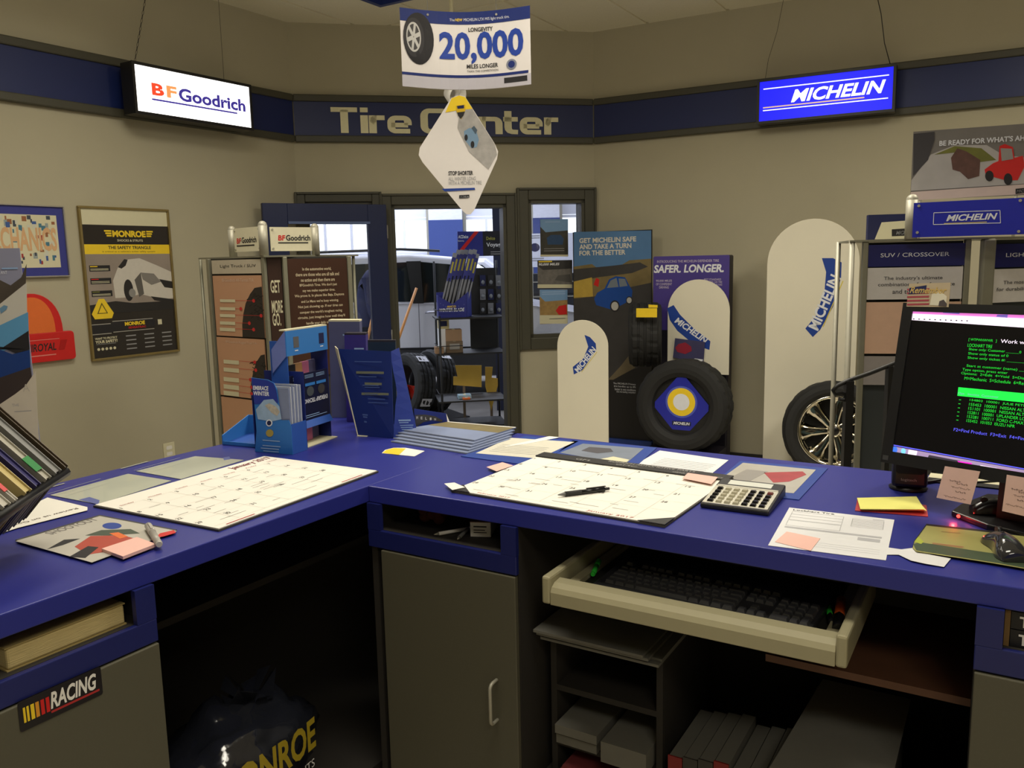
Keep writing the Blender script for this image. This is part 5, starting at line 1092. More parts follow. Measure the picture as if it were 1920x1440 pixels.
G([(0.54, 0.52), (0.62, 0.57), (0.64, 0.42), (0.58, 0.40)], mat('car_shade', (96, 92, 88), 0.4), 0.0012); G([(0.72, 0.40), (1, 0.37), (1, 0.34), (0.76, 0.37)], dkp, 0.0012)
G([(0, 0.36), (0.3, 0.38), (0.5, 0.36), (1, 0.36), (1, 0.30), (0, 0.30)], dkp, 0.0006)
for k, m_ in enumerate((yellow_m, red_m, green_m)):
    prect(pF, *R_(0.04, 0.27, 0.585-0.085*k, 0.625-0.085*k), ink_m, mb_, 0.0010); prect(pF, *R_(0.05, 0.13, 0.614-0.085*k, 0.620-0.085*k), m_, mb_, 0.0014); lines(pF, [(u0+W_*0.05, u0+W_*0.25, v0+H_*(0.592+0.008*j-0.085*k), v0+H_*(0.595+0.008*j-0.085*k)) for j in range(2)], cream_m, mb_, 0.0016)
G([(0.11, 0.40), (0.17, 0.40), (0.265, 0.30), (0.24, 0.265), (0.05, 0.265), (0.02, 0.30)], yellow_m, 0.0012); G([(0.14, 0.375), (0.20, 0.30), (0.08, 0.30)], mat('tri_dark', (90, 80, 20), 0.5), 0.0016); G([(0.14, 0.36), (0.185, 0.305), (0.095, 0.305)], yellow_m, 0.002)
G([(0, 0.165), (0, 0.225), (0.22, 0.228), (0.24, 0.238), (0.72, 0.245), (0.75, 0.225), (0.73, 0.185), (0.24, 0.172), (0.22, 0.168)], ink_m, 0.0010); lines(pF, [(u0, u0+W_*0.22, v0+H_*0.226, v0+H_*0.231), (u0+W_*0.24, u0+W_*0.72, v0+H_*0.240, v0+H_*0.245), (u0, u0+W_*0.22, v0+H_*0.160, v0+H_*0.165), (u0+W_*0.24, u0+W_*0.73, v0+H_*0.166, v0+H_*0.171)], mat('tube_line', (170, 166, 158), 0.4), mb_, 0.0014)
prect(pF, *R_(0.78, 0.83, 0.195, 0.232), cream_m, mb_, 0.0014)
text(pF, 'MONROE', *R_(0.38, 0.62, 0.205, 0.232), 0.0016, yellow_m, mb_, bold=0.05); text(pF, 'SENSATRAC', *R_(0.42, 0.63, 0.183, 0.198), 0.0016, red_m, mb_, bold=0.02)
text(pF, 'WANT TO PROTECT', *R_(0.03, 0.28, 0.125, 0.14), 0.0012, cream_m, mb_, bold=0.03); text(pF, 'YOUR SAFETY?', *R_(0.03, 0.28, 0.10, 0.12), 0.0012, cream_m, mb_, bold=0.04)
lines(pF, [(u0+W_*0.04, u0+W_*0.26, v0+H_*0.092, v0+H_*0.095)]+[(u0+W_*(0.38+0.22*i), u0+W_*(0.50+0.22*i), v0+H_*(0.04+0.03*j), v0+H_*(0.048+0.03*j)) for i in range(3) for j in range(4)], greyink_m, mb_, 0.0012)
for k in range(5): MB().fpoly(pF, ell(u0+W_*(0.06+0.045*k), v0+H_*0.06, W_*0.016, H_*0.010, 10), 0.0012, 0.0015).build('print', cream_m, mb_)
# framed cartoon tool poster, blue mount
mt2, mb2, (u0, u1, v0, v1) = framed('framed_poster', 'blue mounted poster of tools shaped into lettering, far left of the wall', FL, ((-62, 380), (117, 386), (128, 518), (-50, 524)), mat('frame_silver', (180, 176, 168), 0.3, metal=0.6), 0.008, mat('mount_blue', (52, 56, 138), 0.6))
W_, H_ = u1-u0, v1-v0; pF = FL.shift(0, 0, 0.0124); R_ = lambda a, b, c, d: (u0+W_*a, u0+W_*b, v0+H_*c, v0+H_*d)
prect(pF, *R_(0.08, 0.92, 0.12, 0.88), cream_m, mb2, 0.0003)
rr = random.Random(4); pal = [mat('tool_teal', (70, 120, 140), 0.6), mat('tool_blue', (60, 90, 150), 0.6), mat('tool_red', (160, 50, 50), 0.6), mat('tool_brown', (150, 96, 60), 0.6), mat('tool_grey', (150, 160, 158), 0.6), mat('tool_pale', (206, 206, 190), 0.6), mat('tool_dark', (64, 72, 84), 0.6)]
for k in range(70):
    a, b = rr.uniform(0.12, 0.86), rr.choice((rr.uniform(0.16, 0.34), rr.uniform(0.64, 0.84), rr.uniform(0.3, 0.7))); w2, h2 = rr.uniform(0.015, 0.05), rr.uniform(0.03, 0.09)
    prect(pF, *R_(a, min(0.9, a+w2), b, min(0.87, b+h2)), pal[k % 7], mb2, 0.0007+0.00001*k, 0.0002)
text(pF, 'MECHANICS', *R_(0.10, 0.90, 0.36, 0.70), 0.0018, mat('letters_tan', (214, 170, 124), 0.6), mb2, bold=0.03)
# red uniroyal sign (its animal left out)
ur = thing('tire_sign', 'red plastic tire brand sign with arched back on the left wall', 'sign', FL.p(*FL.px(90, 680), 0))
u0, u1, v0, v1 = FL.rect((20, 628), (131, 620), (141, 672), (24, 684))
bp_ = MB().fpoly(FL, rrect(u0-0.12, u1, v0, v1, 0.02), 0.001, 0.028).build('base_plate', red_m, ur, bevel=0.004)
ac = FL.px(60, 620); ar = FL.px(115, 620)[0]-ac[0]; ah = FL.px(60, 545)[1]-ac[1]
MB().fpoly(FL, [(ac[0]+ar*math.cos(t), v1-0.01+(ah+0.01)*math.sin(t)**0.8) for t in [math.pi*i/20 for i in range(21)]], 0.001, 0.022).build('arch_plate', red_m, ur, bevel=0.003)
MB().fpoly(FL, [(ac[0]+ar*0.72*math.cos(t), v1-0.0+(ah-0.01)*0.95*math.sin(t)**0.8) for t in [math.pi*i/20 for i in range(21)]], 0.022, 0.026).build('inset_panel', orange_m, ur)
uF = FL.shift(0, 0, 0.0284); textpx(uF, 'UNIROYAL', (38, 663), (106, 657), 15, ink_m, bp_, 0.0006, bold=0.02, shear=0.2); linespx(uF, 40, 106, (672,), 2.2, mat('red_pale', (226, 130, 120), 0.5), bp_, 0.0006); linespx(uF, 40, 112, (641.5,), 1.2, MATS['red_pale'], bp_, 0.0006)
ppx(uF, [(110, 656), (114, 637), (126, 636), (121, 655)], mat('red_deep', (176, 20, 20), 0.4), bp_, 0.0006)
# wall outlet
ol = thing('wall_outlet', 'white outlet plate low on the left wall', 'outlet', FL.p(*FL.px(316, 858), 0))
u0, u1, v0, v1 = FL.rect((305, 832), (326, 828), (328, 857), (307, 860))
MB().fbox(FL, u0, u1, v0, v1, 0.0005, 0.006).build('plate', cream_m, ol, bevel=0.002)
for k in (0.28, 0.68): MB().fpoly(FL, rrect(u0+(u1-u0)*0.25, u0+(u1-u0)*0.75, v0+(v1-v0)*(k-0.12), v0+(v1-v0)*(k+0.12), 0.006), 0.006, 0.008).build('socket', white_m, ol)
# ================================================================== LIGHT BOX SIGNS AND HANGING SIGNS
def lightbox(name, label, F, q, depth, facem, boxm):
    u0, u1, v0, v1 = F.rect(*q); b = 0.018
    t = thing(name, label, 'sign', F.p((u0+u1)/2, v0, -depth/2))
    MB().fbox(F, u0-b, u1+b, v0-b, v1+b, -depth, -0.004).build('housing', boxm, t, bevel=0.004)
    MB().fbox(F, u0-b, u1+b, v0-b, v0, -0.004, 0.006).fbox(F, u0-b, u1+b, v1, v1+b, -0.004, 0.006).fbox(F, u0-b, u0, v0, v1, -0.004, 0.006).fbox(F, u1, u1+b, v0, v1, -0.004, 0.006).build('bezel', boxm, t)
    f = MB().fbox(F, u0, u1, v0, v1, -0.004, 0.0).build('face', facem, t)
    return t, f, (u0, u1, v0, v1)
box_m = mat('sign_housing', (24, 22, 20), 0.4)
bF_ = FL.shift(0, 0, 0.20)
bfs, bff, (u0, u1, v0, v1) = lightbox('illuminated_sign', 'lit white light box sign lettered BFGoodrich on the left', bF_, ((252, 121), (467, 163), (470, 240), (257, 207)), 0.11, mat('lit_white', (255, 252, 250), 0.4, emit=2.2, var=0.0), box_m)
W_, H_ = u1-u0, v1-v0; lt = bF_.shift(0, 0, 0.0004)
litR = mat('lit_red', (225, 70, 40), 0.4, emit=0.9, var=0); litO = mat('lit_orange', (235, 150, 90), 0.4, emit=0.9, var=0); litB = mat('lit_indigo', (62, 52, 150), 0.4, emit=0.7, var=0)
text(lt, 'B', u0+W_*0.125, u0+W_*0.225, v0+H_*0.40, v0+H_*0.67, 0.0004, litR, bff, bold=0.045); text(lt, 'F', u0+W_*0.245, u0+W_*0.33, v0+H_*0.40, v0+H_*0.67, 0.0004, litO, bff, bold=0.045)
text(lt, 'Goodrich', u0+W_*0.345, u0+W_*0.955, v0+H_*0.37, v0+H_*0.67, 0.0004, litB, bff, bold=0.035)
lines(lt, [(u0+W_*0.12, u0+W_*0.87, v0+H_*0.285, v0+H_*0.325)], litB, bff, 0.0004)
ch = MB(); ca0 = bF_.p(*bF_.px(262, 115), -0.05); top = at_y(272, 0, ca0.y-0.02); top = ca0+(top-ca0)*((CEIL-0.006-ca0.z)/(top.z-ca0.z)); Lc = (top-ca0).length
n_ = int(Lc/0.022)
for k in range(n_):
    p = ca0.lerp(top, k/n_); r_ = 0.006; dd = (top-ca0).normalized(); sd = dd.orthogonal().normalized(); 
    if k % 2: sd = dd.cross(sd)
    pts = [p+dd*(0.013*(1+math.cos(t)))+sd*0.005*math.sin(t) for t in [2*math.pi*i/8 for i in range(9)]]
    ch.tube(pts, 0.0013, 4)
ch.build('chain', box_m, bfs)
ca1 = bF_.p(*bF_.px(430, 155), -0.05); MB().tube([ca1, V3((ca1.x, ca1.y, CEIL-0.006))], 0.0012, 5).build('wire', box_m, bfs)
mF_ = FR.shift(0, 0, 0.16)
mis, mif, (u0, u1, v0, v1) = lightbox('illuminated_sign', 'lit blue light box sign lettered Michelin on the right', mF_, ((1424, 154), (1675, 125), (1673, 203), (1424, 229)), 0.10, mat('lit_blue', (16, 20, 255), 0.4, emit=0.95, var=0.0), box_m)
W_, H_ = u1-u0, v1-v0; lt = mF_.shift(0, 0, 0.0004); litW = mat('lit_letter', (255, 255, 255), 0.4, emit=1.1, var=0); litY = mat('lit_gold', (230, 190, 140), 0.4, emit=0.8, var=0)
text(lt, 'MICHELIN', u0+W_*0.25, u0+W_*0.95, v0+H_*0.40, v0+H_*0.72, 0.0004, litW, mif, bold=0.03, shear=0.28)
lines(lt, [(u0+W_*0.03, u0+W_*0.97, v0+H_*0.80, v0+H_*0.825), (u0+W_*0.03, u0+W_*0.97, v0+H_*0.255, v0+H_*0.28)], litW, mif, 0.0004); lines(lt, [(u0+W_*0.03, u0+W_*0.80, v0+H_*0.325, v0+H_*0.355)], litY, mif, 0.0004)
for (x0, y0), (x1, y1) in (((1432, 146), (1468, 4)), ((1668, 118), (1645, 0))):
    a = mF_.p(*mF_.px(x0, y0), -0.05); b = at_y(x1, y1, a.y); b = a+(b-a)*((CEIL-0.006-a.z)/(b.z-a.z))
    MB().tube([a, a.lerp(b, 0.25)+V3((-0.01, 0, 0)), a.lerp(b, 0.6)+V3((0.006, 0, 0)), b], 0.0014 if x0 < 1500 else 0.003, 5).build('wire', box_m, mis)
# hanging 20,000 sign, slightly bowed
hO = at_y(755, 162, 3.9); hR_ = at_y(996, 167, 3.9); FH = Fr(hO, V3((1, 0.0, 0))); hw = (hR_-hO).length; hh = at_y(755, 14, 3.9).z-hO.z
hs = thing('hanging_sign', 'white bowed hanging sign reading 20,000 miles longer', 'sign', FH.p(hw/2, 0, 0))
bow = lambda u, v, n: (u, v-0.010*math.sin(math.pi*max(0, min(1, u/hw)))-0.004*u/hw, n-0.05*math.sin(math.pi*max(0, min(1, u/hw))))
def hsheet(u0, u1, v0, v1, n, m, parent, nm='print', t=0.0005, seg=14, top=None):
    a = []; mb = MB()
    us = [u0+(u1-u0)*i/seg for i in range(seg+1)]
    F_ = [FH.p(*bow(u, v0, n+t)) for u in us]+[FH.p(*bow(u, v1 if top is None else top(u), n+t)) for u in us]; B_ = [FH.p(*bow(u, v0, n)) for u in us]+[FH.p(*bow(u, v1 if top is None else top(u), n)) for u in us]
    k = seg+1; fs = [(i, i+1, k+i+1, k+i) for i in range(seg)]+[(2*k+i, 3*k+i, 3*k+i+1, 2*k+i+1) for i in range(seg)]+[(i, 2*k+i, 2*k+i+1, i+1) for i in range(seg)]+[(k+i, k+i+1, 3*k+i+1, 3*k+i) for i in range(seg)]+[(0, k, 3*k, 2*k), (seg, 2*k+seg, 3*k+seg, k+seg)]
    return mb.add(F_+B_, fs).build(nm, m, parent, fix=True)
hb = hsheet(0, hw, 0, hh, 0, mat('sign_white', (232, 226, 222), 0.45, var=0.02), hs, 'board', 0.003)
HF = lambda a, b, c, d: (hw*a, hw*b, hh*c, hh*d)
hsheet(0, hw, hh*0.84, hh, 0.0034, mat('sign_navy', (26, 44, 112), 0.45), hb)
hsheet(0, hw*0.98, hh*0.155, hh*0.19, 0.0034, mat('sign_navy', (26, 44, 112), 0.45), hb)
hsheet(0, hw, 0.001, hh*0.15, 0.0034, mat('sign_grey', (196, 192, 200), 0.45, var=0.05, scale=4), hb)
ht = lambda s_, a, b, c, d, m_, **k: text(FH, s_, *HF(a, b, c, d), 0.0044, m_, hb, warp=bow, **k)
ht('The', 0.375, 0.415, 0.882, 0.915, wink); ht('NEW', 0.42, 0.475, 0.882, 0.918, yellow_m, bold=0.02); ht('MICHELIN LTX M/S light truck tire.', 0.485, 0.84, 0.872, 0.92, wink)
ht('LONGEVITY', 0.52, 0.71, 0.745, 0.80, ink_m, bold=0.025); ht('20,000', 0.29, 0.945, 0.33, 0.745, mat('sign_digits', (34, 66, 160), 0.45), bold=0.03)
ht('MILES LONGER', 0.50, 0.745, 0.275, 0.33, ink_m, bold=0.02); ht('THAN THE COMPETITION', 0.50, 0.745, 0.225, 0.252, ink_m)
hdisc = lambda cu, cv, ru, rv, m_, n, sg=28: MB().add([FH.p(*bow(hw*cu+hw*ru*math.cos(t), hh*cv+hh*rv*math.sin(t), n)) for t in [2*math.pi*i/sg for i in range(sg)]], [tuple(range(sg))]).build('print', m_, hb, fix=False)
hdisc(0.85, 0.29, 0.04, 0.068, mat('seal_grey', (130, 134, 150), 0.5), 0.0044); hdisc(0.85, 0.29, 0.026, 0.045, MATS['sign_navy'], 0.0048)
hsheet(hw*0.79, hw*0.97, hh*0.055, hh*0.125, 0.0040, ink_m, hb); ht('MICHELIN', 0.81, 0.96, 0.075, 0.112, wink, bold=0.03, shear=0.25)
# printed tyre with alloy wheel
for cu, cv, ru, rv, m_, n in ((0.135, 0.63, 0.115, 0.33, mat('tyre_print', (34, 32, 34), 0.4), 0.0048), (0.10, 0.64, 0.078, 0.25, mat('tyre_side', (52, 50, 52), 0.4), 0.0052), (0.098, 0.645, 0.055, 0.19, mat('rim_print', (196, 194, 190), 0.4), 0.0056), (0.098, 0.645, 0.046, 0.165, mat('rim_dark', (70, 68, 68), 0.4), 0.0060)): hdisc(cu, cv, ru, rv, m_, n)
for k in range(6):
    a = math.radians(60*k+15); c_, s_ = math.cos(a), math.sin(a)
    pts = [(0.098+0.046*c_*r-0.008*s_*wv, 0.645+0.165*s_*r+0.028*c_*wv) for r, wv in ((0.05, -1), (1.0, -1), (1.0, 1), (0.05, 1))]
    MB().add([FH.p(*bow(hw*x, hh*y, 0.0064)) for x, y in pts], [(0, 1, 2, 3)]).build('print', MATS['rim_print'], hb, fix=False)
for k in range(4): MB().add([FH.p(*bow(hw*x, hh*y, 0.0056)) for x, y in [(0.19+0.012*k+0.014*math.cos(t)*0, 0.63+0.28*(t-0.5)*(1-0.1*k)) for t in (0, 1)]+[(0.193+0.012*k, 0.63+0.28*(t-0.5)*(1-0.1*k)) for t in (1, 0)]], [(0, 1, 2, 3)]).build('print', MATS['tyre_side'], hb, fix=False)
for u in (0.21, 0.74): 
    p = FH.p(*bow(hw*u, hh*0.945, 0.001)); MB().tube([p, V3((p.x, p.y, CEIL-0.006))], 0.0009, 5).build('string', greyink_m, hs)
    MB().cyl(p+V3((0, -0.006, 0)), p+V3((0, 0.004, 0)), 0.005, seg=10).build('eyelet', steel_m, hs)
# diamond sign hanging below
dO = at_y(867, 290, 3.92); FDm = Fr(dO, (1, 0.02, 0))
ds = thing('diamond_sign', 'diamond shaped winter sign with yellow tip hanging under the bowed sign', 'sign', at_y(878, 403, 3.92))
dpts = [FDm.px(*q, 0) for q in ((861, 178), (872, 181), (928, 270), (934, 284), (932, 298), (889, 394), (882, 402), (875, 402), (868, 396), (792, 304), (785, 291), (787, 277), (846, 184))]
dbd = MB().fpoly(FDm, dpts, -0.003, 0).build('board', MATS['sign_white'], ds)
dF = FDm.shift(0, 0, 0.0004)
ppx(dF, [(861, 179), (872, 182), (886, 204), (862, 206), (835, 211), (847, 184)], yellow_m, dbd, 0.0002)
ppx(dF, [(886, 205), (928, 271), (932, 290), (916, 318), (880, 285), (858, 240), (862, 208)], mat('snow_scene', (168, 164, 160), 0.5, var=0.35, scale=30), dbd, 0.0002)
ppx(dF, [(870, 246), (880, 240), (892, 243), (898, 262), (894, 276), (884, 278), (871, 262)], mat('car_pale', (120, 150, 178), 0.4), dbd, 0.0006); pell(dF, 874, 258, 3, 6, ink_m, dbd, 0.001); pell(dF, 886, 271, 3.5, 6.5, ink_m, dbd, 0.001); ppx(dF, [(884, 240), (889, 236), (895, 244), (892, 252)], mat('car_glass', (80, 96, 110), 0.2), dbd, 0.001)
ppx(dF, [(855, 198), (872, 196), (873, 206), (865, 224), (856, 210)], mat('badge_yellow', (214, 176, 40), 0.4), dbd, 0.0008); ppx(dF, [(857, 199), (870, 197), (870, 203), (858, 204)], navy_m, dbd, 0.0012); ppx(dF, [(857, 211), (872, 209), (869, 217), (864, 223), (859, 217)], ink_m, dbd, 0.0012)
textpx(dF, 'STOP SHORTER', (841, 329), (887, 325), 8, ink_m, dbd, 0.0008, bold=0.03); textpx(dF, 'ALL WINTER LONG', (841, 339), (892, 334), 7, greyink_m, dbd, 0.0008); textpx(dF, 'WITH A MICHELIN TIRE', (841, 347), (903, 342), 7, greyink_m, dbd, 0.0008)
ppx(dF, [(828, 354), (890, 352), (891, 356), (834, 359)], mblue_m, dbd, 0.0008); ppx(dF, [(861, 366), (880, 365), (880, 371), (861, 372)], ink_m, dbd, 0.0008); textpx(dF, 'MICHELIN', (863, 371), (879, 370), 3.5, wink, dbd, 0.0012, bold=0.02, shear=0.2)
p = at_y(861, 179, 3.92); MB().tube([p, at_y(861, 166, 3.905)], 0.0009, 5).build('string', greyink_m, ds)
# ceiling fixture and white lamp head seen behind the hanging sign
cfx = thing('ceiling_fixture', 'small cream fixture with a white lamp head under the ceiling', 'lamp', at_y(846, 190, 5.2))
c0 = at_y(846, 16, 5.2); c0 = V3((c0.x, c0.y, CEIL-0.004))
MB().box((c0.x, c0.y, CEIL-0.035), 0.13, 0.10, 0.06, 0.3).build('ceiling_plate', cream_m, cfx, bevel=0.01)
for s_ in (-1, 1): MB().box((c0.x+0.045*s_, c0.y-0.06, CEIL-0.07), 0.018, 0.02, 0.03).build('bracket', black_m, cfx)
hd0 = at_y(840, 176, 5.15); MB().tube([c0-ZUP*0.06, V3((c0.x, c0.y, hd0.z+0.05))], 0.012, 10).build('stem', cream_m, cfx)
MB().lathe(hd0+V3((0.02, 0, 0.0)), V3((0.5, -0.5, -0.3)), [(-0.04, 0.012), (-0.03, 0.035), (0.02, 0.055), (0.06, 0.066), (0.062, 0.06), (0.0, 0.03)], 24).build('lamp_head', white_m, cfx)
# ================================================================== SHOWROOM RACKS
def dome_post(p, z0, z1, r, m, parent, name='post'):
    MB().cyl((p.x, p.y, z0), (p.x, p.y, z1-r), r, seg=20).lathe((p.x, p.y, z1-r), ZUP, [(r*math.sin(a), r*math.cos(a)) for a in [math.pi/2*i/6 for i in range(7)]], 20).build(name, m, parent)
flatm = mat('rack_metal', (138, 136, 118), 0.45, metal=0.35)
def face_panel(F, q, m, parent, name='panel', n0=0.0, n1=0.006):
    u0, u1, v0, v1 = F.rect(*q)
    return MB().fbox(F, u0, u1, v0, v1, n0, n1).build(name, m, parent), (u0, u1, v0, v1)
# ---- BFGoodrich rack
A = at_y(398, 600, 4.32); B = at_y(506, 600, 4.05); B2 = at_y(535, 600, 4.06); D = at_y(662, 600, 4.30)
g = lambda q, z=0.0: V3((q.x, q.y, z))
FX = Fr(g(A), g(B)-g(A)); FY = Fr(g(B), g(B2)-g(B)); FZ = Fr(g(B2), g(D)-g(B2))
RT = 1.652
bfr = thing('tire_display_rack', 'metal floor rack topped with white BFGoodrich signs', 'display rack', (A+D)/2*1.0-V3((0, 0, ((A+D)/2).z)))
ux = (g(B)-g(A)).length; uy = (g(B2)-g(B)).length; uz = (g(D)-g(B2)).length
cen = (g(A)+g(D))/2+V3((0, 0.15, 0))
MB().prism([g(q, RT) for q in (at_y(372, 485, 4.42), B+V3((0, -0.02, 0)), B2+V3((0, -0.02, 0)), at_y(672, 480, 4.42), g(D)+V3((-0.1, 0.35, 0)), g(A)+V3((0.1, 0.35, 0)))], (0, 0, 0.008)).build('top_plate', flatm, bfr)
MB().prism([g(q, 0.0) for q in (A, B, B2, D, g(D)+V3((-0.1, 0.3, 0)), g(A)+V3((0.1, 0.3, 0)))], (0, 0, 0.10)).build('plinth', black_m, bfr)
for x, Y, r in ((384, 4.46, 0.008), (668, 4.42, 0.008)):
    p = at_y(x, 600, Y); MB().cyl((p.x, p.y, 0.0), (p.x, p.y, RT), r, seg=10).build('outer_post', flatm, bfr)
for F, w_ in ((FX, ux), (FZ, uz)):
    MB().fbox(F, 0, w_, 0.1, RT, -0.02, -0.004).build('backing', mat('rack_back', (46, 44, 40), 0.6), bfr)
    for u in (0.0, w_-0.022): MB().fbox(F, u, u+0.022, 0.1, RT, -0.004, 0.014).build('upright', flatm, bfr, bevel=0.003)
MB().fbox(FY, 0.004, uy-0.004, 0.1, RT, -0.02, 0.0).build('corner_panel', brown_m, bfr)
for k, s_ in enumerate(('GET', 'MORE', 'GO.')):
    zc = (FY.px(520, (537, 575, 599)[k])[1]); hh_ = 0.062
    text(FY, s_, uy*0.18, uy*(0.80, 0.88, 0.72)[k], zc-hh_/2, zc+hh_/2, 0.0008, cream_m, bfr, bold=0.02)
hd_, r_ = face_panel(FX, ((398, 489), (490, 485), (492, 512), (400, 514)), mat('header_beige', (190, 180, 160), 0.5), bfr, 'header')
fx = FX.shift(0, 0, 0.0064); textpx(fx, 'Light Truck / SUV', (413, 503.5), (480, 502), 7, ink_m, hd_, 0.0005)
red_dot = mat('dot_red', (200, 40, 44), 0.4)
def tread_panel(q, ys, tx, title, k):
    p, (u0, u1, v0, v1) = face_panel(FX, q, tan_m, bfr, 'panel'); W_, H_ = u1-u0, v1-v0
    text(fx, title, u0+W_*0.2, u0+W_*0.85, v1-H_*0.10, v1-H_*0.05, 0.0004, mat('title_pale', (214, 186, 164), 0.5), p)
    ty = [(1.0, 0.82-0.0*k), (0.86, 0.80), (0.76, 0.70), (0.66, 0.55), (0.60, 0.38), (0.56, 0.2), (0.55, 0.0), (1.0, 0.0)]
    if k: ty = [(1.0, 0.76), (0.92, 0.74), (0.82, 0.62), (0.74, 0.45), (0.68, 0.25), (0.66, 0.0), (1.0, 0.0)]
    MB().fpoly(fx, [(u0+W_*a, v0+H_*b) for a, b in ty], 0.0003, 0.0007).build('tyre_print', mat('tyre_ink', (40, 36, 34), 0.5, var=0.2, scale=60), p)
    mb = MB(); rr = random.Random(k+3)
    for i in range(34):
        a = rr.uniform(0.66, 0.97); b = rr.uniform(0.28, 0.68)*(1 if not k else 0.9)
        if a < 0.9-0.5*b*(1 if not k else 0.9): continue
        w2, h2 = 0.055, 0.014; s2 = rr.choice((-1, 1))*0.03
        mb.add([fx.p(u0+W_*(a), v0+H_*(b), 0.0009), fx.p(u0+W_*(a+w2), v0+H_*(b+s2), 0.0009), fx.p(u0+W_*(a+w2), v0+H_*(b+s2+h2), 0.0009), fx.p(u0+W_*a, v0+H_*(b+h2), 0.0009)], [(0, 1, 2, 3)])
    o = mb.build('tread_grooves', mat('groove_ink', (14, 13, 13), 0.6), p, fix=False); o['kind'] = 'stuff'
    for yy in ys:
        a = fx.px(q[0][0]+12, yy); b = fx.px(q[0][0]+40, yy-4.5)
        prect(fx, a[0], b[0], a[1]-0.001, b[1], cream_m, p, 0.0009); c_ = fx.px(tx[ys.index(yy)], yy-2)
        lines(fx, [(b[0], c_[0], c_[1]-0.0008, c_[1]+0.0008)], red_dot, p, 0.001); MB().fpoly(fx, ell(c_[0], c_[1], 0.011, 0.009, 12), 0.0012, 0.0016).build('dot', red_dot, p)
tread_panel(((401, 518), (493, 515), (497, 630), (408, 632)), [566, 581, 594, 608, 620], [476, 452, 490, 468, 476], 'BFGoodrich All-Terrain T/A', 0)
tread_panel(((408, 635), (497, 633), (503, 744), (416, 746)), [681, 696, 714, 728, 740], [478, 480, 470, 472, 472], 'BFGoodrich Rugged Trail T/A', 1)
p3, (u0, u1, v0, v1) = face_panel(FX, ((417, 750), (503, 747), (508, 850), (424, 855)), tan_m, bfr, 'panel')
W_, H_ = u1-u0, v1-v0
MB().fpoly(fx, [(u0+W_*a, v0+H_*b) for a, b in ((0, 0), (0, 0.25), (0.25, 0.42), (0.45, 0.36), (1, 0.5), (1, 0))], 0.0003, 0.0006).build('ground_print', mat('dune_print', (150, 108, 78), 0.5, var=0.2, scale=8), p3)
MB().fpoly(fx, [(u0+W_*a, v0+H_*b) for a, b in ((0.30, 0.36), (0.34, 0.50), (0.52, 0.56), (0.60, 0.74), (0.92, 0.80), (1.0, 0.76), (1.0, 0.36))], 0.0007, 0.0010).build('truck_print', mat('truck_white', (196, 184, 166), 0.5), p3)
MB().fpoly(fx, [(u0+W_*a, v0+H_*b) for a, b in ((0.32, 0.36), (0.36, 0.48), (0.75, 0.50), (0.78, 0.36))], 0.0011, 0.0014).build('grille_print', ink_m, p3); MB().fpoly(fx, [(u0+W_*a, v0+H_*b) for a, b in ((0.60, 0.58), (0.65, 0.71), (0.92, 0.76), (0.92, 0.60))], 0.0011, 0.0014).build('glass_print', mat('glass_ink', (70, 62, 56), 0.4), p3)
tp, (u0, u1, v0, v1) = face_panel(FZ, ((540, 486), (652, 483), (656, 700), (548, 706)), mat('story_brown', (64, 38, 26), 0.4, var=0.3, scale=3), bfr, 'panel'); fz = FZ.shift(0, 0, 0.0064)
for k, s_ in enumerate(('In the automotive world,', 'there are those who are all talk and', 'no action and then there are', 'BFGoodrich Tires. We don\'t just', 'say we make superior tires.', 'We prove it. In places like Baja, Daytona', 'and Le Mans we\'re busy winning.', 'Not just showing up. If our tires can', 'conquer the world\'s toughest racing', 'circuits, just imagine how well they\'ll', 'handle your daily commute.')):
    y = 507.5+k*10.2; c_ = 594+k*1.0; hw_ = len(s_)*1.13
    textpx(fz, s_, (c_-hw_, y+0.8), (c_+hw_, y-0.8), 6.5, mat('story_cream', (206, 190, 160), 0.5), tp, 0.0006, bold=0.015)
# white signs on domed posts
pL, pM, pR = at_y(437, 470, 4.30), at_y(495, 470, 4.06), at_y(592, 470, 4.22)
for p, r in ((pL, 0.020), (pM, 0.022), (pR, 0.020)): dome_post(p, RT+0.008, at_z(0, 0, 3).z*0+(1.815 if p is not pM else 1.825), r, steel_m, bfr, 'sign_post')
for k, (a, b, q, tx) in enumerate(((pL, pM, ((439, 428), (488, 425), (490, 470), (441, 473)), ((444, 457), (481, 453))), (pM, pR, ((505, 425), (594, 427), (597, 470), (508, 471)), ((521.5, 451), (582, 453))))):
    F = Fr(g(a), g(b)-g(a)); bd, (u0, u1, v0, v1) = face_panel(F, q, mat('board_ivory', (224, 218, 190), 0.4), bfr, 'sign_board', -0.003, 0.003); f2 = F.shift(0, 0, 0.0034)
    (x0, y0), (x1, y1) = tx; xm = x0+(x1-x0)*0.23; ym = y0+(y1-y0)*0.23
    textpx(f2, 'BF', (x0, y0), (xm, ym), 10, red_m, bd, 0.0004, bold=0.03, shear=0.1); textpx(f2, 'Goodrich', (xm+1, ym), (x1, y1), 11, ink_m, bd, 0.0004, bold=0.03)
    a0, a1 = f2.px(x0, y0+5.5), f2.px(x1-4, y1+5.5); h_ = f2.px(x0, y0+3.2)[1]-a0[1]; lines(f2, [(a0[0], a1[0], a0[1], a0[1]+h_)], ink_m, bd, 0.0004)
    for uu in (u0+0.012, u1-0.012):
        for vv in (v0+0.012, v1-0.012): MB().cyl(F.p(uu, vv, 0.003), F.p(uu, vv, 0.006), 0.005, seg=10).build('screw', steel_m, bd)
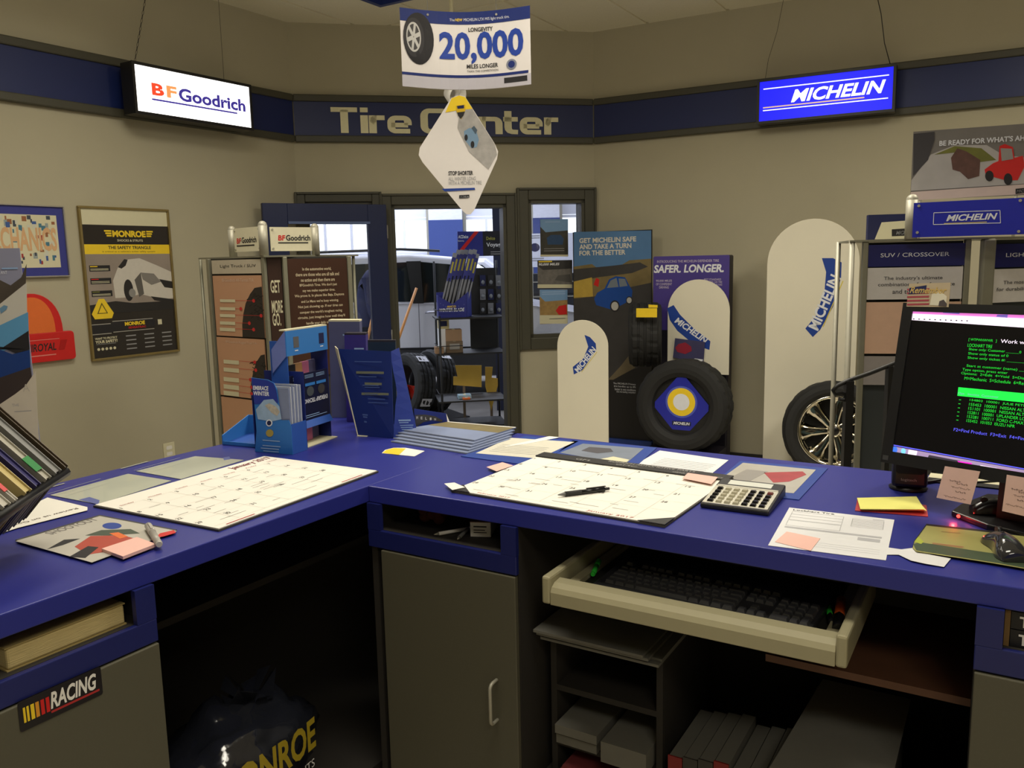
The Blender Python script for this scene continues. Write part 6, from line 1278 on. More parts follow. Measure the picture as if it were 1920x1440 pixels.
# ---- Michelin rack on the right
mx0 = at_y(1592, 600, 3.2); MU = hdg(103); FQ = Fr(g(mx0), MU)
mr = thing('tire_display_rack', 'metal floor rack topped with a blue Michelin sign on the right', 'display rack', FQ.p(0.25, 0, -0.1))
ZR = FQ.px(1600, 451)[1]
uL, uR = FQ.px(1616, 500)[0], FQ.px(1818, 500)[0]
u2 = FQ.px(1846, 500)[0]; F2_ = Fr(FQ.p(u2+0.03, 0, -0.02), hdg(75)); w2_ = 0.5
MB().prism([FQ.p(-0.01, ZR-0.006, 0.015), FQ.p(u2, ZR-0.006, 0.02), F2_.p(w2_, ZR-0.006, 0.02), F2_.p(w2_, ZR-0.006, -0.4), FQ.p(0.0, ZR-0.006, -0.35)], (0, 0, 0.007)).build('top_plate', flatm, mr)
MB().prism([FQ.p(0, 0, 0.0), FQ.p(u2, 0, 0.0), F2_.p(w2_, 0, 0.0), F2_.p(w2_, 0, -0.4), FQ.p(0.0, 0, -0.35)], (0, 0, 0.10)).build('plinth', black_m, mr)
MB().cyl(FQ.p(0.0, 0.1, 0), FQ.p(0.0, ZR, 0), 0.011, seg=12).build('outer_post', steel_m, mr); MB().cyl(FQ.p(0.0, 0.1, -0.33), FQ.p(0.0, ZR, -0.33), 0.010, seg=12).build('outer_post', steel_m, mr)
for u in (uL, uR-0.02): MB().fbox(FQ, u, u+0.02, 0.1, ZR-0.006, -0.02, 0.01).build('upright', flatm, mr, bevel=0.003)
MB().fbox(FQ, u2-0.012, u2+0.03, 0.1, ZR-0.006, -0.03, 0.02).build('corner_post', flatm, mr, bevel=0.006)
hdr, _ = face_panel(FQ, ((1623, 459), (1812, 456), (1810, 499), (1622, 499)), mat('header_navy', (26, 30, 96), 0.35), mr, 'header'); fq_ = FQ.shift(0, 0, 0.0064)
textpx(fq_, 'SUV / CROSSOVER', (1651, 482.5), (1780, 481), 7.5, wink, hdr, 0.0005)
pa, _ = face_panel(FQ, ((1622, 502), (1807, 500), (1800, 561), (1620, 561)), mat('panel_pale', (206, 202, 198), 0.5), mr, 'panel')
for s_, x0, x1, y in (('The industry\'s ultimate', 1657, 1767, 527), ('combination of performance', 1646, 1790, 539), ('and total comfort', 1673, 1768, 551)): textpx(fq_, s_, (x0, y), (x1, y), 8.5, mat('slate_ink', (66, 64, 66), 0.5), pa, 0.0005, bold=0.01)
face_panel(FQ, ((1619, 566), (1800, 566), (1797, 664), (1617, 662)), mat('panel_peach', (214, 176, 150), 0.5), mr, 'panel')
face_panel(FQ, ((1617, 668), (1797, 668), (1790, 722), (1615, 722)), mat('panel_mauve', (150, 144, 142), 0.5), mr, 'panel')
MB().fbox(FQ, uL+0.02, uR-0.02, 0.1, ZR-0.01, -0.035, -0.02).build('backing', mat('rack_back2', (52, 58, 60), 0.6), mr)
h2, _ = face_panel(F2_, ((1864, 461), (1990, 452), (1990, 500), (1862, 500)), MATS['header_navy'], mr, 'header'); f2_ = F2_.shift(0, 0, 0.0064); textpx(f2_, 'LIGHT TRUCK', (1886, 482), (1985, 481), 7.5, wink, h2, 0.0005)
pb_, _ = face_panel(F2_, ((1862, 503), (1990, 503), (1990, 566), (1858, 564)), MATS['panel_pale'], mr, 'panel')
for s_, x0, x1, y in (('The most proven choice', 1881, 1985, 535), ('for durability and traction', 1868, 1985, 548)): textpx(f2_, s_, (x0, y), (x1, y+1), 8.5, MATS['slate_ink'], pb_, 0.0005, bold=0.01)
MB().fbox(F2_, 0.0, w2_, 0.1, ZR-0.01, -0.03, -0.004).build('backing', MATS['rack_back2'], mr)
# top: post, blue sign, poster, small logo box
pp = at_y(1707, 450, 3.12); dome_post(pp, ZR, at_y(1707, 364, 3.12).z, 0.021, steel_m, mr, 'sign_post')
FSg = Fr(g(pp), hdg(122)); su0 = FSg.px(1714, 410)[0]
sb_, (u0, u1, v0, v1) = face_panel(FSg, ((1715, 381), (1925, 371), (1925, 443), (1712, 442)), mat('sign_blue', (34, 42, 170), 0.35), mr, 'sign_board', 0.018, 0.024); fs_ = FSg.shift(0, 0, 0.0244)
textpx(fs_, 'MICHELIN', (1774, 415), (1870, 410), 12, wink, sb_, 0.0005, bold=0.03, shear=0.28); linespx(fs_, 1770, 1850, (420,), 1.6, mat('gold_line', (200, 180, 110), 0.5), sb_, 0.0005)
fl_ = [(1751, 399), (1875, 394.5), (1876, 418), (1750, 421)]
for i in range(4):
    (xa, ya), (xb, yb) = fl_[i], fl_[(i+1) % 4]; n_ = V3((yb-ya, xa-xb, 0)).normalized()*0.6
    ppx(fs_, [(xa+n_.x, ya+n_.y), (xb+n_.x, yb+n_.y), (xb-n_.x, yb-n_.y), (xa-n_.x, ya-n_.y)], wink, sb_, 0.0005)
for q in ((1723, 386), (1913, 376), (1720, 436), (1910, 434)): c_ = FSg.px(*q, 0.024); MB().cyl(FSg.p(*c_, 0.024), FSg.p(*c_, 0.028), 0.005, seg=12).build('screw', steel_m, sb_)
poF = Fr(g(at_y(1720, 300, 3.28)), hdg(113)); pst = thing('display_poster', 'wide poster reading Be Ready For What\'s Ahead above the blue sign', 'poster', poF.p(0.2, ZR, 0))
pob, (u0, u1, v0, v1) = face_panel(poF, ((1712, 250), (1960, 226), (1960, 362), (1707, 377)), mat('poster_mist', (120, 116, 112), 0.4, var=0.25, scale=6), pst, 'board', -0.003, 0.0); pf_ = poF.shift(0, 0, 0.0004)
W_, H_ = u1-u0, v1-v0
ppx(pf_, [(1708, 360), (1960, 343), (1960, 362), (1706, 376)], mat('poster_blush', (206, 186, 180), 0.5), pob, 0.0003)
ppx(pf_, [(1709, 338), (1745, 290), (1790, 272), (1850, 272), (1880, 290), (1960, 300), (1960, 342), (1708, 358)], mat('wet_road', (176, 172, 170), 0.35, var=0.2, scale=10), pob, 0.0003)
ppx(pf_, [(1752, 290), (1790, 274), (1840, 278), (1868, 300), (1830, 305), (1800, 285)], green_m, pob, 0.0006); ppx(pf_, [(1713, 251), (1752, 247), (1752, 262), (1740, 300), (1712, 330)], mat('dark_arch', (60, 58, 62), 0.5), pob, 0.0006)
ppx(pf_, [(1783, 296), (1795, 278), (1812, 284), (1838, 300), (1836, 330), (1815, 336), (1800, 322), (1786, 318)], mat('horses_print', (92, 62, 54), 0.5, var=0.5, scale=40), pob, 0.0008)
ppx(pf_, [(1846, 318), (1862, 306), (1872, 302), (1874, 274), (1884, 270), (1899, 276), (1902, 296), (1918, 292), (1921, 312), (1908, 338), (1885, 338), (1848, 328)], red_m, pob, 0.001); ppx(pf_, [(1876, 278), (1897, 279), (1900, 298), (1878, 302)], mat('car_window', (150, 146, 142), 0.3), pob, 0.0014)
pell(pf_, 1855, 330, 8, 10, ink_m, pob, 0.0014); pell(pf_, 1890, 336, 8, 11, ink_m, pob, 0.0014)
textpx(pf_, 'BE READY FOR WHAT\'S AHEAD', (1761, 274), (1948, 257), 10, wink, pob, 0.0018, bold=0.025)
ppx(pf_, [(1904, 354), (1925, 352), (1925, 361), (1904, 364)], ink_m, pob, 0.0018); textpx(pf_, 'MICHELIN', (1906, 361), (1940, 358), 5, wink, pob, 0.0022, shear=0.2)
for x in (1725, 1905): p = poF.p(*poF.px(x, 372), -0.006); MB().cyl((p.x, p.y, ZR), (p.x, p.y, p.z+0.05), 0.006, seg=10).build('support_rod', steel_m, pst)
lbF = Fr(g(at_y(1640, 430, 3.42)), hdg(103)); lb = thing('logo_topper', 'navy and white Michelin logo box on the right rack, behind the post', 'sign', lbF.p(0.05, ZR, 0))
lbb, _ = face_panel(lbF, ((1628, 404), (1722, 399), (1722, 449), (1627, 450)), navy_m, lb, 'box', -0.04, 0); lf = lbF.shift(0, 0, 0.0004)
ppx(lf, [(1640, 449), (1653, 417), (1722, 412), (1722, 447)], cream_m, lbb, 0.0003); ppx(lf, [(1672, 430), (1720, 427), (1720, 441), (1672, 443)], ink_m, lbb, 0.0006); textpx(lf, 'MICHELIN', (1680, 440), (1716, 437), 7, wink, lbb, 0.001, bold=0.03, shear=0.25)
# ================================================================== TIRES
def tire_obj(name, O, ax, R, r, w_, parent, m=rubber_m, seg=72, lug=0.006):
    h = w_/2
    prof = [(-h*0.80, r), (-h*0.98, r+(R-r)*0.25), (-h*1.0, r+(R-r)*0.5), (-h*0.95, r+(R-r)*0.78), (-h*0.82, R-0.012), (-h*0.72, R-0.002)]
    tread = [(-0.72, 0), (-0.46, 0), (-0.44, -0.008), (-0.34, -0.008), (-0.32, 0), (-0.08, 0), (-0.06, -0.008), (0.06, -0.008), (0.08, 0), (0.32, 0), (0.34, -0.008), (0.44, -0.008), (0.46, 0), (0.72, 0)]
    prof += [(h*a, R+b) for a, b in tread]
    nt0 = 5; nt1 = len(prof)-1
    prof += [(h*0.82, R-0.012), (h*0.95, r+(R-r)*0.78), (h*1.0, r+(R-r)*0.5), (h*0.98, r+(R-r)*0.25), (h*0.80, r), (h*0.6, r-0.006), (-h*0.6, r-0.006)]
    md = lambda j, k: (-lug if (nt0 <= j <= nt1 and ((k+(2 if (j-nt0) > 6 else 0)) % 4 == 0) and abs(prof[j][0]) > h*0.3) else 0)
    return MB().lathe(O, ax, prof, seg, md, smooth=False, closed=True).build(name, m, parent)
# chrome wheel on a low black stand
wc0 = at_y(1563, 806, 5.4); wax = V3((-0.30, -0.93, 0.10)).normalized()
cwh = thing('alloy_wheel', 'chrome wheel with tire on a low stand before the white standee', 'wheel', (wc0.x, wc0.y, 0))
Rt = 0.325; rt = 0.232
tire_obj('tire', wc0, wax, Rt, rt, 0.22, cwh, lug=0.004)
a_ = wax.orthogonal().normalized(); b_ = wax.cross(a_)
MB().lathe(wc0, wax, [(-0.09, 0.228), (0.06, 0.220), (0.088, 0.232), (0.095, 0.228), (0.088, 0.215), (0.06, 0.205), (-0.07, 0.20)], 56, closed=True).build('rim', chrome_m, cwh)
MB().lathe(wc0, wax, [(-0.02, 0.001), (-0.02, 0.20)], 40).build('barrel_back', mat('wheel_dark', (22, 22, 22), 0.5), cwh)
for k in range(7):
    t = 2*math.pi*k/7+0.2; rad = a_*math.cos(t)+b_*math.sin(t); tan = -a_*math.sin(t)+b_*math.cos(t)
    mb = MB(); sec = []
    for r_, wd, h_ in ((0.03, 0.024, 0.060), (0.08, 0.030, 0.066), (0.14, 0.040, 0.064), (0.19, 0.062, 0.062), (0.215, 0.088, 0.066)):
        c_ = wc0+rad*r_; sec.append([c_-tan*wd+wax*(h_-0.022), c_-tan*wd*0.45+wax*h_, c_+wax*(h_-0.008), c_+tan*wd*0.45+wax*h_, c_+tan*wd+wax*(h_-0.022), c_+wax*(h_-0.04)])
    vs = [v for s_ in sec for v in s_]; fs = []
    for i in range(len(sec)-1):
        for j in range(6): fs.append((i*6+j, i*6+(j+1) % 6, (i+1)*6+(j+1) % 6, (i+1)*6+j))
    mb.add(vs, fs, True).build('spoke', chrome_m, cwh)
MB().lathe(wc0, wax, [(0.05, 0.042), (0.068, 0.042), (0.074, 0.034), (0.076, 0.001)], 28).build('hub', chrome_m, cwh); MB().lathe(wc0, wax, [(0.0745, 0.030), (0.0775, 0.028), (0.078, 0.001)], 24).build('centre_cap', black2_m, cwh)
MB().box((wc0.x, wc0.y+0.02, (wc0.z-Rt+0.01)/2), 0.34, 0.30, wc0.z-Rt+0.01, -0.3).build('stand', black_m, cwh)
# dark tire inside the right rack
t2c = at_y(1668, 775, 3.55); rtr = thing('rack_tire', 'black tire standing edge-on in the lower right rack', 'tire', (t2c.x, t2c.y, t2c.z-0.3))
# ================================================================== BOARDS AND STANDEES BY THE RIGHT WALL
def board_frame(x, Y, a=118.7): return Fr(g(at_y(x, 600, Y)), hdg(a))
gF = FR.shift(0, 0, 0.16)
gb = thing('poster_board', 'tall poster board reading Get Michelin Safe leaning by the window', 'poster', gF.p(*[gF.px(1150, 840)[0], 0.0], 0))
u0, u1, v0, v1 = gF.rect((1076, 434), (1222, 432), (1222, 822), (1076, 820))
gbd = MB().fbox(gF, u0, u1, v0, v1, -0.008, 0).build('board', mat('board_night', (26, 24, 26), 0.4, var=0.2, scale=4), gb)
MB().fbox(gF, u0-0.01, u1+0.01, 0, v0, -0.10, 0.03).build('base_box', mat('base_blue', (40, 66, 140), 0.5, var=0.3, scale=20), gb)
gf = gF.shift(0, 0, 0.0004)
ppx(gf, [(1076, 435), (1221, 432), (1221, 500), (1150, 505), (1076, 525)], mat('poster_skyblue', (86, 128, 176), 0.4, var=0.2, scale=5), gbd, 0.0002)
ppx(gf, [(1076, 500), (1110, 495), (1135, 515), (1180, 488), (1221, 485), (1221, 560), (1076, 560)], mat('poster_hills', (124, 108, 70), 0.4, var=0.35, scale=14), gbd, 0.0005)
ppx(gf, [(1076, 505), (1150, 498), (1200, 492), (1215, 500), (1185, 512), (1120, 520), (1076, 530)], road_m, gbd, 0.0008)
ppx(gf, [(1076, 528), (1110, 520), (1112, 556), (1076, 558)], mat('poster_gold', (190, 160, 70), 0.4, var=0.2, scale=20), gbd, 0.0010)
ppx(gf, [(1076, 560), (1120, 555), (1150, 545), (1221, 530), (1221, 640), (1195, 690), (1140, 710), (1076, 700)], road_m, gbd, 0.0010)
ppx(gf, [(1140, 712), (1165, 685), (1200, 640), (1221, 590), (1221, 640), (1190, 690), (1150, 712)], mat('road_sheen', (112, 100, 76), 0.4, var=0.2, scale=12), gbd, 0.0013)
ppx(gf, [(1114, 560), (1120, 549), (1134, 541), (1142, 524), (1155, 518), (1172, 520), (1180, 535), (1186, 545), (1184, 562), (1160, 575), (1145, 580), (1118, 572)], mat('car_blue', (28, 76, 160), 0.25), gbd, 0.0016)
ppx(gf, [(1138, 540), (1145, 526), (1156, 521), (1160, 538)], mat('car_glass2', (120, 130, 140), 0.2), gbd, 0.002); ppx(gf, [(1162, 538), (1160, 522), (1172, 523), (1177, 536)], MATS['car_glass2'], gbd, 0.002)
for cx, cy, r1_ in ((1153, 574, 9.5), (1180, 563, 6.5)): pell(gf, cx, cy, r1_*0.95, r1_*1.15, ink_m, gbd, 0.002); pell(gf, cx, cy, r1_*0.7, r1_*0.85, mat('alloy_print', (190, 188, 182), 0.4), gbd, 0.0024)
ppx(gf, [(1113, 534), (1118, 521), (1124, 524), (1122, 538)], red_m, gbd, 0.0016)
for k, s_ in enumerate(('GET MICHELIN SAFE', 'AND TAKE A TURN', 'FOR THE BETTER')): textpx(gf, s_, (1086.5, 456+k*11.7), ((1193, 1184, 1173)[k], 455+k*11.7), 9.2, mat('poster_cream', (226, 220, 206), 0.5), gbd, 0.002, bold=0.03)
for k, s_ in enumerate(('The MICHELIN Primacy', 'tire handles up to 8%', 'better in wet conditions', 'than the leading competitor')): textpx(gf, s_, (1150-k*1+ (0, 2, 5, 9)[k], 721+k*5.2), (1192, 721+k*5.2), 4.2, wink, gbd, 0.0008)
linespx(gf, 1083, 1165, (817, 819.5), 1.0, greyink_m, gbd, 0.0008)
# plain arched white standee with sash (mascot left out)
ivory = mat('standee_ivory', (226, 220, 200), 0.55, var=0.03, scale=5)
def arch_standee(name, label, F, xs_, ytop, sash, txt_pts, base, cat='standee'):
    a, b = F.px(xs_[0], 600)[0], F.px(xs_[1], 600)[0]; top = F.px((xs_[0]+xs_[1])/2, ytop)[1]; W_ = b-a; r = W_/2
    t = thing(name, label, cat, F.p((a+b)/2, base, 0))
    sh = [(a, base+0.0005), (b, base+0.0005)]+[((a+b)/2+r*math.cos(q), top-r+r*math.sin(q)) for q in [math.pi*i/24 for i in range(25)]]
    bo = MB().fpoly(F, sh, -0.012, 0).build('board', ivory, t, bevel=0.003)
    MB().prism2([F.p((a+b)/2, base+0.0005, -0.012), F.p((a+b)/2, top-W_, -0.012), F.p((a+b)/2, base+0.0005, -0.22)], [F.p((a+b)/2+0.01, base+0.0005, -0.012), F.p((a+b)/2+0.01, top-W_, -0.012), F.p((a+b)/2+0.01, base+0.0005, -0.22)]).build('easel', cream_m, t)
    f = F.shift(0, 0, 0.0004); s_ = ppx(f, sash, mblue_m, bo, 0.0002, name='sash')
    (bl, br, h) = txt_pts; A_, B_ = f.px(*bl), f.px(*br); d = V3((B_[0]-A_[0], B_[1]-A_[1], 0)); L_ = d.length; U_ = (f.U*d.x+f.V*d.y).normalized(); V_ = f.N.cross(U_)
    ft = Fr(f.p(*A_), U_, V_); hgt = L_*h
    text(ft, 'MICHELIN', 0, L_, 0, hgt, 0.0012, wink, bo, bold=0.03, shear=0.1)
    lines(ft, [(L_*0.1, L_*0.95, -hgt*0.28, -hgt*0.2)], mat('sash_yellow', (214, 196, 70), 0.5), bo, 0.001)
    return t
sF_ = Fr(g(at_y(1520, 600, 5.75)), hdg(105))
arch_standee('arched_standee', 'tall arched white card standee with a blue sash beside the right rack', sF_, (1436, 1608), 410, [(1541, 484), (1562, 484), (1578, 492), (1577, 520), (1562, 575), (1538, 618), (1524, 632), (1510, 616), (1530, 592), (1546, 545), (1549, 510)], ((1534, 621), (1578, 520), 0.19), 0.0)
kF = Fr(g(at_y(1098, 600, 5.75)), hdg(110))
arch_standee('arched_standee', 'small arched white card standee with a blue sash below the window', kF, (1044, 1140), 600, [(1096, 628), (1106, 632), (1117, 644), (1118, 656), (1092, 694), (1076, 702), (1074, 688), (1094, 672), (1103, 650)], ((1085, 700), (1119, 656), 0.2), 0.0)
# "Safer. Longer." floor display
zF = FR.shift(0, 0, 0.42)
sd_ = thing('tire_floor_display', 'violet floor display reading Safer Longer with tires mounted on it', 'display', zF.p(zF.px(1290, 840)[0], 0, -0.1))
u0, u1, v0, v1 = zF.rect((1223, 481), (1364, 478), (1366, 840), (1226, 838))
MB().fbox(zF, u0, u1, 0.0, v1, -0.12, -0.003).build('cabinet', mat('cabinet_dark', (24, 20, 34), 0.5), sd_, bevel=0.012)
up_ = MB().fpoly(zF, rrect(u0, u1, zF.px(1290, 620)[1], v1, 0.012), -0.003, 0.001).build('header_panel', mat('violet_panel', (74, 60, 138), 0.4, var=0.08, scale=4), sd_)
zf = zF.shift(0, 0, 0.0014)
textpx(zf, 'INTRODUCING THE MICHELIN DEFENDER TIRE', (1232, 493), (1348, 490.5), 4.6, mat('pale_violet', (190, 178, 200), 0.5), up_, 0.0006, bold=0.01); textpx(zf, 'SAFER. LONGER.', (1226, 512), (1357, 509), 15, wink, up_, 0.0006, bold=0.035, shear=0.15)
for k, s_ in enumerate(('90,000 MILES', 'OF CONFIDENT', 'DRIVING')): textpx(zf, s_, (1230+(0, 0, 6)[k], 529+k*6), (1260-(0, 0, 6)[k], 529+k*6), 4.4, MATS['pale_violet'], up_, 0.0006, bold=0.015)
for k, s_ in enumerate(('BEST STANDARD', 'PASSENGER CAR TIRE', 'THAT MICHELIN HAS', 'EVER MADE')): textpx(zf, s_, (1320+(0, -2, -2, 5)[k], 526+k*4.9), (1352+(0, 2, 2, -5)[k], 526+k*4.9), 3.8, MATS['pale_violet'], up_, 0.0006, bold=0.015)
cF_ = zF.shift(0, 0, 0.09)
a_l, a_r = cF_.px(1252, 600)[0], cF_.px(1368, 600)[0]; tp_ = cF_.px(1300, 524)[1]; bt_ = cF_.px(1300, 700)[1]; rr_ = (a_r-a_l)/2
pn_ = MB().fpoly(cF_, [(a_l, bt_), (a_r, bt_)]+[((a_l+a_r)/2+rr_*math.cos(q), tp_-rr_+rr_*math.sin(q)) for q in [math.pi*i/24 for i in range(25)]], -0.008, 0).build('arched_card', ivory, sd_)
MB().fbox(cF_, (a_l+a_r)/2-0.05, (a_l+a_r)/2+0.05, bt_, bt_+0.2, -0.09, -0.008).build('spacer', black_m, sd_)
cf = cF_.shift(0, 0, 0.0004); ppx(cf, [(1251, 578), (1263, 572), (1275, 590), (1300, 615), (1332, 640), (1330, 656), (1300, 645), (1270, 620), (1256, 600)], mblue_m, pn_, 0.0002, name='sash')
A_, B_ = cf.px(1264, 604), cf.px(1322, 645); d = V3((B_[0]-A_[0], B_[1]-A_[1], 0)); U_ = (cf.U*d.x+cf.V*d.y).normalized(); ft = Fr(cf.p(*A_), U_, cf.N.cross(U_)); text(ft, 'MICHELIN', 0, d.length, 0, d.length*0.17, 0.0012, wink, pn_, bold=0.03, shear=0.15)
bkF = cF_.shift(0, 0, 0.012); bk_ = ppx(bkF, [(1266, 634), (1322, 641), (1319, 682), (1262, 670)], mat('leaflet_violet', (66, 64, 100), 0.4, var=0.15, scale=20), sd_, 0.0, 0.004, 'leaflet_card'); bq = bkF.shift(0, 0, 0.0044)
ppx(bq, [(1266, 652), (1272, 645), (1285, 642), (1296, 650), (1297, 658), (1285, 664), (1270, 660)], mat('car_maroon', (150, 40, 60), 0.3), bk_, 0.0002); ppx(bq, [(1302, 672), (1318, 674), (1317, 679), (1301, 677)], wink, bk_, 0.0002)
tc1 = cF_.p(*cF_.px(1215, 626), 0.06); tire_obj('mounted_tire', tc1, (0.985, -0.17, 0.0), 0.235, 0.15, 0.235, sd_, seg=64); MB().lathe(tc1, (0.985, -0.17, 0), [(-0.06, 0.001), (-0.06, 0.149), (0.06, 0.149), (0.06, 0.001)], 32).build('mount_disc', black_m, sd_)
yl = Fr(tc1+zF.N*0.245+ZUP*0.0, zF.U); y_ = MB()
for q in (((1193, 578), (1232, 578), (1232, 595), (1193, 595)), ((1216, 571), (1233, 572), (1233, 577), (1216, 577))): MB().fpoly(yl, [yl.px(*p) for p in q], 0.0, 0.001).build('yellow_label', yellow_m, sd_)
tC = at_y(1283, 760, 5.72); tN = (zF.N+V3((0, 0, 0.06))).normalized(); tire_obj('big_tire', tC, tN, 0.325, 0.205, 0.22, sd_, seg=88)
bxz = tC.z-0.325
MB().prism([V3((tC.x, tC.y, 0))+zF.U*a+zF.N*b for a, b in ((-0.25, 0.16), (0.25, 0.16), (0.25, -0.2), (-0.25, -0.2))], (0, 0, max(0.05, bxz+0.012))).build('plinth', mat('cabinet_dark', (24, 20, 34), 0.5), sd_)
dm = Fr(tC+tN*0.07, zF.U, ZUP); dmd = MB().fpoly(dm, [(0.0, 0.21), (0.02, 0.215), (0.19, 0.02), (0.19, -0.02), (0.03, -0.205), (-0.0, -0.21), (-0.03, -0.205), (-0.19, -0.02), (-0.19, 0.02), (-0.02, 0.215)], -0.004, 0.0).build('diamond_insert', mat('insert_blue', (30, 38, 160), 0.35), sd_)
MB().lathe(tC, tN, [(0.06, 0.001), (0.06, 0.21)], 40).build('hub_backing', black_m, sd_)
MB().fpoly(dm, ell(0, 0.03, 0.112, 0.112, 36), 0.0002, 0.0006).build('ring_print', mat('ring_blue', (80, 92, 190), 0.4), dmd); MB().fpoly(dm, ell(0, 0.03, 0.098, 0.098, 36), 0.0008, 0.0012).build('disc_print', yellow_m, dmd)
MB().fpoly(dm, ell(0, 0.03, 0.058, 0.058, 30), 0.0014, 0.0018).build('disc_print', wink, dmd)
MB().fbox(dm, -0.065, 0.07, -0.135, -0.105, 0.0003, 0.0007).build('logo_plate', navy_m, dmd); text(dm, 'MICHELIN', -0.055, 0.062, -0.130, -0.110, 0.0010, wink, dmd, bold=0.03, shear=0.25)
# dark tire in the rack (built last of the tires)
tire_obj('tire', t2c, (0.93, -0.36, 0), 0.30, 0.19, 0.2, rtr, seg=64); MB().lathe(t2c, (0.93, -0.36, 0), [(-0.06, 0.001), (-0.06, 0.188), (0.06, 0.188), (0.06, 0.001)], 32).build('wheel_disc', steel_m, rtr)
MB().box((t2c.x, t2c.y, (t2c.z-0.3)/2), 0.22, 0.34, t2c.z-0.3, 0.37).build('plinth', mat('plinth_teal', (66, 92, 104), 0.6), rtr)
# ================================================================== BLACK HANDRAIL
hr = thing('handrail', 'black wrought iron handrail with curled end before the right rack', 'handrail', (at_y(1592, 800, 2.75).x, 2.75, 0))
ir = mat('wrought_iron', (18, 18, 18), 0.45)
pth = [at_y(*q, 2.75) for q in ((1573, 748), (1583, 750), (1586, 741), (1578, 737), (1566, 740), (1562, 732), (1570, 723), (1592, 713), (1630, 700), (1668, 685), (1720, 664), (1790, 636))]
MB().tube(pth, 0.0075, 8).build('rail', ir, hr)
for x, y in ((1592, 714), (1668, 686), (1760, 648)):
    p = at_y(x, y, 2.75); MB().box((p.x, p.y, p.z/2), 0.026 if x < 1600 else 0.016, 0.026, p.z).build('post', ir, hr)
    MB().box((p.x, p.y, 0.004), 0.09, 0.09, 0.008).build('floor_plate', ir, hr)
# ================================================================== POSTERS ON THE WINDOW GLASS
wF_ = FC.shift(0, 0, -0.063)
for i, (q, lb, top_, mid, bot) in enumerate((((1013, 411, 1065, 481), 'top poster of three taped to the window, dark with blue car', sky_m, mat('wp_dark', (58, 56, 48), 0.4, var=0.4, scale=30), mat('wp_blue', (36, 70, 110), 0.4, var=0.2, scale=30)), ((1008, 488, 1073, 540), 'middle window poster reading 90,000 Miles', mat('wp_grey', (52, 50, 50), 0.4, var=0.4, scale=20), mat('wp_ash', (112, 108, 104), 0.4, var=0.5, scale=30), mat('wp_ash2', (84, 82, 80), 0.4)), ((1012, 543, 1064, 607), 'lowest window poster with a red car, white strip below', sky_m, mat('wp_gold', (160, 130, 80), 0.4, var=0.4, scale=30), red_m))):
    x0, y0, x1, y1 = q; u0, u1, v0, v1 = wF_.rect((x0, y0), (x1, y0), (x1, y1), (x0, y1))
    p = MB().fbox(wF_, u0, u1, v0, v1, 0.0, 0.0012).build('window_poster', mid); tag(p, lb, 'poster'); f = wF_.shift(0, 0, 0.0014); H_ = y1-y0
    ppx(f, [(x0, y0), (x1, y0), (x1, y0+H_*0.3), (x0+10, y0+H_*0.35), (x0, y0+H_*0.2)], top_, p, 0.0001)
    ppx(f, [(x0+12, y0+H_*0.5), (x0+20, y0+H_*0.42), (x1-14, y0+H_*0.42), (x1-8, y0+H_*0.52), (x1-10, y0+H_*0.68), (x0+14, y0+H_*0.68)] if i == 0 else ([(x0+32, y0+H_*0.72), (x0+38, y0+H_*0.55), (x1-4, y0+H_*0.5), (x1-2, y0+H_*0.8)] if i == 1 else [(x0+30, y0+H_*0.62), (x0+36, y0+H_*0.48), (x1-2, y0+H_*0.44), (x1-1, y0+H_*0.72), (x0+36, y0+H_*0.74)]), bot, p, 0.0005)
    ppx(f, [(x0, y1-H_*(0.05, 0.13, 0.25)[i]), (x1, y1-H_*(0.05, 0.13, 0.25)[i]), (x1, y1), (x0, y1)], cream_m, p, 0.0005)
    if i == 1: textpx(f, '90,000 MILES', (1010, 499), (1049, 499), 5.5, wink, p, 0.0009, bold=0.03, shear=0.2); linespx(f, 1010, 1035, (492,), 2.5, yellow_m, p, 0.0009)
    if i == 0: linespx(f, 1020, 1058, (467, 471), 1.0, greyink_m, p, 0.0009); linespx(f, 1022, 1050, (417,), 1.5, ltblue, p, 0.0009)
    if i == 2: linespx(f, 1016, 1060, (549, 553), 2.2, ltblue, p, 0.0009); linespx(f, 1030, 1060, (599,), 2.0, greyink_m, p, 0.0009)
# ================================================================== OPEN BLUE DOOR
da, db = at_y(505, 600, 6.0), at_y(733, 600, 6.44); FDr = Fr(g(da), g(db)-g(da)); DW = (g(db)-g(da)).length; DH = 2.052
dr_ = thing('door_6', 'open dark blue door with a tall glass pane before the shop doorway', 'door', FDr.p(DW, 0, 0))
dr_['kind'] = 'structure'
dbm = mat('door_blue', (17, 31, 76), 0.4, var=0.05, scale=6)
lu0, lu1 = FDr.px(545, 500)[0], FDr.px(694, 500)[0]; lv0, lv1 = 0.55, FDr.px(620, 420)[1]
MB().fbox(FDr, 0, lu0, 0.01, DH, -0.045, 0).fbox(FDr, lu1, DW, 0.01, DH, -0.045, 0).fbox(FDr, lu0, lu1, lv1, DH, -0.045, 0).fbox(FDr, lu0, lu1, 0.01, lv0, -0.045, 0).build('leaf', dbm, dr_, bevel=0.003)
MB().fbox(FDr, lu0-0.0, lu1+0.012, lv1, lv1+0.018, 0, 0.012).build('glazing_bead', mat('door_bead', (86, 104, 150), 0.4), dr_); MB().fbox(FDr, lu0, lu1, lv0-0.015, lv0, 0, 0.012).build('glazing_bead', MATS['door_bead'], dr_)
MB().fbox(FDr, lu0, lu1, lv0, lv1, -0.026, -0.020).build('pane', glass_m, dr_)
MB().cyl(FDr.p(0.06, 0.98, 0.0), FDr.p(0.06, 0.98, 0.05), 0.012, seg=12).ball(FDr.p(0.06, 0.98, 0.065), 0.026).build('door_knob', steel_m, dr_)
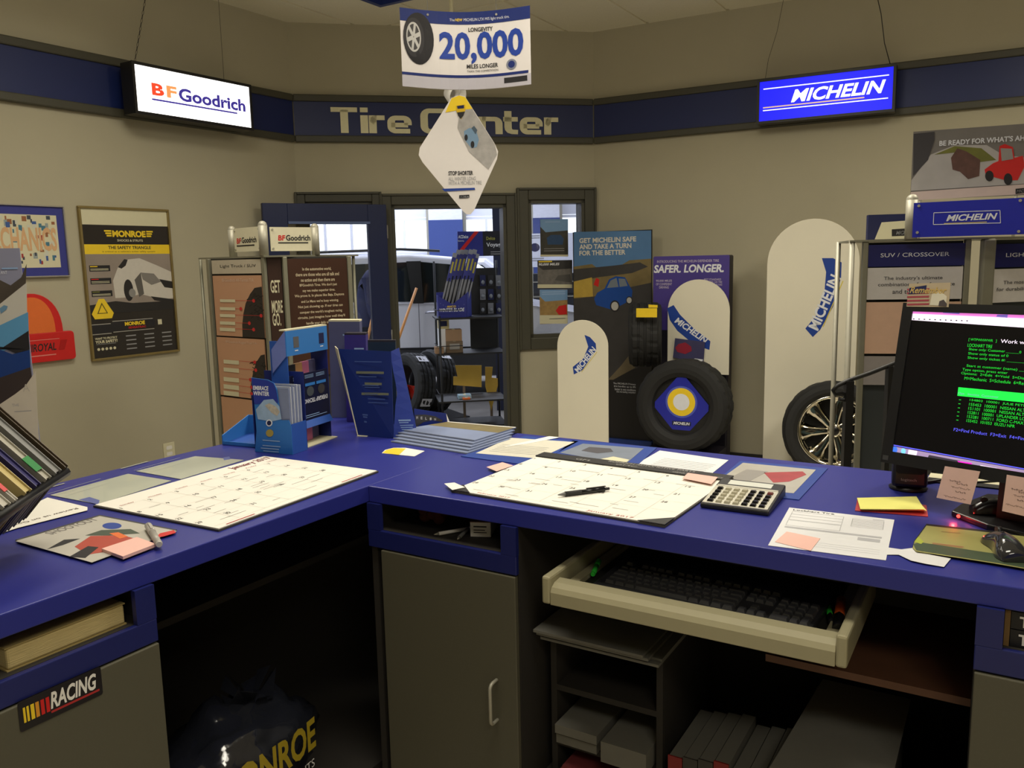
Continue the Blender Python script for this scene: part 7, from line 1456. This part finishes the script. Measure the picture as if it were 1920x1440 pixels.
for z in (0.25, 1.05, 1.85): MB().cyl(FDr.p(DW+0.006, z-0.05, -0.02), FDr.p(DW+0.006, z+0.05, -0.02), 0.008, seg=10).build('hinge', steel_m, dr_)
# ================================================================== IN THE REPAIR SHOP
# ---- white SUV, facing right, near side at Y = 9.5
YC = 9.55
cxr = at_y(785.5, 600, YC).x
suv = thing('suv_car', 'white sport utility car parked in the repair shop', 'car', (cxr, YC+0.9, 0))
carw = mat('car_paint_white', (222, 222, 230), 0.25, coat=0.5, var=0.02); carb = mat('car_cladding', (44, 44, 48), 0.6); carg = mat('car_tint_glass', (26, 32, 34), 0.08, coat=0.3)
def cpnt(x, z, y): return V3((cxr+x, YC+y, z))
def loft(secs, m, name, parent=suv, bevel=0.0):
    """secs: list of (inset, [(x,z)...]) from near side to far side"""
    n = len(secs[0][1]); vs = []; fs = []
    for y, pr in secs: vs += [cpnt(x, z, y) for x, z in pr]
    for i in range(len(secs)-1):
        for j in range(n): fs.append((i*n+j, i*n+(j+1) % n, (i+1)*n+(j+1) % n, (i+1)*n+j))
    fs.append(tuple(range(n))); fs.append(tuple((len(secs)-1)*n+j for j in range(n-1, -1, -1)))
    return MB().add(vs, fs).build(name, m, parent, bevel=bevel)
low = [(-2.15, 0.62), (-2.22, 0.95), (-2.15, 1.12), (-0.2, 1.16), (1.15, 1.13), (1.55, 1.06), (2.15, 0.95), (2.28, 0.78), (2.22, 0.62)]
ins = lambda pr, k, dz: [(x*k, z-dz if z > 0.9 else z) for x, z in pr]
loft([(0.05, ins(low, 0.985, 0.03)), (0.0, low), (1.78, low), (1.83, ins(low, 0.985, 0.03))], carw, 'lower_body', bevel=0.02)
clad = [(-2.2, 0.30), (-2.25, 0.64), (2.28, 0.64), (2.2, 0.30)]
loft([(0.02, clad), (-0.015, clad), (1.80, clad), (1.76, clad)], carb, 'cladding', bevel=0.015)
gh_ = [(-2.05, 1.12), (-1.75, 1.62), (-1.2, 1.70), (-0.1, 1.72), (0.5, 1.66), (1.35, 1.13)]
loft([(0.06, [(x, z if z < 1.2 else z-0.02) for x, z in gh_]), (0.16, [(x*0.97, z) for x, z in gh_]), (1.62, [(x*0.97, z) for x, z in gh_]), (1.72, gh_)], carw, 'cabin', bevel=0.02)
yn = 0.055
def window(pts, nm='side_window'):
    MB().prism2([cpnt(x, z, 0.045) for x, z in pts], [cpnt(x, z, 0.075) for x, z in pts]).build(nm, carg, suv)
window([(-1.62, 1.20), (-1.50, 1.56), (-1.12, 1.60), (-1.04, 1.19)]); window([(-1.0, 1.18), (-1.06, 1.60), (-0.12, 1.62), (-0.06, 1.17)]); window([(0.06, 1.16), (0.04, 1.62), (0.42, 1.58), (1.05, 1.15)])
MB().prism2([cpnt(x, z, 0.0) for x, z in ((-0.06, 1.15), (-0.12, 1.63), (0.04, 1.63), (0.06, 1.15))], [cpnt(x, z, 0.09) for x, z in ((-0.06, 1.15), (-0.12, 1.63), (0.04, 1.63), (0.06, 1.15))]).build('pillar_trim', black_m, suv)
for x in (-1.03, 0.0, 1.02): MB().fbox(Fr(cpnt(x, 0, -0.003), (1, 0, 0)), 0, 0.008, 0.64, 1.15, 0, 0.006).build('door_seam', mat('seam_grey', (96, 96, 104), 0.6), suv)
for x in (-0.90, 0.08):
    MB().tube([cpnt(x, 1.045, -0.005), cpnt(x+0.03, 1.05, -0.045), cpnt(x+0.17, 1.05, -0.045), cpnt(x+0.20, 1.045, -0.005)], 0.014, 8).build('door_handle', mat('handle_silver', (190, 190, 200), 0.25, metal=0.5), suv)
MB().tube([cpnt(-1.6, 1.68, 0.18), cpnt(-1.3, 1.75, 0.18), cpnt(-0.2, 1.77, 0.18), cpnt(0.25, 1.74, 0.18)], 0.016, 8).build('roof_rail', black_m, suv)
MB().prism2([cpnt(x, z, -0.06) for x, z in ((0.86, 1.13), (1.06, 1.13), (1.06, 1.26), (0.90, 1.28))], [cpnt(x, z, -0.2) for x, z in ((0.88, 1.14), (1.04, 1.14), (1.04, 1.25), (0.92, 1.27))]).build('wing_mirror', carw, suv, bevel=0.02)
for x in (-1.38, 1.40):
    wc = cpnt(x, 0.345, 0.09)
    for y in (0.09, 1.68):
        c_ = cpnt(x, 0.345, y); tire_obj('tire', c_, (0, 1, 0), 0.345, 0.23, 0.22, suv, seg=48, lug=0.0)
        MB().lathe(c_, (0, -1 if y < 1 else 1, 0), [(0.05, 0.001), (0.06, 0.05), (0.03, 0.2), (0.09, 0.23), (0.02, 0.232)], 24).build('wheel_disc', steel_m, suv)
    MB().lathe(cpnt(x, 0.345, 0.0), (0, 1, 0), [(-0.022, 0.35), (-0.022, 0.43), (0.05, 0.43), (0.05, 0.35)], 40, closed=True).build('wheel_arch', black_m, suv)
# second pale car roof further back on the right
c2_ = at_y(850, 520, 13.0); van = thing('parked_car', 'second white car standing behind the wiper blade rack', 'car', (c2_.x, 13.4, 0))
pr = [(-1.6, 0.35), (-1.6, 1.0), (-1.3, 1.12), (-0.7, 1.62), (0.5, 1.66), (1.2, 1.12), (1.7, 1.0), (1.7, 0.35)]
vF = lambda y: [V3((c2_.x+x, 13.0+y, z)) for x, z in pr]
MB().prism2(vF(0), vF(1.7)).build('body', carw, van, bevel=0.06)
for pts in (((-0.95, 1.16), (-0.6, 1.54), (-0.1, 1.56), (-0.1, 1.16)), ((0.0, 1.16), (0.0, 1.56), (0.45, 1.56), (0.9, 1.16))): MB().prism2([V3((c2_.x+x, 12.985, z)) for x, z in pts], [V3((c2_.x+x, 13.01, z)) for x, z in pts]).build('side_window', carg, van)
for x in (-1.0, 1.1): MB().lathe((c2_.x+x, 13.05, 0.32), (0, -1, 0), [(-0.1, 0.001), (-0.1, 0.32), (0.08, 0.32), (0.08, 0.2), (0.05, 0.001)], 32).build('wheel', rubber_m, van)
# ---- person bending by the car, seen through the door glass
pc0 = at_y(687, 600, 8.7); per = thing('person', 'person in navy jacket and dark jeans bending beside the white car', 'person', (pc0.x, 8.7, 0))
def skin(name, verts, edges, radii, m, parent, sub=2):
    me = bpy.data.meshes.new(name); me.from_pydata([V3(v)-ORG[parent] for v in verts], edges, []); me.update()
    o = bpy.data.objects.new(name, me); C.objects.link(o); o.parent = parent
    sk_ = o.modifiers.new('skin', 'SKIN'); 
    for i, r in enumerate(radii): me.skin_vertices[0].data[i].radius = (r, r)
    me.skin_vertices[0].data[0].use_root = True; sk_.use_smooth_shade = True
    sb = o.modifiers.new('subsurf', 'SUBSURF'); sb.levels = sub; sb.render_levels = sub
    me.materials.append(m); ORG[o] = ORG[parent]; return o
bx0, by0 = pc0.x, 8.7
P = lambda x, y, z: (bx0+x, by0+y, z)
skn = mat('skin_tone', (176, 128, 104), 0.55); jk = mat('jacket_navy', (40, 46, 84), 0.8, var=0.2, scale=20); jn = mat('jeans_dark', (44, 50, 68), 0.85, var=0.2, scale=30)
V_ = [P(0, 0, 0.95), P(0.02, 0, 1.12), P(0.06, 0.02, 1.32), P(0.08, 0.04, 1.46), P(0.11, 0.05, 1.53), P(0.13, 0.06, 1.56),
      P(0.08, -0.17, 1.42), P(0.10, -0.22, 1.14), P(0.17, -0.20, 0.93), P(0.19, -0.19, 0.88), P(0.09, 0.21, 1.43), P(0.12, 0.27, 1.16), P(0.19, 0.24, 0.95), P(0.21, 0.23, 0.90),
      P(0.0, -0.09, 0.90), P(0.05, -0.10, 0.50), P(-0.02, -0.10, 0.10), P(0.0, 0.10, 0.90), P(0.09, 0.11, 0.50), P(0.03, 0.11, 0.10), P(0.12, -0.11, 0.05), P(0.17, 0.12, 0.05)]
E_ = [(0, 1), (1, 2), (2, 3), (3, 4), (4, 5), (3, 6), (6, 7), (7, 8), (8, 9), (3, 10), (10, 11), (11, 12), (12, 13), (0, 14), (14, 15), (15, 16), (0, 17), (17, 18), (18, 19), (16, 20), (19, 21)]
Rr = [0.15, 0.145, 0.155, 0.12, 0.06, 0.055, 0.075, 0.055, 0.042, 0.035, 0.075, 0.055, 0.042, 0.035, 0.10, 0.07, 0.05, 0.10, 0.07, 0.05, 0.045, 0.045]
body = skin('body', V_, E_, Rr, jk, per)
jeV = [P(0, 0, 0.96), P(0.0, -0.09, 0.88), P(0.05, -0.10, 0.50), P(-0.02, -0.10, 0.10), P(0.0, 0.10, 0.88), P(0.09, 0.11, 0.50), P(0.03, 0.11, 0.10)]
skin('jeans', jeV, [(0, 1), (1, 2), (2, 3), (0, 4), (4, 5), (5, 6)], [0.165, 0.115, 0.085, 0.07, 0.115, 0.085, 0.07], jn, per)
hc_ = V3(P(0.16, 0.07, 1.655)); hd2 = MB().ball(hc_, 0.085, 0.078, 0.115, 16, 12).build('head', skn, per)
MB().ball(hc_+V3((-0.018, 0, 0.028)), 0.086, 0.084, 0.10, 16, 10).build('hair', mat('hair_dark', (40, 32, 28), 0.8), hd2); MB().prism2([hc_+V3((0.078, -0.012, 0.0)), hc_+V3((0.078, 0.012, 0.0)), hc_+V3((0.105, 0.006, -0.03)), hc_+V3((0.105, -0.006, -0.03))], [hc_+V3((0.07, -0.012, -0.035)), hc_+V3((0.07, 0.012, -0.035)), hc_+V3((0.09, 0.006, -0.038)), hc_+V3((0.09, -0.006, -0.038))]).build('nose', skn, hd2)
MB().ball(hc_+V3((0.0, -0.078, -0.005)), 0.022, 0.012, 0.032, 10, 8).build('ear', skn, hd2)
for hx, hy, hz, sg in ((0.19, -0.19, 0.88, 1), (0.21, 0.23, 0.90, -1)):
    b0 = V3(P(hx, hy, hz)); hv = [b0, b0+V3((0.015, 0, -0.05))]; he = [(0, 1)]; hr_ = [0.03, 0.034]
    for f_ in range(4):
        q = b0+V3((0.022+(f_-1.5)*0.02, 0, -0.095)); hv += [q, q+V3((0.004, 0.008*sg, -0.035-0.004*(f_ in (1, 2)))), q+V3((0.004, 0.02*sg, -0.06))]; k = len(hv)-3; he += [(1, k), (k, k+1), (k+1, k+2)]; hr_ += [0.010, 0.009, 0.008]
    q = b0+V3((0.045, 0.0, -0.045)); hv += [q, q+V3((0.018, 0.006*sg, -0.035))]; k = len(hv)-2; he += [(0, k), (k, k+1)]; hr_ += [0.012, 0.010]
    skin('hand', hv, he, hr_, skn, per, 1)
for sy in (-0.105, 0.115): MB().ball(V3(P(0.06, sy, 0.045)), 0.14, 0.055, 0.045, 14, 8).build('shoe', black_m, per)
# ---- broom handles
wood = mat('broom_wood', (214, 150, 84), 0.5, var=0.15, scale=10)
for i, (pa, pb_, Y, lb) in enumerate((((781, 540), (744, 645), 7.6, 'orange wooden broom handle leaning in the open doorway'), ((706, 560), (688, 642), 7.35, 'second wooden broom handle behind the blue door glass'))):
    a, b = at_y(*pa, Y), at_y(*pb_, Y-0.15); d = b-a; e = a+d*((a.z-0.1)/(a.z-b.z))
    bm_ = thing('broom', lb, 'broom', (e.x, e.y, 0)); MB().cyl(a, e, 0.0125, seg=12).build('handle', wood, bm_); MB().box((e.x, e.y, 0.115), 0.30, 0.06, 0.045, 0.6).build('block', wood, bm_); 
    br = MB()
    for k in range(10): q = V3((e.x, e.y, 0.0))+V3((math.cos(0.6), math.sin(0.6), 0))*((k-4.5)*0.03); br.box((q.x, q.y, 0.048), 0.024, 0.055, 0.092, 0.6)
    o = br.build('bristles', black_m, bm_); o['kind'] = 'stuff'
# ---- used tires leaning together
for i, (x, y, Y, ax, lb) in enumerate(((772, 722, 8.05, (-0.80, -0.60, 0.12), 'black tire with a paper label standing nearest the doorway'), (812, 715, 8.22, (-0.80, -0.60, 0.18), 'black tire leaning behind the labelled one in the shop'))):
    c_ = at_y(x, y, Y+0.0); ax = V3(ax).normalized(); R_t = 0.315
    t = thing('used_tire', lb, 'tire', (c_.x, c_.y, c_.z-R_t)); tire_obj('tire_body', c_, ax, R_t, 0.20, 0.21, t, seg=72)
    lbm = mat('tire_label', (200, 200, 206), 0.6)
    for th in (0.9, -0.6):
        sd = ax.cross(ZUP).normalized(); up_v = sd.cross(ax).normalized(); 
        if up_v.z < 0: up_v = -up_v
        def rp(a, w): return c_+(sd*math.cos(a)*(-1 if sd.y > 0 else 1)+up_v*math.sin(a))*(R_t+0.002)+ax*w
        MB().add([rp(th, -0.06), rp(th+0.28, -0.06), rp(th+0.28, 0.05), rp(th, 0.05)], [(0, 1, 2, 3)]).build('paper_label', lbm, t, fix=False)
ct0 = at_y(790, 715, 8.13)
rkb = thing('tire_trolley', 'low dark trolley carrying the used tires in the shop', 'trolley', (ct0.x, 8.15, 0))
zt = at_y(772, 722, 8.05).z-0.315
MB().box((ct0.x, 8.13, zt-0.02), 0.75, 0.6, 0.03, 0.5).build('deck', black_m, rkb)
for a, b in ((-0.3, -0.22), (0.3, -0.22), (0.3, 0.22), (-0.3, 0.22)): MB().cyl((ct0.x+a*0.88-b*0.48, 8.13+a*0.48+b*0.88, 0.0), (ct0.x+a*0.88-b*0.48, 8.13+a*0.48+b*0.88, max(0.03, zt-0.035)), 0.02, seg=10).build('leg', black_m, rkb)
fn = at_y(772, 738, 8.2); tag(MB().lathe(fn, (0.8, 0.6, 0.2), [(-0.02, 0.10), (0.12, 0.03), (0.2, 0.012)], 20).build('funnel', mat('funnel_red', (220, 60, 36), 0.4)), 'red plastic funnel lying inside the nearer tire', 'funnel')
# ---- black merchandising rack with wiper blades
r0, r1 = at_y(822, 600, 7.35), at_y(948, 600, 7.45); FKx = Fr(g(r0), g(r1)-g(r0)); RW = (g(r1)-g(r0)).length
mk = thing('parts_rack', 'black wire parts rack standing just inside the shop doorway', 'rack', FKx.p(RW/2, 0, -0.2))
bw = mat('rack_black', (20, 20, 22), 0.5)
zs = [FKx.px(860, y)[1] for y in (596, 663, 752, 800)]
for u in (0.01, RW-0.01):
    for n in (-0.01, -0.42): MB().cyl(FKx.p(u, 0.03, n), FKx.p(u, 1.62 if n < -0.1 else zs[0]+0.02, n), 0.010, seg=8).build('post', bw, mk)
    MB().cyl(FKx.p(u, 0.0, -0.2), FKx.p(u, 0.05, -0.2), 0.03, seg=10).build('castor', bw, mk)
for z in zs: MB().fbox(FKx, -0.02, RW, z-0.014, z, -0.43, 0.0).build('shelf', bw, mk)
for z in zs[:3]: MB().tube([FKx.p(-0.015, z+0.07, -0.3), FKx.p(-0.015, z+0.07, 0.0), FKx.p(RW*0.35, z+0.07, 0.0)], 0.004, 6).build('wire_rail', bw, mk)
MB().fbox(FKx, RW*0.55, RW, zs[1], 1.55, -0.43, -0.415).build('pegboard', bw, mk)
sg_ = Fr(FKx.p(0, 0, -0.40), FKx.U); bsg = thing('battery_sign', 'blue and black Delco Voyager battery sign on the parts rack', 'sign', sg_.p(0.35, 1.6, 0))
ub0, ub1, vb0, vb1 = sg_.rect((858, 434), (950, 433), (950, 480), (858, 480)); um = sg_.px(905, 450)[0]
b1 = MB().fbox(sg_, ub0, um, vb0, vb1, 0, 0.01).build('blue_half', mat('delco_blue', (40, 46, 130), 0.4), bsg); b2 = MB().fbox(sg_, um, ub1, vb0, vb1, 0, 0.01).build('black_half', mat('delco_black', (30, 30, 40), 0.4), bsg)
for uu in (ub0+0.05, ub1-0.06): MB().fbox(sg_, uu, uu+0.012, 1.50, vb0, 0.002, 0.008).build('bracket', bw, bsg)
sq_ = sg_.shift(0, 0, 0.0104); textpx(sq_, 'ACDelco', (859, 447), (878, 446), 6, wink, b1, 0.0006, bold=0.02, shear=0.2); textpx(sq_, 'Batteries', (859, 453), (870, 452.5), 3, wink, b1, 0.0006)
ppx(sq_, [(858, 473), (890, 434), (898, 434), (866, 473)], red_m, b1, 0.0004); textpx(sq_, 'Delco', (912, 450), (928, 449), 6, mat('delco_yellow', (196, 190, 80), 0.5), b2, 0.0006); textpx(sq_, 'Voyager', (912, 465), (948, 463), 10, wink, b2, 0.0006, bold=0.02); linespx(sq_, 920, 946, (473, 477), 1.4, greyink_m, b2, 0.0006)
# wiper blade counter box
wF = Fr(FKx.p(0, zs[0]+0.0008, -0.06), FKx.U); uA, uB = wF.px(822, 590)[0], wF.px(876, 590)[0]; hz = wF.px(850, 562)[1]; uC = uB
wb_ = thing('wiper_display_box', 'blue snowflake display box lettered Winter Blade on the parts rack', 'display box', wF.p((uA+uB)/2, 0, -0.1))
wbm = mat('wiper_blue', (44, 50, 132), 0.4, var=0.1, scale=60)
MB().fpoly(wF, [(uA, 0), (uB, 0), (uB, hz*1.35), ((uA+uB)/2, hz*0.75), (uA, hz*1.25)], -0.004, 0).build('front_panel', wbm, wb_)
MB().fbox(wF, uA, uA+0.004, 0, hz*1.25, -0.16, -0.004).build('side_panel', wbm, wb_); MB().prism2([wF.p(uB, 0, 0), wF.p(uB+0.06, 0, -0.16), wF.p(uB+0.06, hz*1.5, -0.16), wF.p(uB, hz*1.35, 0)], [wF.p(uB-0.004, 0, 0), wF.p(uB+0.056, 0, -0.16), wF.p(uB+0.056, hz*1.5, -0.16), wF.p(uB-0.004, hz*1.35, 0)]).build('side_panel', wbm, wb_); MB().fbox(wF, uA, uB+0.056, 0, hz*1.4, -0.164, -0.16).build('back_panel', wbm, wb_)
wf2 = wF.shift(0, 0, 0.0004); textpx(wf2, 'WINTER BLADE', (824, 585), (871, 584), 6.5, wink, wb_, 0.0006, bold=0.02, shear=0.2); textpx(wf2, 'ANCO', (838, 577), (855, 576.5), 4, yellow_m, wb_, 0.0006, bold=0.03)
for i in range(9): 
    q = wf2.px(826+(i*17) % 46, 569+(i*7) % 9); MB().fpoly(wf2, ell(q[0], q[1], 0.004, 0.004, 6), 0.0002, 0.0005).build('snowflake', mat('flake', (110, 120, 180), 0.5), wb_)
for i in range(7):
    fr = i/6; ub_ = uA+0.02+(uB-uA-0.05)*fr; ut_ = wF.px(855+fr*46-(3 if i == 6 else 0), 478)[0]; zt2 = wF.px(870, 468+ (8 if i == 6 else (6 if i == 0 else 0)))[1]; nb_ = -0.03-0.018*(i % 4)
    a, b = wF.p(ub_, 0.02, nb_), wF.p(ut_, zt2, nb_-0.03); d = (b-a).normalized(); s_ = d.cross(wF.N).normalized()
    if s_.dot(wF.U) < 0: s_ = -s_
    wp_ = thing('wiper_blade_pack', 'blister packed wiper blade, %s from the left in the winter box' % ('first', 'second', 'third', 'fourth', 'fifth', 'sixth', 'seventh')[i], 'wiper blade', a, 'wiper blade packs')
    hw2 = 0.019; n2 = wF.N*0.004; L_ = (b-a).length
    MB().prism2([a-s_*hw2-n2, a+s_*hw2-n2, b+s_*hw2-n2, b-s_*hw2-n2], [a-s_*hw2, a+s_*hw2, b+s_*hw2, b-s_*hw2]).build('backing_card', mat('pack_grey', (150, 152, 160), 0.3), wp_)
    MB().tube([a+d*0.05+n2, a+d*(L_*0.6)+n2], 0.006, 6).build('blade', black_m, wp_)
    c0, c1 = a+d*L_*0.55+n2*0.5, a+d*L_*0.93+n2*0.5
    MB().prism2([c0-s_*hw2, c0+s_*hw2, c1+s_*hw2, c1-s_*hw2], [c0-s_*hw2+n2, c0+s_*hw2+n2, c1+s_*hw2+n2, c1-s_*hw2+n2]).build('sleeve', wbm, wp_)
    c0, c1 = a+d*L_*0.68+n2*1.6, a+d*L_*0.86+n2*1.6
    MB().prism2([c0-s_*0.008, c0+s_*0.008, c1+s_*0.008, c1-s_*0.008], [c0-s_*0.008+n2*0.2, c0+s_*0.008+n2*0.2, c1+s_*0.008+n2*0.2, c1-s_*0.008+n2*0.2]).build('print', mat('pack_yellow', (180, 170, 70), 0.5), wp_)
# boxes and parts on the rack shelves
kraft = mat('kraft_box', (150, 120, 92), 0.8, var=0.1, scale=20); kraft2 = mat('kraft_dark', (110, 92, 72), 0.8, var=0.1, scale=20)
def pbox(lb, x0, x1, y0, y1, n, m, dpt=0.12, name='parts_box', lab=None):
    F = Fr(FKx.p(0, 0, n), FKx.U); u0, u1, v0, v1 = F.rect((x0, y0), (x1, y0), (x1, y1), (x0, y1))
    z0 = min(zs, key=lambda z: abs(z-v0)); 
    if abs(z0-v0) < 0.05: v0 = z0
    t = thing(name, lb, 'box', F.p((u0+u1)/2, v0+0.0008, -dpt/2)); MB().fbox(F, u0, u1, v0+0.0008, v1, -dpt, 0).build('carton', m, t, bevel=0.002)
    MB().fbox(F, (u0+u1)/2-0.012, (u0+u1)/2+0.012, v1, v1+0.0008, -dpt, 0.0).build('tape', cream_m, t)
    if lab: MB().fbox(F, u0+(u1-u0)*0.2, u0+(u1-u0)*0.8, v0+(v1-v0)*0.3, v0+(v1-v0)*0.8, 0, 0.0008).build('label', lab, t)
    return t
pbox('larger kraft carton on the middle shelf of the parts rack', 837, 868, 640, 663, -0.06, kraft2, lab=mat('label_grey', (150, 146, 140), 0.6)); pbox('small orange-brown carton on the middle shelf of the parts rack', 816, 832, 651, 663, -0.03, kraft)
pbox('square kraft carton stacked on the middle shelf cartons', 836, 866, 618, 640, -0.07, kraft); pbox('white parts carton standing left of the kraft cartons', 823, 836, 617, 663, -0.10, paperb_m); pbox('tan oil carton at the back of the middle shelf', 822, 842, 598, 617.5, -0.13, mat('oil_box', (196, 180, 130), 0.6), lab=navy_m)
pbox('blue and white parts carton on the lower shelf', 860, 884, 741, 752, -0.10, mat('pale_blue_box', (150, 180, 196), 0.6)); pbox('orange parts carton on the lower shelf', 868, 882, 746, 752, -0.05, orange_m)
# yellow arrow signs behind the rack
yA = Fr(FKx.p(0, 0, -0.46), FKx.U); ym = mat('arrow_yellow', (196, 156, 58), 0.6, var=0.12, scale=8)
for i, (pts, lb) in enumerate((([(853, 685), (903, 685), (903, 726), (850, 722), (850, 706), (858, 706)], 'left yellow arrow board behind the parts rack shelves'), ([(910, 688), (924, 688), (922, 708), (937, 710), (921, 770), (910, 724)], 'right yellow arrow board pointing down behind the parts rack'))):
    F = yA.shift(0, 0, -0.02*i); uv = [F.px(*q) for q in pts]; t = thing('arrow_board', lb, 'sign', F.p(uv[0][0], 0, 0)); MB().fpoly(F, uv, -0.008, 0).build('board', ym, t)
    MB().fbox(F, sum(q[0] for q in uv)/len(uv)-0.012, sum(q[0] for q in uv)/len(uv)+0.012, 0, min(q[1] for q in uv)+0.05, -0.022, -0.008).build('stake', kraft2, t)
# dark clutter on the right upright of the rack: hanging blister packs
for i in range(9):
    x = 905+(i % 3)*15; y = 520+(i//3)*26
    F = Fr(FKx.p(0, 0, -0.40), FKx.U); u, v = F.px(x, y); t = thing('blister_pack', 'hanging blister pack, row %s, %s on the parts rack' % (('top', 'middle', 'bottom')[i//3], ('left', 'centre', 'right')[i % 3]), 'pack', F.p(u, v-0.08, 0), 'blister packs hanging on the parts rack')
    MB().fbox(F, u-0.026, u+0.026, v-0.08, v+0.02, 0.004, 0.007).build('card', (navy_m, mat('pack_silver', (130, 132, 140), 0.3, metal=0.3), mat('pack_dark', (40, 40, 44), 0.4))[(i*2+i//3) % 3], t); MB().ball(F.p(u, v-0.045, 0.012), 0.016, 0.012, 0.022, 8, 6).build('blister', mat('pack_clear', (120, 124, 130), 0.1), t)
sc2 = at_y(938, 500, 9.0); stl = MB().box((sc2.x, 9.0, 2.45), 0.14, 0.14, 4.9).build('steel_column', mat('column_navy', (26, 32, 60), 0.5)); tag(stl, 'dark navy steel column rising behind the battery sign', 'column')
# white sign board and tool cabinet seen through the small window
sbF = Fr(g(at_y(1020, 600, 11.75)), (1, 0, 0)); sbt = thing('shop_banner', 'white banner with a blue oval seen through the small window', 'banner', sbF.p(0.1, 1.0, 0))
u0, u1, v0, v1 = sbF.rect((992, 437), (1096, 437), (1096, 500), (992, 500)); bb2 = MB().fbox(sbF, u0, u1, v0, v1, -0.01, 0).build('sheet', mat('banner_white', (220, 222, 232), 0.6), sbt); sf2 = sbF.shift(0, 0, 0.0006)
for u in (u0+0.02, u1-0.05): MB().fbox(sbF, u, u+0.03, 0, v0, -0.03, -0.012).build('stand_leg', steel_m, sbt)
pell(sf2, 1003, 464, 9, 8, navy_m, bb2, 0.0004); linespx(sf2, 994, 1012, (447, 443), 1.2, ink_m, bb2, 0.0006); linespx(sf2, 994, 1020, (486, 490), 2, greyink_m, bb2, 0.0006)
tb = at_y(1030, 600, 12.0); tcb = thing('tool_cabinet', 'dark tool cabinet in the shop below the white banner', 'cabinet', (tb.x+0.1, 12.3, 0))
MB().box((tb.x+0.1, 12.3, 0.72), 1.1, 0.5, 1.4).build('carcass', mat('tool_black', (28, 30, 34), 0.4), tcb, bevel=0.01)
for k in range(6): MB().box((tb.x+0.1, 12.04, 0.18+k*0.21), 1.04, 0.02, 0.19).build('drawer', mat('tool_dark2', (38, 40, 46), 0.35), tcb); MB().box((tb.x+0.1, 12.025, 0.25+k*0.21), 0.9, 0.012, 0.015).build('drawer_pull', steel_m, tcb)
